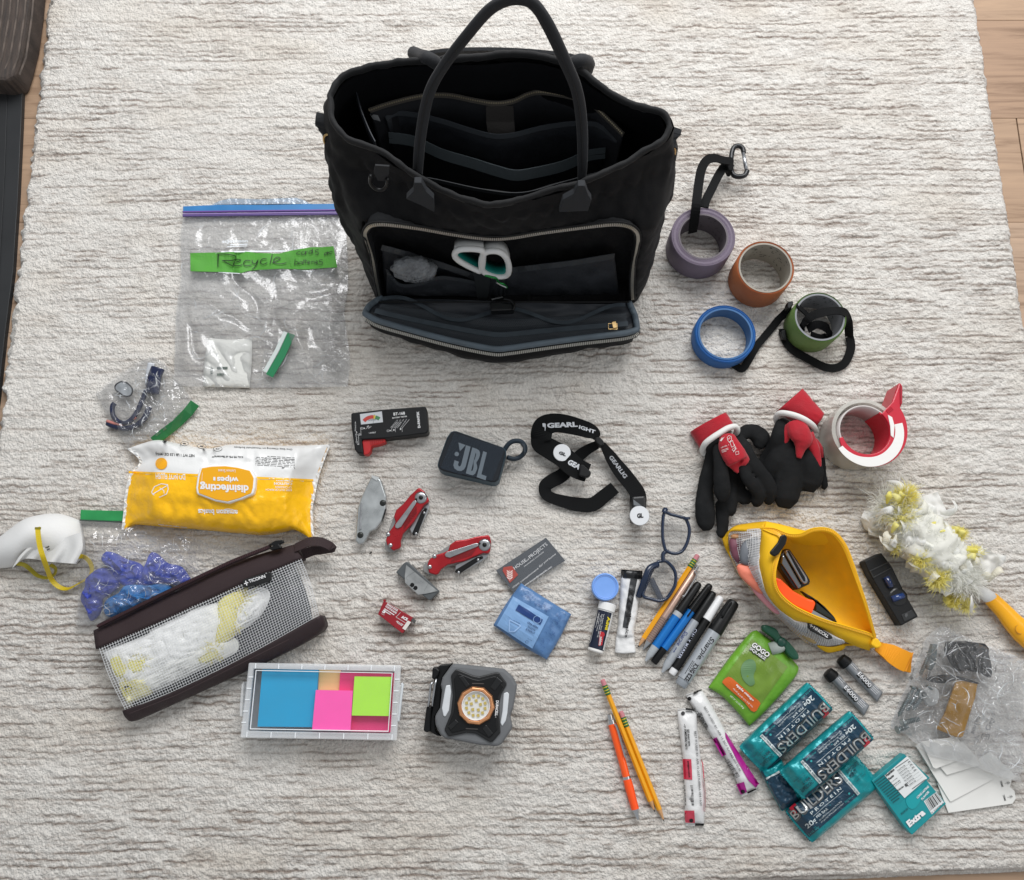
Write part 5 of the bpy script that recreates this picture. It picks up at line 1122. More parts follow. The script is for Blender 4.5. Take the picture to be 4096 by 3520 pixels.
# ---- business cards in a sleeve
bc = thing('business_cards', 'dark slate business cards with a red house emblem in a clear sleeve', 'business card', fK(420, 300))
card = [(158,345),(410,120),(520,90),(682,268),(400,470),(290,505)]
C4 = [(158,343),(535,95),(680,268),(290,505)]
MB().slab(fK, C4, .003, .0062).build('card', M('3d434b', .6, bump=(500, .1)), bc, bevel=.0003)
MB().slab(fK, [(160,340),(220,215),(240,140),(420,90),(540,85),(700,268),(640,330),(420,470),(292,512)], .0066, .0067).build('clear_sleeve', film(gloss=.015, haze=.03, rough=.15, bs=40, bst=.2), bc)
pr = Print(fK, None, .0072, .0004)
pr.t('HOUSE', (300,337), (392,272), h=26); pr.t('of', (392,272), (410,258), h=12); pr.t('PROJECTS', (416,255), (548,150), h=26); pr.t('ORGANIZING SOLUTIONS', (372,318), (520,205), h=9)
for s_, a, b, h in (('chaos', (285,478), (335,440), 14), ('containment', (345,435), (480,330), 14), ('for', (488,322), (515,298), 18), ('your', (520,292), (555,262), 14), ('home', (560,262), (610,222), 14)): pr.t(s_, a, b, h=h, shear=.3)
pr.t('www.houseofprojectsllc.com', (375,462), (580,318), h=13, bold=.015); pr.build('lettering', M('d9dadb', .6), bc)
pr = Print(fK, None, .0072, .0003); pr.poly([(208,345),(215,318),(278,308),(325,375),(268,432),(262,436)]); pr.build('house_emblem', M('a4443b', .6), bc)
pr = Print(fK, None, .0074, .0004); pr.line([(262,420),(262,340)], 3)
for k in range(4):
    y = 350+k*16
    for s_ in (-1, 1): pr.poly(cat([(262,y+12),(262+s_*14,y+6),(262+s_*24,y-8),(262+s_*10,y-4)], 3, True))
pr.build('leaf_emblem', M('e3c9c2', .6), bc)
# ---- blue zip packet with prep pad
bl = thing('alcohol_pad_pouch', 'square translucent blue pouch of alcohol prep pads lying on the business cards', 'pouch', fK(430, 720))
BLU = M('5a82b3', .3, alpha=.88, bump=(60, .5, .004), var=.08, vs=20)
o4 = ([(348,435),(520,545),(725,672)], [(725,672),(640,850),(540,1015)], [(138,755),(340,900),(540,1015)], [(348,435),(230,600),(138,755)])
rows = coons(fK, *o4, 30, 30, lambda u, v: .006+.010*dome(u, v, .4)+.0014*nz(u*7, v*7, 4))
bmb = packet(MB(), rows, .004); bmb.build('pouch_film', BLU, bl, smooth=True)
bvb = bmb.bvh()
pr = Print(fK, bvb, .018, .0012); pr.quad((290,540),(555,690),(432,930),(165,755), 12, 12); pr.build('pad_sachet', M('7fa6d2', .35, var=.03), bl, kind=None)
pr = Print(fK, bvb, .018, .0022); pr.quad((330,598),(510,712),(492,752),(305,642), 8, 3); pr.build('sachet_stripe', M('1c3d78', .4), bl, kind=None)
pr = Print(fK, bvb, .018, .0026); pr.line([(468+28*math.cos(a), 712+28*math.sin(a)) for a in [k*.35 for k in range(19)]], 3)
for k in range(3):
    r = 34-k*0; 
pr.line([(262,715),(345,760),(300,800),(260,800),(262,715)], 9); pr.build('ring_mark', M('9dbfe6', .5), bl)
pr = Print(fK, bvb, .018, .0028)
pr.t('STERILE', (452,812), (385,778), h=14, bold=.02); pr.t('ALCOHOL', (458,790), (398,757), h=14, bold=.02); pr.t('PREP PAD', (476,768), (398,728), h=14, bold=.02); pr.t('dynarex', (340,740), (290,714), h=10)
pr.line([(392+10*math.cos(a), 878+10*math.sin(a)) for a in [k*.6 for k in range(12)]], 2); pr.t('latex free', (430,868), (398,850), h=7); pr.line([(250,690),(290,722),(345,745)], 1.5)
pr.build('lettering', M('1d3763', .5), bl)
pr = Print(fK, bvb, .018, .0018); q = random.Random(9)
for k in range(70):
    u = q.random(); v = q.random()
    x, y = (330+u*320, 470+u*200) if k % 2 else (560+v*85-u*20, 690-v*8+u*260); x += q.uniform(-10, 30); y += q.uniform(-5, 55)
    if k % 2 == 0: x -= (y-700)*.45
    if not inside((x, y), [(355,455),(700,675),(540,960),(450,930),(560,690),(300,530)]): continue
    l = q.uniform(12, 30); pr.line([(x,y),(x+l*.85,y+l*.5),(x+l*.85-6,y+l*.5+9)], 1.8)
pr.build('film_pattern', M('2f5288', .5), bl)
# ---- blue tub, tablets, swab sleeve
tb_ = thing('blue_tub', 'small round periwinkle blue plastic tub with its lid on', 'tub', fK(980, 470))
c = P(*fK(982, 466), .022); rr_ = P(*fK(1085, 466), .022).x-c.x; c.z = 0
MB().spin(c, [(rr_*.9, .001), (rr_*.95, .012), (rr_*.96, .013)], 48).build('tub', M('5b86cf', .4), tb_, smooth=True)
MB().spin(c, [(rr_*.985, .012), (rr_*1.0, .0135), (rr_*1.0, .0205), (rr_*.975, .0225), (rr_*.90, .0232), (rr_*.86, .0226), (rr_*.84, .0215), (rr_*.80, .0213), (rr_*.4, .0213), (.0001, .0213)], 64).build('lid', M('7aa5e8', .35, var=.03), tb_, smooth=True)
MB().tube([c+Vector((math.cos(a)*rr_*.81, math.sin(a)*rr_*.81, .0215)) for a in [2*math.pi*k/48 for k in range(48)]], .0006, 6, closed=True).build('lid_ring', M('86aeec', .35), tb_, smooth=True)
av = thing('tablet_vial', 'small navy tablet vial with a white cap and yellow lettering below the blue tub', 'vial', fK(960, 780))
r = .0105
A0 = P(*fK(1002, 585), r); B0 = P(*fK(905, 958), r); ax_ = (B0-A0)
rod(A0, B0, [('cap', M('e9e9e7', .45), [(0, .008), (.01, r*1.02), (.02, r*1.12), (.155, r*1.12), (.16, r*.98), (.19, r*.98)]), ('label_wrap', M('141e33', .35), [(.185, r*1.0), (.19, r*1.03), (.935, r*1.03), (.94, r*1.0)]), ('vial_end', M('eceae6', .4), [(.935, r*1.02), (.975, r*1.02), (.995, r*.9), (1, r*.6)])], av, 40)
mbv = MB().spin(A0, [(r*1.03, ax_.length*.19), (r*1.03, ax_.length*.94)], 40, axis=ax_); bvv = mbv.bvh()
pr = Print(fK, bvv, .02, .0004); pr.t('Advil', (1000,690), (978,788), (1022,694), bold=.04); pr.build('yellow_lettering', M('e6cf1c', .5), av)
pr = Print(fK, bvv, .02, .0004); pr.strip([(972,808),(958,905)], [(940,800),(930,912)], 6, 4); pr.disc((960,825), 17, 16); pr.build('red_panel', M('b5202a', .5), av)
pr = Print(fK, bvv, .02, .0009); pr.t('tablets', (942,840), (932,905), h=18, bold=.02); pr.t('Ibuprofen Tablets, 200 mg', (955,672), (922,845), h=9); pr.t('Pain Reliever / Fever Reducer', (967,672), (934,848), h=9); pr.t('24 Coated Tablets', (943,680), (915,800), h=8)
pr.strip([(1040,662),(975,945)], [(1030,660),(960,940)], 20, 2); pr.line([(922,662),(872,880),(862,890)], 2); pr.line([(938,660),(912,770),(905,770)], 2); pr.t('NEW', (930,672), (915,740), h=10); pr.build('white_lettering', M('dededc', .5), av)
sw = thing('swab_sleeve', 'white paper sleeve with black end band and lettering beside the tablet vial', 'paper sleeve', fK(1150, 650))
rows = coons(fK, [(1102,345),(1180,350),(1262,355)], [(1262,355),(1245,480),(1218,700),(1200,800),(1212,960)], [(1054,962),(1130,968),(1212,960)], [(1102,345),(1095,470),(1078,740),(1062,850),(1054,962)], 14, 60, lambda u, v: .002+.008*(4*u*(1-u))**.5*(1 if v < .8 else .5)+.0016*nz(u*4, v*16, 2))
smb = packet(MB(), rows, .001); smb.build('sleeve_body', M('e2e2e1', .35, bump=(70, .4, .003)), sw, smooth=True)
bvs = smb.bvh(); pr = Print(fK, bvs, .01, .0008); pr.strip([(1102,335),(1262,345)], [(1104,398),(1256,408)], 8, 6); pr.build('black_band', M('17181a', .3), sw, kind=None)
pr = Print(fK, bvs, .01, .0008); pr.strip([(1172,402),(1222,408)], [(1112,770),(1152,780)], 4, 30); pr.build('dark_stripe', M('3a3c3e', .35), sw, kind=None)
pr = Print(fK, bvs, .01, .0016); pr.t("K'Zzall", (1160,490), (1138,690), (1196,494), bold=.03); pr.t('Basics', (1150,700), (1128,848), (1172,703), bold=.01); pr.build('lettering', M('141414', .5), sw)
# ---- navy eyeglasses
eg = thing('eyeglasses', 'navy blue framed eyeglasses standing folded beside the pencil', 'eyeglasses', fH(1200, 1500))
NVY = M('16263f', .25, coat=.3)
l2 = [(1172,1455),(1215,1435),(1262,1440),(1320,1500),(1342,1560),(1338,1640),(1310,1700),(1262,1765),(1200,1790),(1120,1772),(1062,1755),(1050,1720),(1080,1640),(1120,1540)]
MB().tube(cat([P(*fH(*p), .012) for p in l2], 5, True), .0024, 10, closed=True, flat=1.5).build('frame_rim', NVY, eg, smooth=True)
l1 = [(1238,1010),(1300,1020),(1380,1040),(1430,1060),(1460,1130),(1462,1200),(1440,1280),(1400,1345),(1340,1368),(1270,1350),(1245,1320),(1225,1200)]
MB().tube(cat([P(*fH(*p), .016) for p in l1], 5, True), .0024, 10, closed=True, flat=1.5).build('frame_rim', NVY, eg, smooth=True)
for l, z in ((l2, .012), (l1, .016)): MB().slab(fH, l, z-.0004, z+.0004, 4).build('lens', film(gloss=.05, haze=.02, rough=.03, bs=8, bst=.05), eg)
MB().tube(cat([P(*fH(*p), .014) for p in [(1232,1440),(1228,1400),(1232,1370),(1262,1345)]], 5), .003, 10, flat=1.4).build('bridge', NVY, eg, smooth=True)
MB().tube(cat([P(*fH(*p), z) for p, z in (((1180,1465),.014),((1110,1500),.02),((1070,1590),.02),((1030,1700),.012),((1012,1752),.008))], 5), .0045, 10, flat=.9).build('temple', NVY, eg, smooth=True)
MB().tube(cat([P(*fH(*p), z) for p, z in (((1120,1590),.005),((1150,1650),.004),((1190,1730),.004),((1215,1785),.004))], 5), .0042, 10, flat=.6).build('temple', NVY, eg, smooth=True)
MB().tube(cat([P(*fH(*p), z) for p, z in (((1238,1005),.018),((1245,990),.018),((1250,975),.016))], 5), .004, 8).build('hinge', NVY, eg, smooth=True)
MB().tube(cat([P(*fH(*p), z) for p, z in (((1440,1065),.018),((1438,1045),.018))], 5), .005, 8).build('hinge', NVY, eg, smooth=True)
# ---- pencils, pens, markers
YEL = M('eaa213', .35, var=.04); ERA = M('c47f86', .8); GRN = M('2f6b3c', .4, .3); WOOD = M('c99a6b', .7, var=.15, vs=200); LEAD = M('2a2a2c', .4)
def pencil(label, a, b, f, r=.0036, za=None, zb2=None, taper=.10, worn=False):
    za = r if za is None else za; zb2 = r if zb2 is None else zb2
    A_, B_ = P(*f(*a), za), P(*f(*b), zb2); o = thing('pencil', label, 'pencil', tuple(A_)); L = (B_-A_).length; t = lambda m_: m_/L
    rod(A_, B_, [('eraser', ERA, [(0, r*.6), (t(.001), r*.92), (t(.009), r*.95)])], o, 20)
    rod(A_, B_, [('ferrule', GRN, [(t(.008), r*1.02), (t(.0135), r*1.06), (t(.020), r*1.06), (t(.021), r*1.0)])], o, 20)
    for k in (.0105, .0145, .018): MB().spin(A_+(B_-A_)*t(k), [(r*1.1, -.0005), (r*1.12, 0), (r*1.1, .0005)], 20, axis=(B_-A_)).build('ferrule_band', M('d8c23a', .35, .4), o, smooth=True)
    rod(A_, B_, [('shaft', YEL, [(t(.0205), r), (1-taper, r), (1-taper*.96, r*.93)])], o, 6, ph=.3)
    rod(A_, B_, [('sharpened_wood', WOOD, [(1-taper*.98, r*.93), (1-taper*.22, r*.28)]), ('lead', LEAD, [(1-taper*.24, r*.30), (1-taper*.02, r*.06), (1, r*.02)])], o, 16)
    return o
K_ = lambda x, y: fK(x, y)
pencil('yellow pencil with a pink eraser lying left of the row of pens', (1680,225), (1225,925), fK)
MC_ = {}
def pen(name, label, cat_, a, b, f, segs, r, z=None, group=None):
    z = z or r; A_, B_ = P(*f(*a), z), P(*f(*b), z); o = thing(name, label, cat_, tuple(A_), group); rod(A_, B_, segs(r), o, 28); return o, A_, B_
CH = M('c3c5c7', .2, .95); TAN = M('b99c8d', .35, .5); SIL = M('a6abb0', .35, .3)
o, A_, B_ = pen('ballpoint_pen', 'rose-beige metal clip pen with a ribbed grip beside the yellow pencil', 'pen', (1680,310), (1265,940), fK, lambda r: [('push_button', CH, [(0, r*.3), (.005, r*.5), (.06, r*.5)]), ('barrel', TAN, [(.055, r*.7), (.075, r), (.62, r*1.02)]), ('grip', M('8f776b', .6, bump=(1500, .6, .001)), [(.62, r*1.03), (.90, r*1.05), (.905, r)]), ('nose_cone', CH, [(.905, r*.95), (.975, r*.45), (1, r*.15)])], .0046)
for k in range(12): MB().spin(A_+(B_-A_)*(.635+k*.0225), [(.0048, -.0006), (.0052, 0), (.0048, .0006)], 24, axis=(B_-A_)).build('grip_ring', M('7d675d', .6), o, smooth=True)
MB().tube(cat([P(*fK(*p), .0115) for p in ((1650,345),(1668,370),(1660,400),(1600,500),(1572,540),(1566,530))], 4), .0012, 8).build('clip', METAL, o, smooth=True)
def marker(name, label, a, b, r, capm, capt, bodym, bodyt, endm, endt, band=None, txt=None, **kw):
    def segs(r):
        s = [('cap', capm, [(0, r*.45), (.01, r*.72), (.035, r*.86), (capt, r*1.04), (capt+.003, r*.98)])]
        if band: s.append(('collar', band, [(capt, r*.97), (capt+.055, r*.98)])); c0 = capt+.052
        else: c0 = capt
        s.append(('barrel', bodym, [(c0, r*.95), (bodyt, r*.95)]))
        s.append(('barrel_end', endm, [(bodyt-.002, r*.93), (endt, r*.80), (min(endt+.03, 1), r*.55), (1, r*.25)] if endt < .98 else [(bodyt-.002, r*.85), (.99, r*.82), (1, r*.7)]))
        return s
    return pen(name, label, 'marker', a, b, fK, segs, r, group='markers in the slanted row')
BLUM = M('1c75c4', .3, .35); LG = M('a9aeb2', .4)
marker('marker', 'blue metallic marker with black cap and a rounded grey end, first of the row', (1690,435), (1285,1025), .0062, BLK, .38, BLUM, .82, LG, .92, band=LG)
marker('marker', 'blue marker with a black cap and a black end tip, second of the row', (1775,448), (1345,1040), .0058, BLK, .34, BLUM, .82, BLK, .99)
MB().tube([P(*fK(1760, 470), .0128), P(*fK(1600, 690), .0128)], .0012, 6).build('cap_clip', BLK, COL.objects[-1] if False else thing('marker_clip', 'thin black clip on the cap of the second blue marker', 'clip', fK(1680, 580), z=.012))
m3, a3, b3 = marker('marker', 'grey fine marker with black cap and blue lettering in the middle of the row', (1800,505), (1410,1110), .0062, BLK, .36, SIL, .86, LG, .92)
m4, a4, b4 = marker('chalk_marker', 'black chalk marker with a white cap and a white end', (1855,540), (1480,1125), .0062, M('e4e4e4', .4), .30, BLK, .93, M('e8e8e8', .4), .99)
m5, a5, b5 = marker('large_marker', 'thick silver king size marker with a big black cap, rightmost of the row', (1955,572), (1545,1212), .0098, BLK, .37, M('aeb3b8', .32, .35), .93, M('9aa0a6', .35, .2), .985)
MB().tube(cat([P(*fK(*p), .0205) for p in ((1930,580),(1900,620),(1860,690))], 4), .0022, 8, flat=.5).build('cap_clip', BLK, m5, smooth=True)
def onrod(a, b, r): return MB().spin(a, [(r, 0), (r, (b-a).length)], 32, axis=(b-a)).bvh()
bv = onrod(a5, b5, .0094); pr = Print(fK, bv, .02, .0003)
pr.t('Sharpie.', (1778,840), (1668,1010), (1812,862), bold=.01, shear=.2); pr.t('KING SIZE', (1658,1040), (1578,1165), (1688,1056), bold=.04); pr.fine((1640,1020),(1580,1120),(1650,1026), 2, .4); pr.build('lettering', INK, m5)
bv = onrod(a3, b3, .0060); pr = Print(fK, bv, .012, .0003); pr.t('Sharpie', (1582,795), (1520,900), (1608,810), bold=.01, shear=.2); pr.t('FINE', (1515,920), (1492,958), h=9, bold=.03); pr.build('lettering', M('1b2f6b', .4), m3)
bv = onrod(a4, b4, .0060); pr = Print(fK, bv, .012, .0003); pr.t('CHALK MARKER', (1658,780), (1525,1000), (1676,791), bold=.01); pr.build('lettering', M('c9cfe0', .5), m4)
# lower pair of pencils with the orange pen
pencil('yellow pencil lying on the orange pen, its eraser highest', (243,262), (712,1445), fL, taper=.085, za=.0085, zb2=.005)
pencil('sharpened yellow pencil, the right one of the pair by the orange pen', (405,545), (797,1535), fL, taper=.115)
ORG = M('fb5a0c', .3, coat=.3)
o, A_, B_ = pen('orange_pen', 'bright orange ballpoint pen with chrome clip, ring and tip', 'pen', (305,568), (562,1512), fL, lambda r: [('push_button', CH, [(0, r*.5), (.008, r*.72), (.055, r*.72), (.06, r*.95), (.10, r*.98)]), ('barrel', ORG, [(.098, r*.98), (.12, r*1.05), (.35, r*1.0), (.598, r*.95)]), ('middle_ring', CH, [(.596, r*.98), (.625, r*.98)]), ('grip', M('ff5510', .45), [(.622, r*1.0), (.70, r*1.12), (.80, r*1.0), (.90, r*.98)]), ('nose_cone', CH, [(.898, r*.88), (.985, r*.38), (1, r*.2)])], .0052)
MB().strap(cat([P(*fL(*p), .0125) for p in ((350,660),(372,690),(410,820),(440,930),(452,958))], 4), .0022, .001).build('clip', METAL, o)
bvp = None
# ---- snack stick wrappers
def stick(label, edges, pink, pts, txt2):
    o = thing('snack_stick', label, 'snack wrapper', fL(*pts)); rows = coons(fL, *edges, 12, 50, lambda u, v: .002+.009*(4*u*(1-u))**.5*min(1, 9*min(v, 1-v))**.6+.0011*nz(u*3, v*18, 6))
    mb = packet(MB(), rows, .001); mb.build('wrapper', M('dcdcdb', .35, bump=(60, .5, .004)), o, smooth=True); return o, mb.bvh()
o, bv = stick('white meat snack stick wrapper with salmon pink patches, standing nearly upright in the photo', ([(912,538),(985,530),(1068,548),(1088,560)], [(1088,560),(1092,700),(1125,1000),(1160,1300),(1148,1560)], [(982,1552),(1060,1556),(1148,1560)], [(912,538),(920,650),(965,1000),(975,1300),(982,1552)]), None, (1040,1050), 0)
def serr(f, a, b, z, n, m, parent, h=9):
    a, b = Vector(a), Vector(b); d = (b-a)/n; nn = Vector((-(b-a).y, (b-a).x)).normalized()*h; mb = MB()
    for k in range(n):
        p = a+d*k; mb.slab(f, [tuple(p-nn*.6), tuple(p+d-nn*.6), tuple(p+d*.5+nn)], z-.0008, z) if True else 0
    mb.build('crimped_edge', m, parent, kind='stuff')
PNK = M('c94055', .4, var=.05); PR = lambda off=.0009: Print(fL, bv, .008, off)
p_ = PR(); p_.strip([(958,970),(1035,972)], [(968,1150),(1045,1155)], 6, 10); p_.strip([(975,1430),(1062,1430)], [(985,1535),(1068,1538)], 6, 6); p_.strip([(1118,980),(1132,1000),(1158,1300),(1150,1440)], [(1126,975),(1140,1000),(1166,1300),(1158,1440)], 14, 1); p_.build('pink_patch', PNK, o)
p_ = PR(.0015); p_.disc((962,566), 17); p_.disc((1035,1516), 17); p_.bars((975,1205),(1052,1205),(1062,1385),(985,1390), 1, 3) if False else None
for k in range(26):
    y = 1205+k*7; w_ = random.Random(k).choice((2, 3, 5)); p_.quad((975+k*.4,y),(1050+k*.4,y),(1050+k*.4,y+w_),(975+k*.4,y+w_))
p_.t('BEST IF USED BY: APR 15 2027 SUBBAA 054 16:50', (1060,725), (1112,1385), h=18); p_.t('GET AWAY WITH', (998,705), (1008,855), (1016,703), bold=.04); p_.t('SOMETHING TASTY!', (975,705), (986,885), (993,703), bold=.04)
p_.strip([(1070,1540),(1148,1543)], [(1070,1556),(1147,1560)], 4, 2); p_.strip([(985,515),(1060,525)], [(985,538),(1062,545)], 4, 2); p_.t('pepperstick', (1005,990), (1015,1140), h=15, bold=.02); p_.line([(975,660),(985,690),(970,680)], 4)
p_.build('lettering', INK, o)
serr(fL, (912,530), (985,524), .004, 9, M('dcdcdb', .4), o); serr(fL, (1068,1560), (985,1556), .003, 9, M('dcdcdb', .4), o); serr(fL, (985,522), (1062,536), .004, 9, BLK, o); serr(fL, (1148,1560), (1070,1558), .003, 9, BLK, o)
o, bv = stick('white meat snack stick wrapper with magenta patches, slanting down to the right', ([(990,408),(1050,385),(1130,358)], [(1130,358),(1210,480),(1340,720),(1480,960),(1580,1100),(1638,1225)], [(1485,1300),(1560,1265),(1638,1225)], [(990,408),(1080,560),(1230,790),(1340,960),(1430,1150),(1485,1300)]), None, (1300,820), 0)
MAG = M('a81a86', .4, var=.05)
p_ = PR(); p_.strip([(1225,795),(1262,775)], [(1310,950),(1348,930)], 4, 10); p_.strip([(1435,1195),(1505,1172)], [(1478,1288),(1530,1262)], 5, 5); p_.strip([(1335,730),(1450,900),(1560,1080),(1640,1190)], [(1340,780),(1440,980),(1540,1160),(1608,1225)], 24, 3); p_.build('magenta_patch', MAG, o)
p_ = PR(.0015); p_.disc((1022,434), 17); p_.disc((1495,1258), 17)
for k in range(24):
    w_ = random.Random(k+50).choice((2, 3, 5)); x, y = 1335+k*4.3, 990+k*6.4; p_.quad((x,y),(x+35,y-20),(x+35+w_*.5,y-20+w_),(x+w_*.5,y+w_))
p_.t('BEST IF USED BY: APR 15 2027 SUCBBB 050 05:45', (1145,510), (1465,1080), h=18); p_.t('GET AWAY WITH', (1110,560), (1175,690), h=16, bold=.04); p_.t('SOMETHING TASTY!', (1092,565), (1168,712), h=16, bold=.04); p_.t('pepperstick', (1262,790), (1325,925), h=13, bold=.02)
p_.strip([(1530,1262),(1608,1228)], [(1538,1282),(1614,1244)], 4, 2); p_.strip([(1050,382),(1095,362)], [(1058,398),(1100,375)], 4, 2); p_.line(cat([(1068,515),(1078,540),(1095,545),(1105,560)], 3), 3); p_.build('lettering', INK, o)
serr(fL, (990,402), (1050,378), .004, 8, M('dcdcdb', .4), o); serr(fL, (1130,352), (1060,376), .004, 8, BLK, o); serr(fL, (1615,1245), (1485,1300), .003, 14, M('dcdcdb', .4), o)
tw = thing('lint_sliver', 'tiny dark sliver lying on the rug below the silver knife', 'scrap', fG(388, 1380)); MB().tube([P(*fG(*p), .002) for p in ((378,1390),(388,1380),(398,1372))], .0009, 6).build('sliver', BLK, tw)
# ================================================================= right side of the rug
def roll(label, f, ctr, ro_px, ri_px, hgt, hexa, corehex, innerprint=None, lean=(0, 0), core=.0025):
    """ctr, radii read at the top ring"""
    c = P(*f(*ctr), hgt); ro = P(*f(ctr[0]+ro_px, ctr[1]), hgt).x-c.x; ri = P(*f(ctr[0]+ri_px, ctr[1]), hgt).x-c.x
    o = thing('tape_roll', label, 'tape roll', (c.x, c.y, 0), 'rolls of coloured masking tape'); b = Vector((c.x, c.y, 0)); n = 72
    jig = lambda k: .0003*math.sin(k*2.1)
    MB().spin(b, [(ri+core, .001), (ro-.0006, .001), (ro, .0018), (ro+.0002, hgt*.5), (ro, hgt-.001), (ro-.0008, hgt-.0002)]+[(ro+(ri+core-ro)*k/14, hgt+jig(k*1.7)) for k in range(1, 15)], n, closed=True).build('tape', M(hexa, .65, bump=(260, .25, .002), var=.07, vs=45), o, smooth=True).modifiers.new('e', 'EDGE_SPLIT').split_angle = R(50)
    MB().spin(b, [(ri, .001), (ri+core, .001), (ri+core, hgt+.0004), (ri, hgt+.0004)], n, closed=True).build('core', M(corehex, .75, bump=(300, .2), var=.08), o, smooth=True).modifiers.new('e', 'EDGE_SPLIT').split_angle = R(50)
    if innerprint:
        mb = MB(); q = random.Random(4)
        for k in range(innerprint):
            a = q.uniform(.2, 2.6); z = q.uniform(.2, .9)*hgt; w_ = q.uniform(.03, .12)
            pts = [b+Vector((math.cos(t)*(ri-.0003), math.sin(t)*(ri-.0003), z)) for t in np.linspace(a, a+w_, 4)]
            mb.add([p+Vector((0, 0, s)) for s in (-.0006, .0006) for p in pts], [(i, i+1, 5+i, 4+i) for i in range(3)])
        mb.build('core_print', M('2a2a2c', .6), o, kind='stuff')
    return o, c, ro, ri
roll('fat purple masking tape roll with a black strap through it, right of the tote bag', fD, (345,690), 208, 150, .046, '6f6473', '655e64', 40)
roll('orange masking tape roll standing between the purple, green and blue rolls', fD, (747,892), 187, 162, .050, 'a9633a', '9b958a', 60)
roll('green masking tape roll tangled with a black strap, rightmost roll', fD, (1100,1212), 172, 150, .046, '607c40', '85878a', 60)
roll('blue masking tape roll, the lowest and thinnest of the rolls', fD, (488,1320), 198, 165, .028, '1f5c9c', '3d6796')
o = thing('webbing_loop', 'black webbing loop hooked through the purple tape roll with a carabiner', 'strap', fD(330, 400))
WB = M('0c0d0e', .8, bump=(1500, .5), spec=.2)
MB().strap(cat([P(*fD(a, b), c) for a, b, c in [(275,665,.020),(285,600,.040),(300,480,.060),(315,350,.052),(335,250,.048),(370,195,.046),(420,182,.04),(470,195,.034),(535,205,.026)]], 6), .0135, .0018, angs=[.15, .1, .0, -.1, -.2, .1, 0]).build('webbing', WB, o)
MB().strap(cat([P(*fD(a, b), c) for a, b, c in [(350,500,.047),(365,450,.042),(400,380,.032),(440,300,.026),(480,240,.022),(530,215,.02)]], 6), .013, .0018, angs=[.2, .1, -.2, .2]).build('webbing', WB, o)
MB().slab(fD, [(505,190),(545,185),(543,225),(536,265),(515,262),(500,230)], .012, .03).build('stitched_end', WB, o, bevel=.0015)
MB().tube(cat([P(*fD(a, b), .020) for a, b in [(607,150),(600,120),(575,103),(545,112),(530,150),(525,210),(528,265),(545,295),(580,302),(615,292),(630,262)]], 5), .0038, 12).build('carabiner', M('1c1d1f', .3, .3), o, smooth=True)
MB().tube([P(*fD(604, 150), .021), P(*fD(623, 255), .021)], .0030, 12).build('carabiner_gate', M('c3c5c8', .25, .9), o, smooth=True)
o = thing('buckle_strap', 'long black strap with a buckle tangled through the green tape roll', 'strap', fD(1150, 1250))
for l, w_, an in (([(1290,1340,.004),(1285,1250,.02),(1270,1190,.045),(1230,1172,.056),(1150,1175,.056),(1060,1200,.054),(1010,1240,.048),(980,1290,.02)], .012, [.9, .3, -.2, .2, .5]),
    ([(1020,1290,.02),(1080,1260,.03),(1140,1280,.03),(1160,1320,.012),(1110,1350,.006),(1040,1330,.01)], .012, [.2, -.6, .5, 0]),
    ([(950,1130,.047),(1000,1180,.04),(1040,1215,.03)], .010, [.6, .3]), ([(905,1120,.03),(880,1180,.012),(830,1230,.004),(790,1280,.003),(740,1340,.003),(690,1400,.003),(650,1470,.004),(600,1545,.004),(560,1530,.004),(520,1500,.006)], .011, [.3, 0, -.2, 0]),
    ([(860,1290,.003),(870,1350,.003),(920,1420,.003),(1020,1480,.003),(1150,1540,.003),(1250,1520,.003),(1300,1420,.003),(1292,1340,.004)], .012, [.2, 0, 0, .2])):
    MB().strap(cat([P(*fD(a, b), c) for a, b, c in l], 6), w_, .0016, angs=an).build('webbing', WB, o)
MB().slab(fD, [(893,1112),(925,1104),(930,1130),(905,1160),(890,1150)], .02, .034).build('buckle', BLK, o, bevel=.0015)
MB().slab(fD, [(850,1300),(880,1290),(888,1360),(858,1350)], .002, .012).build('buckle', BLK, o, bevel=.0015)
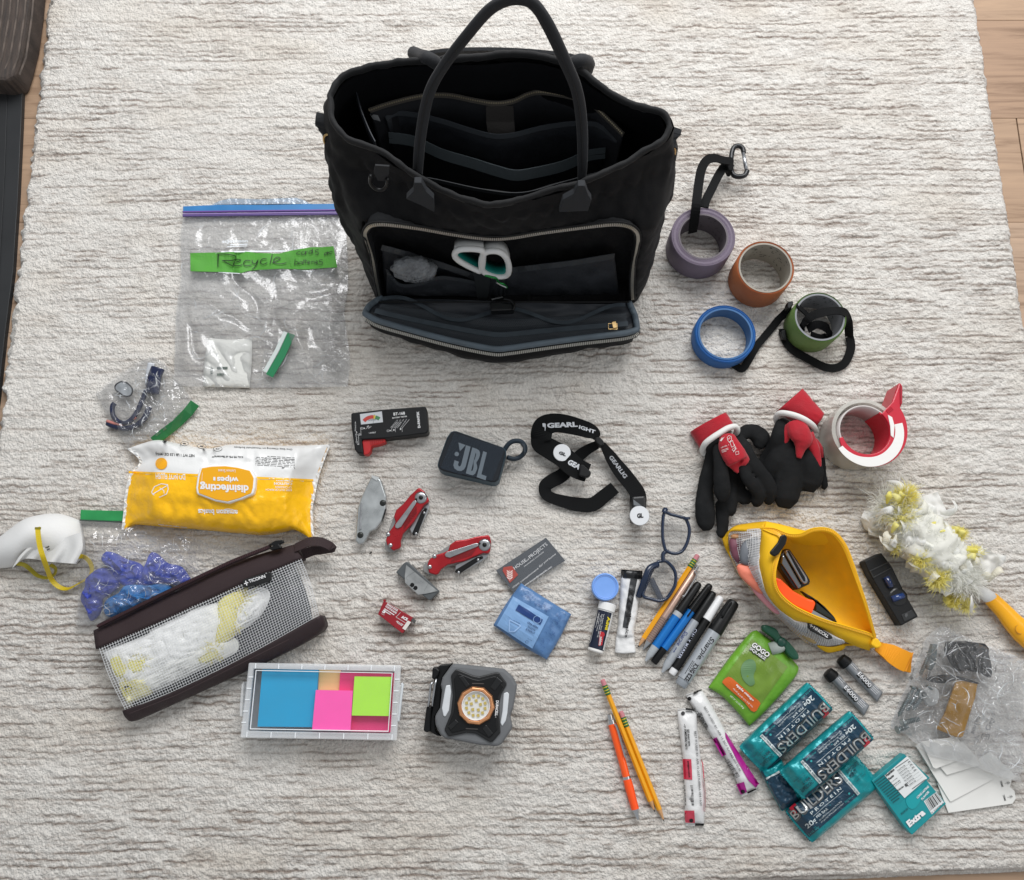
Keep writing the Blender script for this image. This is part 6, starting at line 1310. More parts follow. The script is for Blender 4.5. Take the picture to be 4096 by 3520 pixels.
# ---- knit work gloves with dipped fingers
RK = M('a90f22', .85, bump=(500, .5, .001), sheen=.2, var=.1, vs=50); NIT = M('151617', .85, bump=(700, .5, .0008), var=.1, spec=.25); TRM = M('dddcd8', .85, bump=(500, .4))
def glove(label, fingers, knit, cuff, trim, at_, prn=None):
    o = thing('work_glove', label, 'glove', fI(*at_), 'pair of red and black work gloves')
    mb = MB()
    for pts in fingers:
        q = cat([P(*fI(a, b), z) for a, b, z, r in pts], 4); rr = np.interp(np.linspace(0, len(pts)-1, len(q)), range(len(pts)), [p[3] for p in pts])
        a0 = q[0]+(q[0]-q[1]).normalized()*rr[0]*.6; z0 = q[-1]+(q[-1]-q[-2]).normalized()*rr[-1]*.7
        mb.tube([a0]+q+[z0], [rr[0]*.5]+list(rr)+[rr[-1]*.5], 12, flat=.58)
    mb.build('dipped_fingers', NIT, o, remesh=.0016)
    km = MB()
    for pts in knit:
        q = cat([P(*fI(a, b), z) for a, b, z, r in pts], 4); rr = np.interp(np.linspace(0, len(pts)-1, len(q)), range(len(pts)), [p[3] for p in pts]); km.tube(q, list(rr), 12, flat=.6)
    km.build('knit_back', RK, o, remesh=.0014)
    q = [P(*fI(a, b), z) for a, b, z in cuff[0]]; q2 = [P(*fI(a, b), z) for a, b, z in cuff[1]]; n = 12
    rows = []
    for k in range(n+1):
        t = k/n; A = q[0].lerp(q[1], t); B = q2[0].lerp(q2[1], t); s = math.sin(math.pi*t)
        rows.append([A.lerp(B, j/14)+Vector((0, 0, .012*math.sin(math.pi*j/14)**.5+.0015*nz(k*.6, j*.5, 4))) for j in range(15)])
    packet(MB(), rows, .002).build('cuff', RK, o, smooth=True)
    MB().tube(cat([P(*fI(a, b), z) for a, b, z in trim], 5), .0042, 10, flat=1.1).build('cuff_trim', TRM, o, smooth=True)
    if prn: prn(o, km)
    return o
def prn1(o, km):
    pr = Print(fI, km.bvh(), .03, .0012)
    pr.line([(432,520),(445,505),(465,512),(468,540),(450,560),(438,545),(432,520)], 3); pr.t('A4', (440,542), (460,528), h=14)
    pr.line([(455,560),(475,545),(490,590),(470,600),(455,560)], 3); pr.line([(490,575),(500,610),(482,640),(500,620)], 3); pr.t('CE', (478,632), (512,612), h=20); pr.line([(500,640),(525,632),(528,655),(505,662),(500,640)], 2.5)
    pr.t('LEVEL 1', (385,608), (448,585), h=11); pr.fine((388,622),(440,605),(392,640), 3, .4); pr.poly([(375,545),(395,515),(392,530),(412,512),(385,552)]); pr.build('lettering', M('d9d4d0', .6), o)
glove('left work glove with a red folded cuff and white print on its back', [
    [(300,600,.02,.0075),(290,720,.016,.009),(262,860,.014,.0105),(245,1000,.013,.0125),(250,1150,.013,.0145),(262,1240,.012,.012)],
    [(360,600,.034,.008),(375,720,.036,.0095),(385,850,.034,.0115),(392,960,.030,.012),(390,1015,.028,.009)],
    [(470,800,.016,.009),(480,920,.014,.0085),(470,1040,.012,.009),(460,1130,.010,.008)],
    [(375,1060,.009,.008),(390,1160,.008,.009),(395,1250,.008,.0085),(390,1310,.008,.008),(360,1300,.008,.005)],
    [(530,540,.026,.009),(575,600,.032,.0105),(620,700,.032,.011),(690,790,.028,.0105),(755,880,.024,.011),(785,960,.020,.0115),(775,1045,.014,.008)],
    [(560,750,.036,.0075),(600,850,.034,.009),(650,920,.030,.010),(690,990,.024,.0095),(680,1060,.018,.0085)],
    [(520,860,.012,.009),(540,960,.010,.009),(570,1030,.010,.009),(620,990,.012,.008)],
    [(540,510,.018,.009),(600,470,.018,.011),(660,480,.016,.013),(710,520,.015,.0145),(700,560,.015,.012)],
    [(330,560,.02,.012),(420,760,.018,.013),(520,780,.016,.012)], [(440,900,.012,.012),(430,1050,.01,.010)]],
    [[(430,500,.038,.010),(450,580,.042,.0155),(490,660,.043,.0175),(520,715,.042,.0165)], [(480,720,.040,.012),(500,770,.038,.006),(528,812,.036,.002)], [(560,700,.04,.012),(600,730,.038,.006)]],
    (((135,465,.012), (225,612,.012)), ((425,310,.016), (500,430,.016))), [(250,655,.012),(228,625,.02),(250,570,.036),(310,520,.042),(380,475,.042),(440,440,.040),(495,428,.036),(515,455,.03),(505,485,.02)], (400, 700), prn1)
glove('right work glove with a pointed red cuff, beside the clear tape dispenser', [
    [(900,400,.03,.011),(880,480,.032,.013),(850,560,.028,.0125),(800,640,.018,.011),(745,710,.010,.009),(720,790,.008,.008)],
    [(930,560,.028,.013),(860,700,.024,.0155),(800,780,.018,.014),(790,850,.012,.012)],
    [(985,520,.026,.010),(970,650,.026,.0165),(950,800,.020,.020),(930,930,.016,.0205),(915,1030,.014,.018)],
    [(1090,580,.026,.009),(1110,700,.026,.0135),(1130,800,.022,.0175),(1115,900,.018,.0165)],
    [(1195,600,.018,.006),(1210,720,.014,.0065),(1220,830,.010,.0065),(1240,900,.008,.0055),(1235,935,.006,.005)],
    [(870,760,.012,.016),(880,880,.010,.012)], [(960,450,.02,.016),(1000,620,.016,.018)]],
    [[(1000,390,.040,.013),(1030,470,.044,.0155),(1055,540,.043,.0145),(1040,610,.04,.008),(1025,690,.036,.004)], [(960,440,.038,.010),(925,500,.036,.006),(915,570,.033,.003)], [(1095,490,.038,.011),(1140,580,.034,.008),(1180,680,.03,.006),(1190,790,.026,.003)], [(1150,540,.03,.006),(1200,610,.026,.005),(1222,690,.02,.003)]],
    (((855,290,.014), (1155,440,.014)), ((1060,110,.012), (1232,318,.012))), [(845,390,.018),(840,350,.028),(870,318,.038),(940,322,.046),(1020,345,.048),(1090,380,.046),(1145,425,.036),(1162,460,.022)], (1000, 600))
# ---- clear packing tape with red dispenser
pt = thing('packing_tape', 'wide clear packing tape roll in a red dispenser with a torn white label', 'tape dispenser', fI(1530, 560))
c = P(*fI(1575, 465), .05); ro = P(*fI(1850, 465), .05).x-c.x; ri = P(*fI(1575+208, 465), .05).x-c.x; b = Vector((c.x, c.y, 0))
CT = M('d2cfc6', .15, coat=.6, alpha=.62, bump=(40, .15, .003), var=.08, vs=18)
MB().spin(b, [(ri+.004, .001), (ro, .001), (ro+.0006, .025), (ro, .050), (ri+.006, .0503)], 80, closed=True).build('clear_tape', CT, pt, smooth=True).modifiers.new('e', 'EDGE_SPLIT').split_angle = R(50)
MB().spin(b, [(ri, .001), (ri+.002, .001), (ri+.002, .051), (ri, .051)], 80, closed=True).build('core', M('cfc8c4', .5, alpha=.9), pt, smooth=True)
RP = M('c01c33', .38, coat=.2)
def arcring(b, r0, r1, a0, a1, z0, z1, n=40):
    v = []
    for k in range(n+1):
        a = a0+(a1-a0)*k/n
        R0 = np.interp(k/n, np.linspace(0, 1, len(r0)), r0); R1 = np.interp(k/n, np.linspace(0, 1, len(r1)), r1)
        v.append([b+Vector((math.cos(a)*r, math.sin(a)*r, z)) for (r, z) in ((R0, z0), (R1, z0), (R1, z1), (R0, z1))])
    mb = MB().grid(v, True); mb.f.append((3, 2, 1, 0)); e = n*4; mb.f.append((e, e+1, e+2, e+3)); return mb
arcring(b, [ri-.001]*2, [ri+.004, ri+.014, ri+.018, ri+.022, ri+.026], R(195), R(405), .0505, .0535).build('dispenser_side', RP, pt, bevel=.0008)
arcring(b, [ri-.0016]*2, [ri+.0006]*2, R(195), R(410), .002, .0512).build('dispenser_hub', RP, pt)
arcring(b, [ri+.006, ri+.003, ri+.003, ri+.006], [ri+.013, ri+.016, ri+.017, ri+.017], R(212), R(372), .0537, .0543).build('white_label', M('e6e4e0', .6, bump=(150, .4)), pt)
MB().slab(fI, [(1745,300),(1790,250),(1860,60),(1885,80),(1885,240),(1840,330),(1845,430),(1800,420)], .012, .053).build('dispenser_arm', RP, pt, bevel=.002)
MB().slab(fI, [(1868,75),(1888,95),(1886,235),(1870,250)], .006, .055).build('cutter_guard', M('a3162b', .4), pt, bevel=.001)
for k in range(5): MB().slab(fI, [(1752+k*9,292-k*7),(1758+k*9,288-k*7),(1778+k*9,312-k*7),(1772+k*9,316-k*7)], .053, .0545).build('ridge', RP, pt)
MB().slab(fI, [(1765,330),(1800,350),(1820,420),(1812,520),(1790,500),(1785,420)], .0535, .0545).build('white_label', M('e6e4e0', .6), pt)
# ---- duster
du = thing('hand_duster', 'fluffy white and yellow feather duster with a yellow handle at the right edge', 'duster', fM(1500, 450))
axp = [(1260,170,.03),(1330,290,.035),(1420,400,.036),(1530,520,.036),(1620,620,.034),(1700,690,.03)]
ax3 = [P(*fM(a, b), c) for a, b, c in axp]
core_ = MB(); qc = cat(ax3, 6)
rows_ = []
for i, p in enumerate(qc):
    t_ = (qc[min(i+1, len(qc)-1)]-qc[max(i-1, 0)]).normalized(); s_ = t_.cross(Vector((0, 0, 1))).normalized(); e_ = math.sin(math.pi*(i+.6)/(len(qc)+.2))**.4
    rows_.append([p+(s_*math.cos(a)+Vector((0, 0, 1))*math.sin(a)*.75)*(.036*e_*(1+.35*nz(i*.35, a*1.6, 3)+.28*nz(i*.9, a*4, 8)+.1*nz(i*2, a*9, 4))) for a in [2*math.pi*k/40 for k in range(40)]])
core_.grid(rows_, True).build('fluffy_core', soft('f8f7ee', .3), du, smooth=True)
fluff(ax3, .041, 9000, .011, .0005, 21, up=.1).build('white_fibres', FLW, du, kind='stuff')
fluff([ax3[0]+Vector((-.02, .0, -.01)), ax3[1], ax3[2]+Vector((-.01, -.01, -.01))], .030, 2500, .018, .0006, 22, up=.1).build('white_fibres', FLW, du, kind='stuff')
for k, (a, b, n, r, l) in enumerate(((1290,150,700,.022,.026),(1280,260,800,.022,.024),(1240,430,420,.014,.022),(1400,520,500,.016,.022),(1180,240,260,.012,.02),(1560,370,260,.010,.018),(1640,370,200,.010,.016),(1730,490,220,.010,.018),(1500,650,420,.014,.026),(1600,780,300,.010,.022),(1680,830,160,.008,.02),(1480,310,120,.008,.014))):
    c = P(*fM(a, b), .042 if k < 2 else (.03 if k in (2, 4, 9, 10) else .045)); fluff([c, c+Vector((.006, -.004, 0))], r*1.05, int(n*2.2), l*.42, .0005, 40+k, up=.12).build('yellow_fibres', soft(('faf3a0', 'fbf6bc', 'faf4ac')[k % 3]), du, kind='stuff')
for k, (pp, z) in enumerate((([(1380,150),(1520,108),(1597,270),(1420,330)], .034), ([(1030,270),(1060,205),(1170,240),(1180,370)], .012), ([(1760,520),(1820,465),(1965,550),(1830,650)], .035), ([(1550,520),(1700,500),(1760,640),(1590,600)], .045), ([(1400,400),(1500,430),(1530,580),(1430,520)], .05), ([(1420,340),(1560,290),(1600,350),(1470,380)], .046), ([(1520,720),(1680,660),(1700,700),(1570,780)], .04), ([(1060,300),(1180,330),(1210,420),(1080,380)], .008), ([(1640,480),(1740,560),(1800,700),(1680,640)], .036))):
    MB().grid(flap(fM, pp, z, .005, k)).build('cloth_strip', soft('f6f6f3', .35), du, smooth=True)
q = random.Random(77)
for k in range(64):
    u = q.random(); c = ax3[min(int(u*5), 4)].lerp(ax3[min(int(u*5), 4)+1], u*5 % 1)+Vector((q.gauss(0, .019), q.gauss(0, .019), q.uniform(.0, .014))); a = q.uniform(0, 6.28); L_ = q.uniform(.014, .030)
    pts = [c+Vector((math.cos(a+s*1.2)*L_*s, math.sin(a+s*1.2)*L_*s, .014*math.sin(s*3)-.004*s)) for s in (0, .25, .5, .75, 1)]
    MB().strap(cat(pts, 3), [.004, .011, .009, .003], .0003, angs=[q.uniform(-.6, .6), q.uniform(-.9, .9), q.uniform(-.6, .6)]).build('cloth_strip', soft(('f8f8f5', 'f8f7ef', 'f6f3e6', 'f8f8f5')[k % 4], .45), du, smooth=True)
HY = M('f3ac0c', .32, coat=.2)
for k, (a, b, rr_, z, hx_) in enumerate(((1290,140,70,.034,'f8ee72'),(1275,270,75,.038,'f5eb70'),(1180,230,50,.02,'f4f0c0'),(1240,430,50,.02,'f3ea80'),(1400,520,60,.034,'f4eb82'),(1530,375,40,.052,'f4ec86'),(1640,360,34,.046,'f5eea0'),(1730,490,40,.046,'f5ec84'),(1500,650,55,.024,'f4ea7a'),(1620,790,50,.016,'f4eea0'),(1440,260,90,.04,'fbfbf8'),(1380,400,80,.05,'fbfbf8'),(1560,480,80,.052,'fbfbf8'),(1680,600,70,.046,'fbfbf8'),(1120,290,70,.012,'f6f6f2'),(1580,700,60,.03,'fbfbf8'),(1460,450,60,.054,'f9f9f2'))):
    q_ = [P(*fM(a+rr_*math.cos(t)*(1+.3*nz(k, t)), b+rr_*math.sin(t)*(1+.3*nz(k+7, t))), z) for t in [2*math.pi*i/30 for i in range(30)]]
    MB().star(q_, z-.006, .014, 12, 2.2, 110, .012, seed=k*3.7).build('fluff_clump', soft(hx_, .35), du, smooth=True)
for k in range(14):
    (a_, b_) = ((1290,130),(1300,190),(1250,160),(1280,270),(1180,230),(1240,430),(1290,350),(1400,510),(1530,370),(1640,360),(1730,490),(1500,650),(1640,800),(1440,580))[k % 14]
    c = P(*fM(a_+q.gauss(0, 28), b_+q.gauss(0, 28)), .05 if k % 14 not in (4, 5, 11, 12) else .028); a = q.uniform(0, 6.28); L_ = q.uniform(.010, .020)
    pts = [c+Vector((math.cos(a+s*1.2)*L_*s, math.sin(a+s*1.2)*L_*s, .010*math.sin(s*3)-.004*s)) for s in (0, .25, .5, .75, 1)]
    MB().strap(cat(pts, 3), [.003, .009, .007, .002], .0003, angs=[q.uniform(-.6, .6), q.uniform(-.9, .9), q.uniform(-.6, .6)]).build('yellow_strip', soft(('faf4a6', 'faf5b4', 'f8f090')[k % 3], .45), du, smooth=True)
h0, h1_ = P(*fM(1735, 700), .016), P(*fM(1868, 795), .013); h2 = P(*fM(2150, 1090), .012)
MB().tube([h0, h0.lerp(h1_, .5), h1_], [.007, .0085, .0095], 20, flat=.8).build('collar', M('ecebe8', .4), du, smooth=True)
hh = [P(*fM(a, b), .013) for a, b in ((1855,785),(1880,810),(1940,870),(2000,940),(2060,1000),(2110,1050),(2180,1130))]
MB().tube(cat(hh, 4), [.0098, .0105, .0115, .0135, .0155, .015, .012], 24, flat=.75).build('handle', HY, du, smooth=True)
MB().tube([P(*fM(2052, 985), .0245)+Vector((math.cos(a)*.006, math.sin(a)*.006, -.002)) for a in [k*.52 for k in range(12)]], .0008, 6, closed=True).build('hang_hole_rim', M('cf8f08', .4), du)
# ---- torpedo level
lv = thing('spirit_level', 'small black spirit level with two blue vials between the yellow pouch and the duster', 'spirit level', fM(1220, 730))
lo = [(1050,550),(1160,497),(1232,592),(1312,758),(1397,905),(1286,965),(1180,790),(1082,625)]
MB().slab(fM, lo, .001, .020).build('body', M('121314', .55, bump=(700, .2), spec=.3), lv, bevel=.0012)
frame(fM, [(1085,612),(1205,555),(1232,592),(1110,660)], [(1092,616),(1202,564),(1224,592),(1112,650)], .0212, .0198, 'raised_edge', M('242627', .5), lv, .0003)
MB().slab(fM, [(1165,660),(1215,632),(1252,700),(1200,728)], .0195, .0206).build('vial_window', M('0c0d0f', .3), lv)
MB().tube([P(*fM(1188, 652), .0215), P(*fM(1222, 718), .0215)], .0042, 14).build('vial', M('1a2a52', .1, coat=.6), lv, smooth=True)
MB().spin(P(*fM(1268, 782), .0197), [(.0001, .0012), (.0105, .0012), (.0125, .0002)], 30).build('vial_well', M('0c0d0f', .3), lv)
MB().tube([P(*fM(1228, 795), .0212), P(*fM(1300, 770), .0212)], .0042, 14).build('vial', M('1f3a70', .1, coat=.6), lv, smooth=True)
MB().slab(fM, [(1288,895),(1355,862),(1382,902),(1308,938)], .0197, .0207).build('end_plate', M('1f2122', .5), lv, bevel=.0004)
MB().slab(fM, [(1312,888),(1326,884),(1330,898),(1320,912),(1310,902)], .0205, .0212).build('shield_mark', M('4b4d4f', .4), lv)
# ---- yellow mesh pouch, open
yp = thing('open_pouch', 'bright yellow zip pouch lying open with a white mesh side, tools inside', 'pouch', fM(750, 700))
YF = M('f6c00a', .7, bump=(1300, .5, .0008), var=.05, vs=20); YD = M('f0b40c', .75, bump=(900, .4), var=.08)
# mouth loop (zip edge), raised above the rug
near = [(405,345,.055),(450,362,.062),(505,385,.068),(520,430,.072),(500,500,.074),(480,570,.076),(470,640,.076),(480,715,.074),(520,780,.070),(600,845,.064),(700,895,.058),(800,935,.05),(900,965,.042),(1000,995,.034),(1080,1020,.028),(1115,1042,.024)]
far = [(405,345,.055),(470,350,.06),(560,385,.064),(640,385,.068),(710,355,.072),(790,348,.074),(860,375,.074),(920,450,.072),(965,560,.066),(1010,690,.058),(1055,820,.048),(1090,940,.036),(1115,1042,.024)]
nr = resample(cat([P(*fM(a, b), c) for a, b, c in near], 5), 60); fa = resample(cat([P(*fM(a, b), c) for a, b, c in far], 5), 60)
nr.append(P(*fM(1115, 1042), .024)); fa.append(P(*fM(1115, 1042), .024))
# ground spine under the pouch
gnear = resample(cat([P(*fM(a, b), .003) for a, b in [(140,405),(160,470),(215,560),(300,680),(420,800),(560,930),(700,1040),(790,1110),(900,1110),(960,1080),(1080,1090),(1130,1095)]], 5), 61)
gfar = resample(cat([P(*fM(a, b), .003) for a, b in [(420,330),(520,420),(640,480),(760,520),(860,560),(920,640),(960,740),(1000,840),(1050,940),(1090,1010),(1120,1060)]], 5), 61)
rows = [[nr[i].lerp(fa[i], 0) for i in range(61)]]
inner = []
for j in range(15):
    t = j/14
    r_ = []
    for i in range(61):
        a, b_ = nr[i], fa[i]; p = a.lerp(b_, t); d = (4*t*(1-t))**.45; e = math.sin(math.pi*min(1, i/60*.96+.02))**.5
        zf_ = .007; p = Vector((p.x, p.y, p.z*(1-d*e)+zf_*d*e)); p.z = max(p.z, .005); r_.append(p)
    inner.append(r_)
MB().grid(inner).build('lining', YD, yp, smooth=True)
MB().grid([[fa[i] for i in range(61)], [fa[i].lerp(gfar[i], .12)+Vector((.003, .003, 0)) for i in range(61)], [gfar[i]*.35+fa[i]*.65 for i in range(61)], [gfar[i] for i in range(61)]]).build('rear_panel', YF, yp, smooth=True)
band2 = []
gb_ = resample(cat([P(*fM(a, b), c) for a, b, c in [(395,345,.05),(385,460,.056),(378,560,.058),(395,660,.056),(430,760,.052),(500,850,.046),(600,925,.042),(690,945,.040),(790,990,.034),(900,1050,.026),(1000,1095,.018),(1100,1128,.010)]], 5), 61)
MB().grid([[nr[i] for i in range(61)], [nr[i].lerp(gb_[i], .5)+Vector((-.002, -.001, .002)) for i in range(61)], [gb_[i] for i in range(61)]]).build('front_band', YF, yp, smooth=True, solid=.0012)
me_bot = resample(cat([P(*fM(a, b), .006) for a, b in [(185,365),(182,450),(205,540),(260,650),(380,790),(520,930),(640,1040),(740,1095),(860,1092),(915,1082),(925,1065),(930,1060)]], 5), 61)
mesh_rows = []
for j in range(13):
    t = j/12; r_ = []
    for i in range(61):
        k = min(i, 60); a = gb_[int(k*.82)]; b_ = me_bot[k]; p = a.lerp(b_, t); p.z = a.z*(1-t**1.6)+.006*t**1.6+.004*math.sin(math.pi*t)+.0015*nz(i*.3, j*.5, 2); r_.append(p)
    mesh_rows.append(r_)
MB().grid(mesh_rows).build('vinyl_panel', film(gloss=.015, haze=.01, rough=.2, bs=60, bst=.2), yp, smooth=True)
netting(mesh_rows, 76, 18, .00055).build('mesh_threads', M('e6e6e6', .6), yp, kind='stuff')
MB().grid([[me_bot[i] for i in range(61)], [Vector((gnear[i].x, gnear[i].y, .004)) for i in range(61)]]).build('base_edge', YF, yp, smooth=True, solid=.0015)
eb = [(140,405),(215,335),(310,312),(420,297),(560,330),(640,350),(640,385),(560,385),(470,352),(405,345),(330,362),(215,362),(185,372),(190,480)]
MB().grid(coons(fM, [(140,405),(215,332),(310,310),(420,297)], [(420,297),(412,320),(402,347)], [(190,490),(183,368),(300,360),(402,347)], [(140,405),(160,450),(190,490)], 24, 6, lambda u, v: .006+.046*u*(.7+.3*v)+.006*math.sin(math.pi*v))).build('end_panel', M('e9b40c', .7, bump=(600, .6, .001), stretch=(3, 1, 1)), yp, smooth=True, solid=.0012)
MB().grid(coons(fM, [(420,297),(520,318),(640,350),(680,358)], [(680,358),(660,372),(645,386)], [(403,347),(480,352),(560,382),(645,386)], [(420,297),(412,320),(403,347)], 20, 5, lambda u, v: .05+.016*u-.01*(1-v))).build('end_panel', YF, yp, smooth=True, solid=.0012)
MB().grid(coons(fM, [(750,1090),(840,1100),(930,1080)], [(930,1080),(925,1105),(905,1120)], [(755,1100),(820,1135),(905,1120)], [(750,1090),(752,1095),(755,1100)], 12, 4, lambda u, v: .012-.008*v)).build('base_corner', YF, yp, smooth=True, solid=.001)
MB().strap([p+Vector((0, 0, .001)) for p in nr], .0055, .0016, angs=[.7, -.9, -.9, -.7]).build('zipper_tape', YF, yp); MB().strap([p+Vector((0, 0, .001)) for p in fa], .006, .0016, angs=[-.9, -.6, .4, .9]).build('zipper_tape', YF, yp)
ZT = M('f0b51a', .4)
teeth(nr, 'zipper_teeth', ZT, yp, off=Vector((0, 0, .002)), ln=.0034, pitch=.0024); teeth(fa, 'zipper_teeth', ZT, yp, off=Vector((0, 0, .002)), ln=.0034, pitch=.0024)
MB().slab(fM, [(520,385),(545,378),(560,400),(550,440),(530,470),(505,505),(480,522),(452,505),(450,490),(500,430),(512,400)], .078, .083).build('zipper_pull', BLK, yp, bevel=.0015)
MB().slab(fM, [(1110,1040),(1140,1045),(1168,1085),(1150,1105),(1125,1108),(1095,1085)], .006, .028).build('end_tab', YF, yp, bevel=.002)
MB().strap(cat([P(*fM(a, b), c) for a, b, c in [(1130,1090,.02),(1160,1110,.016),(1220,1140,.014),(1290,1180,.018),(1330,1198,.02)]], 5), [.012, .016, .024, .027, .027], .0018, angs=[0, .15, -.25, -.3]).build('pull_loop', M('f09d08', .7, bump=(1300, .5, .0008)), yp)
MB().strap(cat([P(*fM(a, b), c) for a, b, c in [(1130,1095,.012),(1180,1125,.006),(1250,1165,.004),(1325,1200,.006),(1338,1195,.018)]], 5), [.012, .018, .024, .025, .027], .0018).build('pull_loop_back', M('e39206', .7), yp)
MB().slab(fM, [(690,935),(740,958),(845,1030),(850,1045),(825,1052),(720,1000),(690,975)], .036, .042).build('brand_patch', M('0d0d0e', .45), yp, bevel=.0008)
pr = Print(fM, None, .0421, .0004); pr.t('TICONN', (838,1048), (735,985), h=-17, bold=.02) if False else pr.t('TICONN', (826,1026), (732,966), h=20, bold=.02); pr.line([(703,957),(722,970)], 5); pr.line([(715,955),(708,972)], 5); pr.build('lettering', INKW, yp)
# contents of the yellow pouch
st = thing('stapler', 'small black and chrome stapler inside the open yellow pouch', 'stapler', fM(600, 600), z=.02)
MB().slab(fM, [(515,510),(545,470),(575,470),(690,640),(712,680),(700,700),(660,718),(625,735),(600,720),(510,590)], .02, .038).build('base', M('1b1c1e', .35), st, bevel=.003)
MB().slab(fM, [(548,478),(570,474),(685,650),(695,685),(672,700),(650,680),(545,500)], .038, .046).build('top_arm', M('a9abad', .22, .9), st, bevel=.0025)
MB().slab(fM, [(525,520),(540,510),(640,690),(650,715),(630,728),(520,560)], .036, .042).build('chrome_rail', M('8c8e90', .2, .95), st, bevel=.0015)
MB().slab(fM, [(560,485),(570,482),(672,655),(676,680),(664,680)], .046, .0475).build('black_inlay', BLK, st, bevel=.0006)
os_ = thing('orange_tool', 'flat bright orange plastic scraper handle inside the yellow pouch', 'scraper', fM(600, 760), z=.02)
MB().slab(fM, [(478,650),(520,665),(600,740),(690,790),(738,802),(742,825),(722,880),(712,890),(600,840),(520,780),(480,710)], .028, .042).build('grip', M('f7570c', .4), os_, bevel=.003)
MB().slab(fM, [(712,870),(722,862),(860,940),(855,950),(705,890)], .028, .033).build('steel_shaft', METAL, os_, bevel=.0008)
bh = thing('black_handle_tool', 'slim black handled tool lying beside the orange one in the yellow pouch', 'tool', fM(760, 860), z=.02)
MB().slab(fM, [(650,738),(730,785),(800,840),(860,905),(882,945),(860,935),(740,870),(742,805),(690,780)], .018, .030).build('handle', M('16201c', .4), bh, bevel=.002)
gt = thing('knife_in_pouch', 'silver and yellow tool lying under the stapler in the yellow pouch', 'tool', fM(560, 660), z=.01)
MB().slab(fM, [(490,595),(510,585),(620,720),(600,740),(560,710),(520,690),(480,650)], .014, .024).build('handle', M('b98d22', .4), gt, bevel=.0015)
MB().slab(fM, [(520,560),(560,600),(640,720),(600,725),(510,610)], .022, .0275).build('blade_cover', M('9b9894', .3, .6), gt, bevel=.001)
pk = thing('tissue_bundle', 'pink and grey items showing through the white mesh of the yellow pouch', 'packet', fM(320, 600), z=.004)
for nm, pts, z, hx_ in (('pink_packet', [(250,570),(370,565),(385,680),(410,760),(340,720),(260,640)], .040, 'f0876d'), ('pink_packet', [(330,690),(420,760),(520,870),(480,880),(360,760)], .034, 'd9929a'), ('grey_packet', [(280,430),(395,400),(385,560),(270,560)], .044, '6c7076'), ('maroon_packet', [(195,410),(275,410),(265,560),(215,520)], .024, '7a4756'), ('tan_packet', [(215,375),(330,370),(320,400),(220,405)], .026, 'd7a173'), ('blue_packet', [(520,880),(640,930),(700,1010),(620,980)], .027, '43506b'), ('tan_packet', [(640,960),(760,1030),(740,1080),(660,1030)], .020, 'b59a6c'), ('grey_packet', [(730,1035),(880,1060),(900,1080),(740,1085)], .010, '8e8a86')):
    MB().star([P(*p, z) for p in cat(mp(fM, pts), 4, True)], z-.004, .005, amp=.002, nzs=90).build(nm, M(hx_, .6, bump=(120, .5, .002), var=.1), pk, smooth=True)
# ---- green snack pouch (character print left out)
gp = thing('snack_pouch', 'lime green squeeze pouch of apple mango snack with a dark green winged cap', 'snack pouch', fN(430, 450))
rows = coons(fN, [(455,82),(560,150),(680,250),(788,370)], [(788,370),(770,440),(640,600),(500,750),(400,838)], [(75,535),(180,600),(300,720),(400,838)], [(455,82),(400,110),(250,290),(75,535)], 44, 44, lambda u, v: .004+.014*dome(u, v, .5)+.0018*nz(u*7, v*7, 4)*(dome(u, v, .2)))
gm = packet(MB(), rows, .001); gm.build('pouch', M('6ba52b', .38, bump=(45, .5, .005), var=.05, vs=20), gp, smooth=True); bv = gm.bvh()
pr = Print(fN, bv, .02, .0008); pr.quad((420,150),(700,370),(440,735),(185,480), 20, 20); pr.build('window_print', M('6d8c2f', .3, var=.12, vs=30), gp, kind=None)
pr = Print(fN, bv, .02, .0016); pr.strip([(190,480),(225,448),(250,450),(330,520),(400,580),(480,645),(485,660)], [(185,495),(215,525),(290,590),(360,650),(415,722),(440,728),(455,715)], 14, 5); pr.build('flavour_band', M('d0621f', .35), gp, kind=None)
pr = Print(fN, bv, .02, .0016)
pr.poly(cat([(330,400),(350,340),(400,310),(440,330),(450,380),(430,440),(440,500),(400,520),(350,470)], 4, True)); pr.build('plain_blob_print', M('5f8558', .4), gp)
pr = Print(fN, bv, .02, .0022); pr.t('GOGO', (408,212), (540,305), h=44, bold=.10); pr.t('SQUEEZ', (395,235), (520,325), h=26, bold=.08); pr.build('logo_shadow', M('2b3a24', .4), gp)
pr = Print(fN, bv, .02, .0028); pr.t('GOGO', (412,206), (540,298), h=38, bold=.03); pr.t('SQUEEZ', (399,233), (520,320), h=20, bold=.02); pr.t('apple mango', (290,515), (425,640), h=17, bold=.03); pr.t('FRUIT BLEND ON THE GO', (268,545), (418,690), h=11); pr.t('NET WT 3.2 OZ (90 g)', (245,600), (350,700), h=13, bold=.01); pr.build('lettering', INKW, gp)
c0, c1 = P(*fN(575, 205), .010), P(*fN(640, 180), .012)
MB().tube([P(*fN(560, 232), .010), P(*fN(628, 212), .011), P(*fN(660, 195), .012)], .0085, 16).build('spout', M('aeb8b0', .4), gp, smooth=True)
MB().slab(fN, [(505,55),(520,38),(560,45),(620,75),(650,125),(690,150),(740,200),(785,260),(795,300),(775,315),(740,305),(700,265),(672,215),(620,185),(600,150),(540,105),(510,80)], .008, .020, 4).build('winged_cap', M('164f3a', .4), gp, bevel=.003)
MB().spin(P(*fN(655, 175), .0195), [(.0001, .002), (.005, .0018), (.0065, 0)], 28).build('cap_hub', M('14483a', .4), gp, smooth=True)
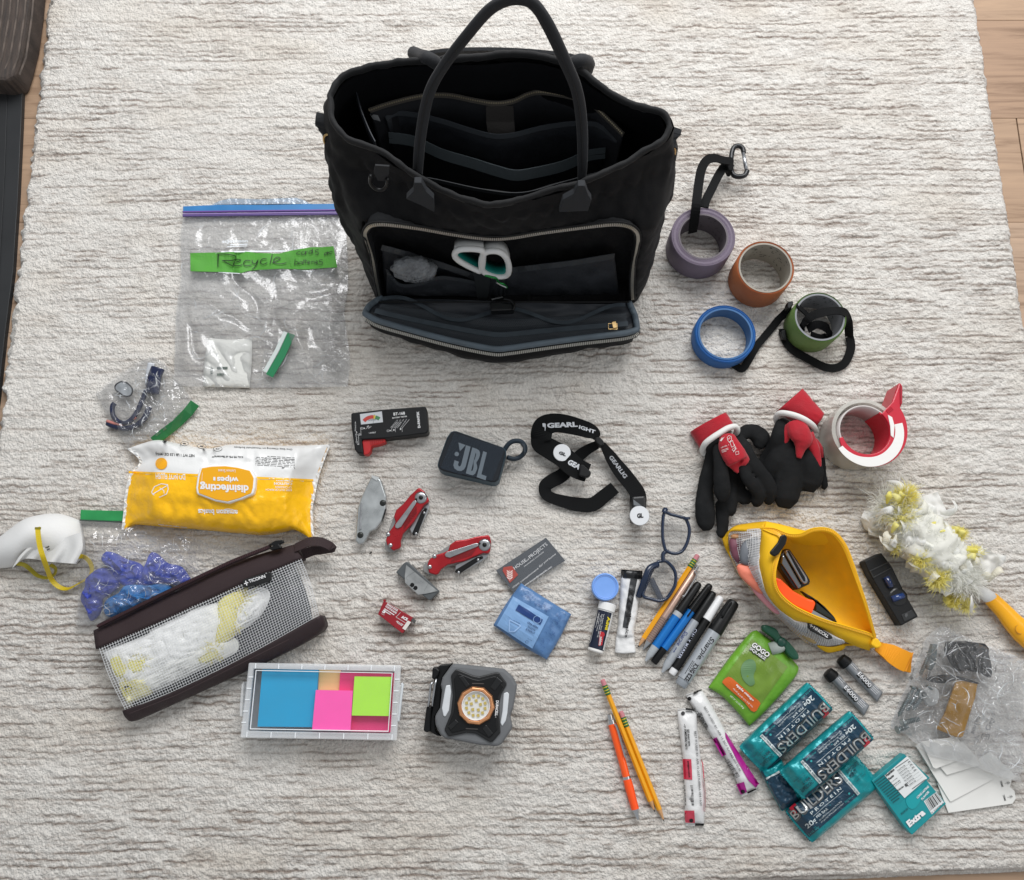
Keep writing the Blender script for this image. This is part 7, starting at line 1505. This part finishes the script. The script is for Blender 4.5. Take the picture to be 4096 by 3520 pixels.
# ---- glue tubes
for lab, dx, dy in (('small grey glue tube with black cap, the upper right one of two', 0, 0), ('small grey glue tube with black cap, lower left, partly under the snack bars', -106, 108)):
    o = thing('glue_tube', lab, 'glue tube', fN(1280+dx, 470+dy), 'two small glue tubes'); g = lambda x, y: fN(x+dx, y+dy)
    rod(P(*g(1120, 300), .007), P(*g(1172, 352), .007), [('cap', BLK, [(0, .0062), (.05, .0075), (.75, .0092), (1, .0088)])], o, 24)
    rows = coons(g, [(1210,318),(1300,420),(1457,570)], [(1457,570),(1435,610),(1412,650)], [(1140,365),(1250,480),(1412,650)], [(1210,318),(1175,340),(1140,365)], 24, 12, lambda u, v: .003+.013*(1-u*.82)*(4*v*(1-v))**.5)
    tm = packet(MB(), rows, .001); tm.build('tube_body', M('8b8f93', .35, .35, var=.05), o, smooth=True); bv = tm.bvh()
    pr = Print(g, bv, .012, .0006); pr.t('E6000', (1245,432), (1345,545), h=38, bold=.09); pr.build('outline_print', M('101010', .5), o)
    pr = Print(g, bv, .012, .0012); pr.t('E6000', (1251,427), (1347,535), h=30, bold=.02); pr.fine((1200,352),(1240,395),(1222,338), 3, .4); pr.fine((1355,545),(1400,590),(1385,520), 4, .4); pr.build('lettering', M('d5d7d9', .5), o)
# ---- protein bars
TEAL = M('129096', .3, .2, bump=(50, .6, .005), var=.06, vs=25); NVB = M('16384d', .35, .1, bump=(70, .35, .003)); 
def bar(label, A, B, wpx, z, h, flip=False, tilt=0, text=True, teal_ends=(1, 1)):
    """A = middle of the left end, B = middle of the right end (photo), wpx = width"""
    A = Vector(A); B = Vector(B); d = (B-A).normalized(); n = Vector((-d.y, d.x)); L = (B-A).length
    def q(u, v): p = A+d*(u*L)+n*((v-.5)*wpx); return (p.x, p.y)
    o = thing('protein_bar', label, 'snack bar', fN(*((A+B)/2)), 'teal and navy snack bars in a pile', z=max(z-.004, 0))
    def hf(u, v):
        e = min(1, max(0, (min(u, 1-u)-.035)/.10)); s = (4*v*(1-v))**.33
        return z+.003+h*e*s+.0042*abs(nz(u*11+v*5, v*7, z*200))*(1-e*.6)+.0022*nz(u*12, v*6, 9)+.0016*abs(nz(u*26+v*14, v*9, 2+z*300))
    wv_ = [.5+.0*k for k in range(3)]
    rows = coons(fN, [q(0, .04), q(.05, 0), q(.5, -.01), q(.95, .0), q(1, .04)], [q(1, .04), q(1.01, .5), q(1, .96)], [q(0, .96), q(.05, 1), q(.5, 1.01), q(.95, 1), q(1, .96)], [q(0, .04), q(-.01, .5), q(0, .96)], 56, 24, hf)
    mb = packet(MB(), rows, z+.0005); mb.build('wrapper', TEAL, o, smooth=True); bv = mb.bvh()
    def pq(off, pts, n_=24, m_=10, m=NVB, nm='navy_panel'):
        pr = Print(fN, bv, z+h, off); pr.quad(*[q(*p) for p in pts], n_, m_); pr.build(nm, m, o, kind=None)
    F = (lambda u, v: q(1-u, 1-v)) if flip else q
    Q = [F(.27, .16), F(.985, .16), F(.985, .985), F(.27, .985)]
    pr = Print(fN, bv, z+h, .0008); pr.quad(*Q, 30, 14); pr.quad(F(.03, .93), F(.28, .93), F(.28, .985), F(.03, .985), 10, 2); pr.build('navy_panel', NVB, o, kind=None)
    pr = Print(fN, bv, z+h, .0014); pr.quad(F(.235, .17), F(.272, .17), F(.272, .93), F(.235, .93), 2, 12); pr.build('white_strip', M('c9d3d3', .4), o, kind=None)
    if not text: return o
    def T(pr, s, u0, u1, v, hh, **k): 
        a, b_ = F(u0, v), F(u1, v); tp = F(u0, v-hh); pr.t(s, a, b_, tp, **k)
    # in the photo the print reads from the far side: baseline toward v=0
    def T2(pr, s, u0, u1, v, hh, **k):
        pr.t(s, F(u1, v), F(u0, v), F(u1, v+hh), **k)
    pr = Print(fN, bv, z+h, .0016); T2(pr, 'BUILDERS', .285, .975, .66, .285, bold=.05); pr.build('title_outline', M('5d5f60', .35, .4), o)
    pr = Print(fN, bv, z+h, .0024); T2(pr, 'BUILDERS', .29, .97, .675, .25, bold=.0); pr.build('title', M('b9bcbb', .3, .6), o)
    pr = Print(fN, bv, z+h, .0017)
    T2(pr, 'P R O T E I N', .36, .80, .53, .075, bold=.02); T2(pr, '20g', .80, .93, .33, .13, bold=.02); T2(pr, 'PER BAR', .62, .78, .38, .06, bold=.01); T2(pr, 'SEE NUTRITION INFORMATION FOR', .45, .78, .30, .035); T2(pr, 'SATURATED FAT & SUGAR CONTENT', .45, .78, .235, .035)
    a, b_ = F(.36, .48), F(.80, .48); pr.line([a, b_], 2.5); pr.build('white_lettering', M('c8d2d4', .5), o)
    pr = Print(fN, bv, z+h, .0012); T2(pr, '2.4 OZ (68g)', .83, .97, .19, .05); T2(pr, 'PROTEIN BAR', .29, .43, .22, .045); pr.disc(F(.33, .34), 9); pr.build('teal_lettering', M('3aa7ab', .5), o)
    pr = Print(fN, bv, z+h, .0021)
    a, b_, t_ = F(.249, .90), F(.249, .20), F(.262, .90); pr.t('NO ARTIFICIAL SWEETENERS', F(.247, .20), F(.247, .90), F(.264, .20), bold=.01) if not flip else pr.t('NO ARTIFICIAL SWEETENERS', F(.247, .20), F(.247, .90), F(.264, .20), bold=.01)
    T2(pr, 'CHOCOLATE', .04, .20, .72, .09, bold=.03); T2(pr, 'MINT', .10, .20, .60, .09, bold=.03); T2(pr, 'NATURALLY &', .08, .19, .50, .04); T2(pr, 'ARTIFICIALLY FLAVORED', .05, .19, .43, .04)
    pr.build('dark_lettering', M('0f4450', .5), o)
    pr = Print(fN, bv, z+h, .0022); pr.quad(F(.90, .80), F(.90, .97), F(.935, .97), F(.935, .80), 2, 4); pr.quad(F(.86, .93), F(.94, .93), F(.94, .975), F(.86, .975), 4, 1); pr.build('red_badge', M('b51c31', .4), o)
    # crimped ends
    for u in (0, 1):
        mb = MB(); K = 16
        for k in range(K):
            a, b2, c2 = q(u, .05+.9*k/K), q(u, .05+.9*(k+1)/K), q(u+(-.016 if u == 0 else .016), .05+.9*(k+.5)/K)
            mb.slab(fN, [a, b2, c2], z+.0022, z+.0034)
        mb.build('crimped_edge', TEAL if (u == 0) != flip else NVB, o, kind='stuff')
    return o
bar('snack bar mostly hidden at the bottom of the pile, its dark end pointing lower left', (560,1130), (740,1470), 190, .002, .012, text=False)
bar('snack bar at the lower end of the pile, its lettering right way up', (790,1640), (1330,1180), 330, .004, .016, flip=True)
bar('uppermost snack bar of the pile, lying farthest from the gum box', (420,1110), (960,600), 300, .006, .016)
bar('snack bar lying across the middle on top of the pile, with a red badge', (735,1310), (1290,830), 300, .024, .016)
# ---- gum pack
gu = thing('gum_pack', 'teal carton of chewing gum with a white nutrition panel, lying by the white cards', 'gum pack', fO(470, 1480))
GT = M('0f8d93', .35, var=.04)
MB().slab(fO, [(180,1432),(440,1218),(770,1612),(500,1860),(440,1795)], .001, .015).build('carton', GT, gu, bevel=.0008)
z_ = .015
pr = Print(fO, None, z_, .0004); pr.quad((282,1388),(460,1236),(620,1410),(440,1568)); pr.quad((592,1592),(690,1520),(752,1602),(655,1697)); pr.build('white_panel', M('dfe2e1', .45), gu, kind=None)
MB().slab(fO, [(195,1437),(330,1612),(370,1618),(400,1610),(440,1572),(450,1566),(640,1408),(445,1226),(440,1222)], z_-.0005, z_+.0002).build('closing_flap', M('0e868d', .35), gu)
pr = Print(fO, None, z_+.0002, .0008); pr.quad((282,1388),(460,1236),(620,1410),(440,1568)); pr.build('nutrition_panel', M('dfe2e1', .45), gu, kind=None)
MB().slab(fO, [(450,1580),(470,1560),(560,1495),(590,1530),(565,1590),(530,1640),(500,1655),(470,1640),(455,1610)], z_, z_+.0008, 3).build('thumb_tab', M('119aa0', .35), gu)
pr = Print(fO, None, z_+.0012, .0005)
pr.t('Nutrition', (300,1398), (362,1345), h=20, bold=.04); pr.t('Facts', (320,1425), (358,1392), h=18, bold=.04); pr.line([(368,1330),(470,1262)], 4); pr.line([(500,1495),(605,1420)], 4)
for k, s_ in enumerate(('Total Fat 0g', 'Sodium 0mg', 'Total Carb. 2g', 'Total Sugars 0g', 'Incl. 0g Added', 'Sugar Alcohols 2g', 'Protein 0g')): pr.t(s_, (385+k*14,1355+k*20), (445+k*14,1310+k*20), h=9, bold=.01); pr.line([(390+k*14,1360+k*20),(500+k*14,1278+k*20)], 1)
for k in range(4): pr.t('0%', (470+k*15,1290+k*22), (488+k*15,1278+k*22), h=9, bold=.02)
pr.t('15 servings', (335,1448), (385,1408), h=8); pr.t('Serving size', (352,1468), (405,1428), h=9, bold=.02); pr.t('1 stick (2.7g)', (360,1482), (412,1440), h=8); pr.t('Calories', (390,1512), (435,1478), h=14, bold=.03); pr.t('5', (450,1480), (468,1465), h=22, bold=.04)
pr.build('panel_print', INK, gu)
pr = Print(fO, None, z_, .0006); pr.bars((602,1588),(690,1524),(738,1590),(645,1668), 16); pr.t('0 22898 5', (655,1690), (750,1612), h=10); pr.build('barcode', INK, gu)
pr = Print(fO, None, z_+.0003, .0008); pr.fine((200,1440),(275,1385),(345,1600), 11, .4); pr.t('POLAR ICE', (418,1700), (470,1655), h=14, bold=.03); pr.build('dark_print', M('0a4a50', .5), gu)
pr = Print(fO, None, z_+.0008, .0006); pr.t('LONG LASTING', (543,1572), (635,1480), h=17, bold=.03, shear=.15); pr.t('FLAVOR', (580,1585), (638,1520), h=17, bold=.03, shear=.15); pr.t('Extra', (478,1798), (606,1690), h=50, bold=.06, shear=.1); pr.build('white_lettering', INKW, gu)
# ---- white cards
CW = M('e8e7e2', .7, var=.02, vs=20)
for k, (pts, z, lab) in enumerate((
    ([(700,1450),(1120,1200),(1330,1400),(1290,1420),(1275,1480),(1310,1510),(1322,1570),(1295,1612),(788,1685)], .003, 'white card with two rounded tabs and arrows, the lowest of the cards'),
    ([(528,1155),(590,1120),(1150,1395),(1140,1420),(815,1593),(800,1595)], .005, 'large plain white card under the smaller one, left of the tabbed card'),
    ([(545,1175),(640,1330),(665,1320),(610,1200)], .0065, 'narrow white card strip sticking out at the left of the cards'),
    ([(640,1180),(900,1120),(1060,1300),(775,1385),(720,1320)], .008, 'white card lying half under the clear hardware bag'),
    ([(575,1120),(860,1080),(940,1240),(690,1335),(665,1325)], .0105, 'topmost white card just below the clear hardware bag'))):
    o = MB().slab(fO, pts, z-.0016, z); ob = o.build('white_card', CW, None, bevel=.0003); tag(ob, lab, 'card', 'white cards by the gum pack')
    ob.location.z = z-.0016
    if k == 0:
        pr = Print(fO, None, z, .0004)
        for dx, dy in ((0, 0), (22, 110)):
            pr.t('COMMAND', (1220+dx,1470+dy), (1204+dx,1425+dy), h=10, bold=.02) if False else pr.t('3M2C', (1222+dx,1478+dy), (1208+dx,1430+dy), h=14, bold=.03)
            pr.line([(1232+dx,1452+dy),(1270+dx,1446+dy)], 2); pr.line([(1258+dx,1434+dy),(1272+dx,1446+dy),(1262+dx,1458+dy)], 2); pr.line([(1248+dx,1438+dy),(1260+dx,1448+dy),(1252+dx,1460+dy)], 2)
        pr.build('arrow_print', M('3a3a3a', .6), ob)
# ---- bag of hardware
hb_ = thing('hardware_bag', 'big crinkled clear plastic bag with screws, a brass plate and black brackets', 'plastic bag', fO(900, 700))
def hw2(u, v): return .014+.016*dome(u, v, .5)+crumple(u, v, 7, .022)*min(1, 8*min(u, 1-u, v, 1-v)+.3)
rows = coons(fO, [(770,200),(880,250),(1080,350),(1200,380),(1450,480)], [(1450,480),(1480,900),(1440,1200),(1400,1460)], [(370,1020),(520,1100),(650,1230),(900,1290),(1180,1390),(1400,1460)], [(770,200),(640,330),(520,620),(400,900),(370,1020)], 140, 140, hw2)
hf_ = MB().grid(rows); hf_.build('bag_film', film(gloss=.07, haze=.08, rough=.06, bs=55, bst=.6), hb_, smooth=True)
MB().grid([[Vector((p.x, p.y, .0125 if p.y < P(*fO(900, 1110)).y else .002)) for p in r[::6]] for r in rows[::7]]).build('bag_back', film(gloss=.02, haze=.28, rough=.2), hb_, smooth=True)
crease_glints('fold_glints', hf_.bvh(), hb_, fO, [(780,230),(1200,400),(1400,500),(1390,1400),(900,1270),(520,1080),(400,1010),(640,360)], 70, 170, M('e6e9eb', .08, alpha=.7, spec=1.0), 4, .0005)
pr = Print(fO, hf_.bvh(), .03, .001)
pr.t('80V1PC', (985,1060), (1035,925), h=26, bold=.01); pr.line([(1052,1095),(1060,1060),(1108,1062),(1102,1100),(1052,1095)], 5); pr.line([(1095,1030+8*0),(1080,1010),(1095,985),(1120,995),(1115,1025),(1095,1030)], 5); pr.line([(1115,975),(1128,935),(1150,970),(1115,975)], 5); pr.t('PP', (1066,1090), (1095,1090), h=22); pr.build('printed_text', M('6c6f72', .6), hb_)
bp2 = thing('brass_plate', 'flat brass coloured plate inside the clear hardware bag', 'plate', fO(860, 850), z=.012)
MB().slab(fO, [(860,610),(1022,660),(1000,780),(960,900),(905,1080),(890,1090),(850,1086),(690,1020),(760,900)], .013, .017).build('plate', M('b08434', .35, .55, bump=(60, .2), var=.12, vs=25), bp2, bevel=.0012)
for i, (pts, z, lab) in enumerate((([(770,330),(1080,345),(1110,430),(1133,520),(1130,615),(1060,590),(960,560),(860,560),(790,470)], .022, 'black rounded bracket at the top inside the clear hardware bag'), ([(615,620),(740,590),(860,600),(1020,650),(1018,664),(860,632),(760,660),(660,650)], .020, 'thin black bracket lying above the brass plate in the hardware bag'))):
    o = MB().slab(fO, pts, z-.004, z, 2).build('black_bracket', M('17181a', .35, bump=(120, .3, .002)), None, bevel=.0015); tag(o, lab, 'bracket', 'black brackets in the hardware bag')
o = MB().slab(fO, [(665,345),(705,352),(690,500),(655,560),(620,540),(640,440)], .013, .022).build('grey_bracket', M('6d7678', .4, .5), None, bevel=.001); tag(o, 'narrow grey metal bracket at the left inside the clear hardware bag', 'bracket')
o = thing('plastic_fitting', 'pale plastic knob with a hole between the screws and the brass plate', 'plastic fitting', fO(660, 760), z=.012)
MB().slab(fO, [(600,700),(680,690),(720,740),(700,820),(640,840),(600,790)], .013, .021, 3).build('fitting_body', M('b9bbbb', .35), o, bevel=.002); MB().tube([P(*fO(590, 748), .022)+Vector((math.cos(a)*.0045, math.sin(a)*.0045, 0)) for a in [k*.45 for k in range(14)]], .0014, 8, closed=True).build('fitting_ring', M('c5c8c8', .3, .6), o, smooth=True)
def screw(a, b, r, label):
    A_, B_ = P(*fO(*a), .017), P(*fO(*b), .014); o = thing('screw', label, 'screw', tuple(A_), 'long screws in the clear hardware bag'); L = (B_-A_).length; SM = M('8f9a9c', .28, .95)
    rod(A_, B_, [('screw_head', SM, [(0, r*1.2), (.01, r*1.9), (.05, r*1.9), (.07, r*.9)]), ('shank', SM, [(.06, r*.8), (.92, r*.75), (1, r*.1)])], o, 14)
    ax = (B_-A_).normalized(); u = ax.cross(Vector((0, 0, 1))).normalized(); w_ = ax.cross(u); n = int(L*.75/.0024)
    MB().tube([A_+ax*(L*.2+L*.75*k/(n*8))+(u*math.cos(k*.785)+w_*math.sin(k*.785))*r*.95 for k in range(n*8)], r*.28, 4).build('thread', SM, o, smooth=True)
screw((515,690), (390,925), .0028, 'leftmost long screw, its tip lowest, in the hardware bag'); screw((560,705), (455,880), .0028, 'long screw just right of the leftmost one in the bag'); screw((640,690), (500,870), .0030, 'long screw nearest the pale fitting in the hardware bag')
screw((420,975), (560,940), .0030, 'short thick screw lying nearly level at the bag corner'); screw((640,420), (560,600), .0024, 'screw partly hidden high at the left edge of the bag'); screw((380,1030), (470,1000), .0028, 'screw in the very lower left corner of the bag')
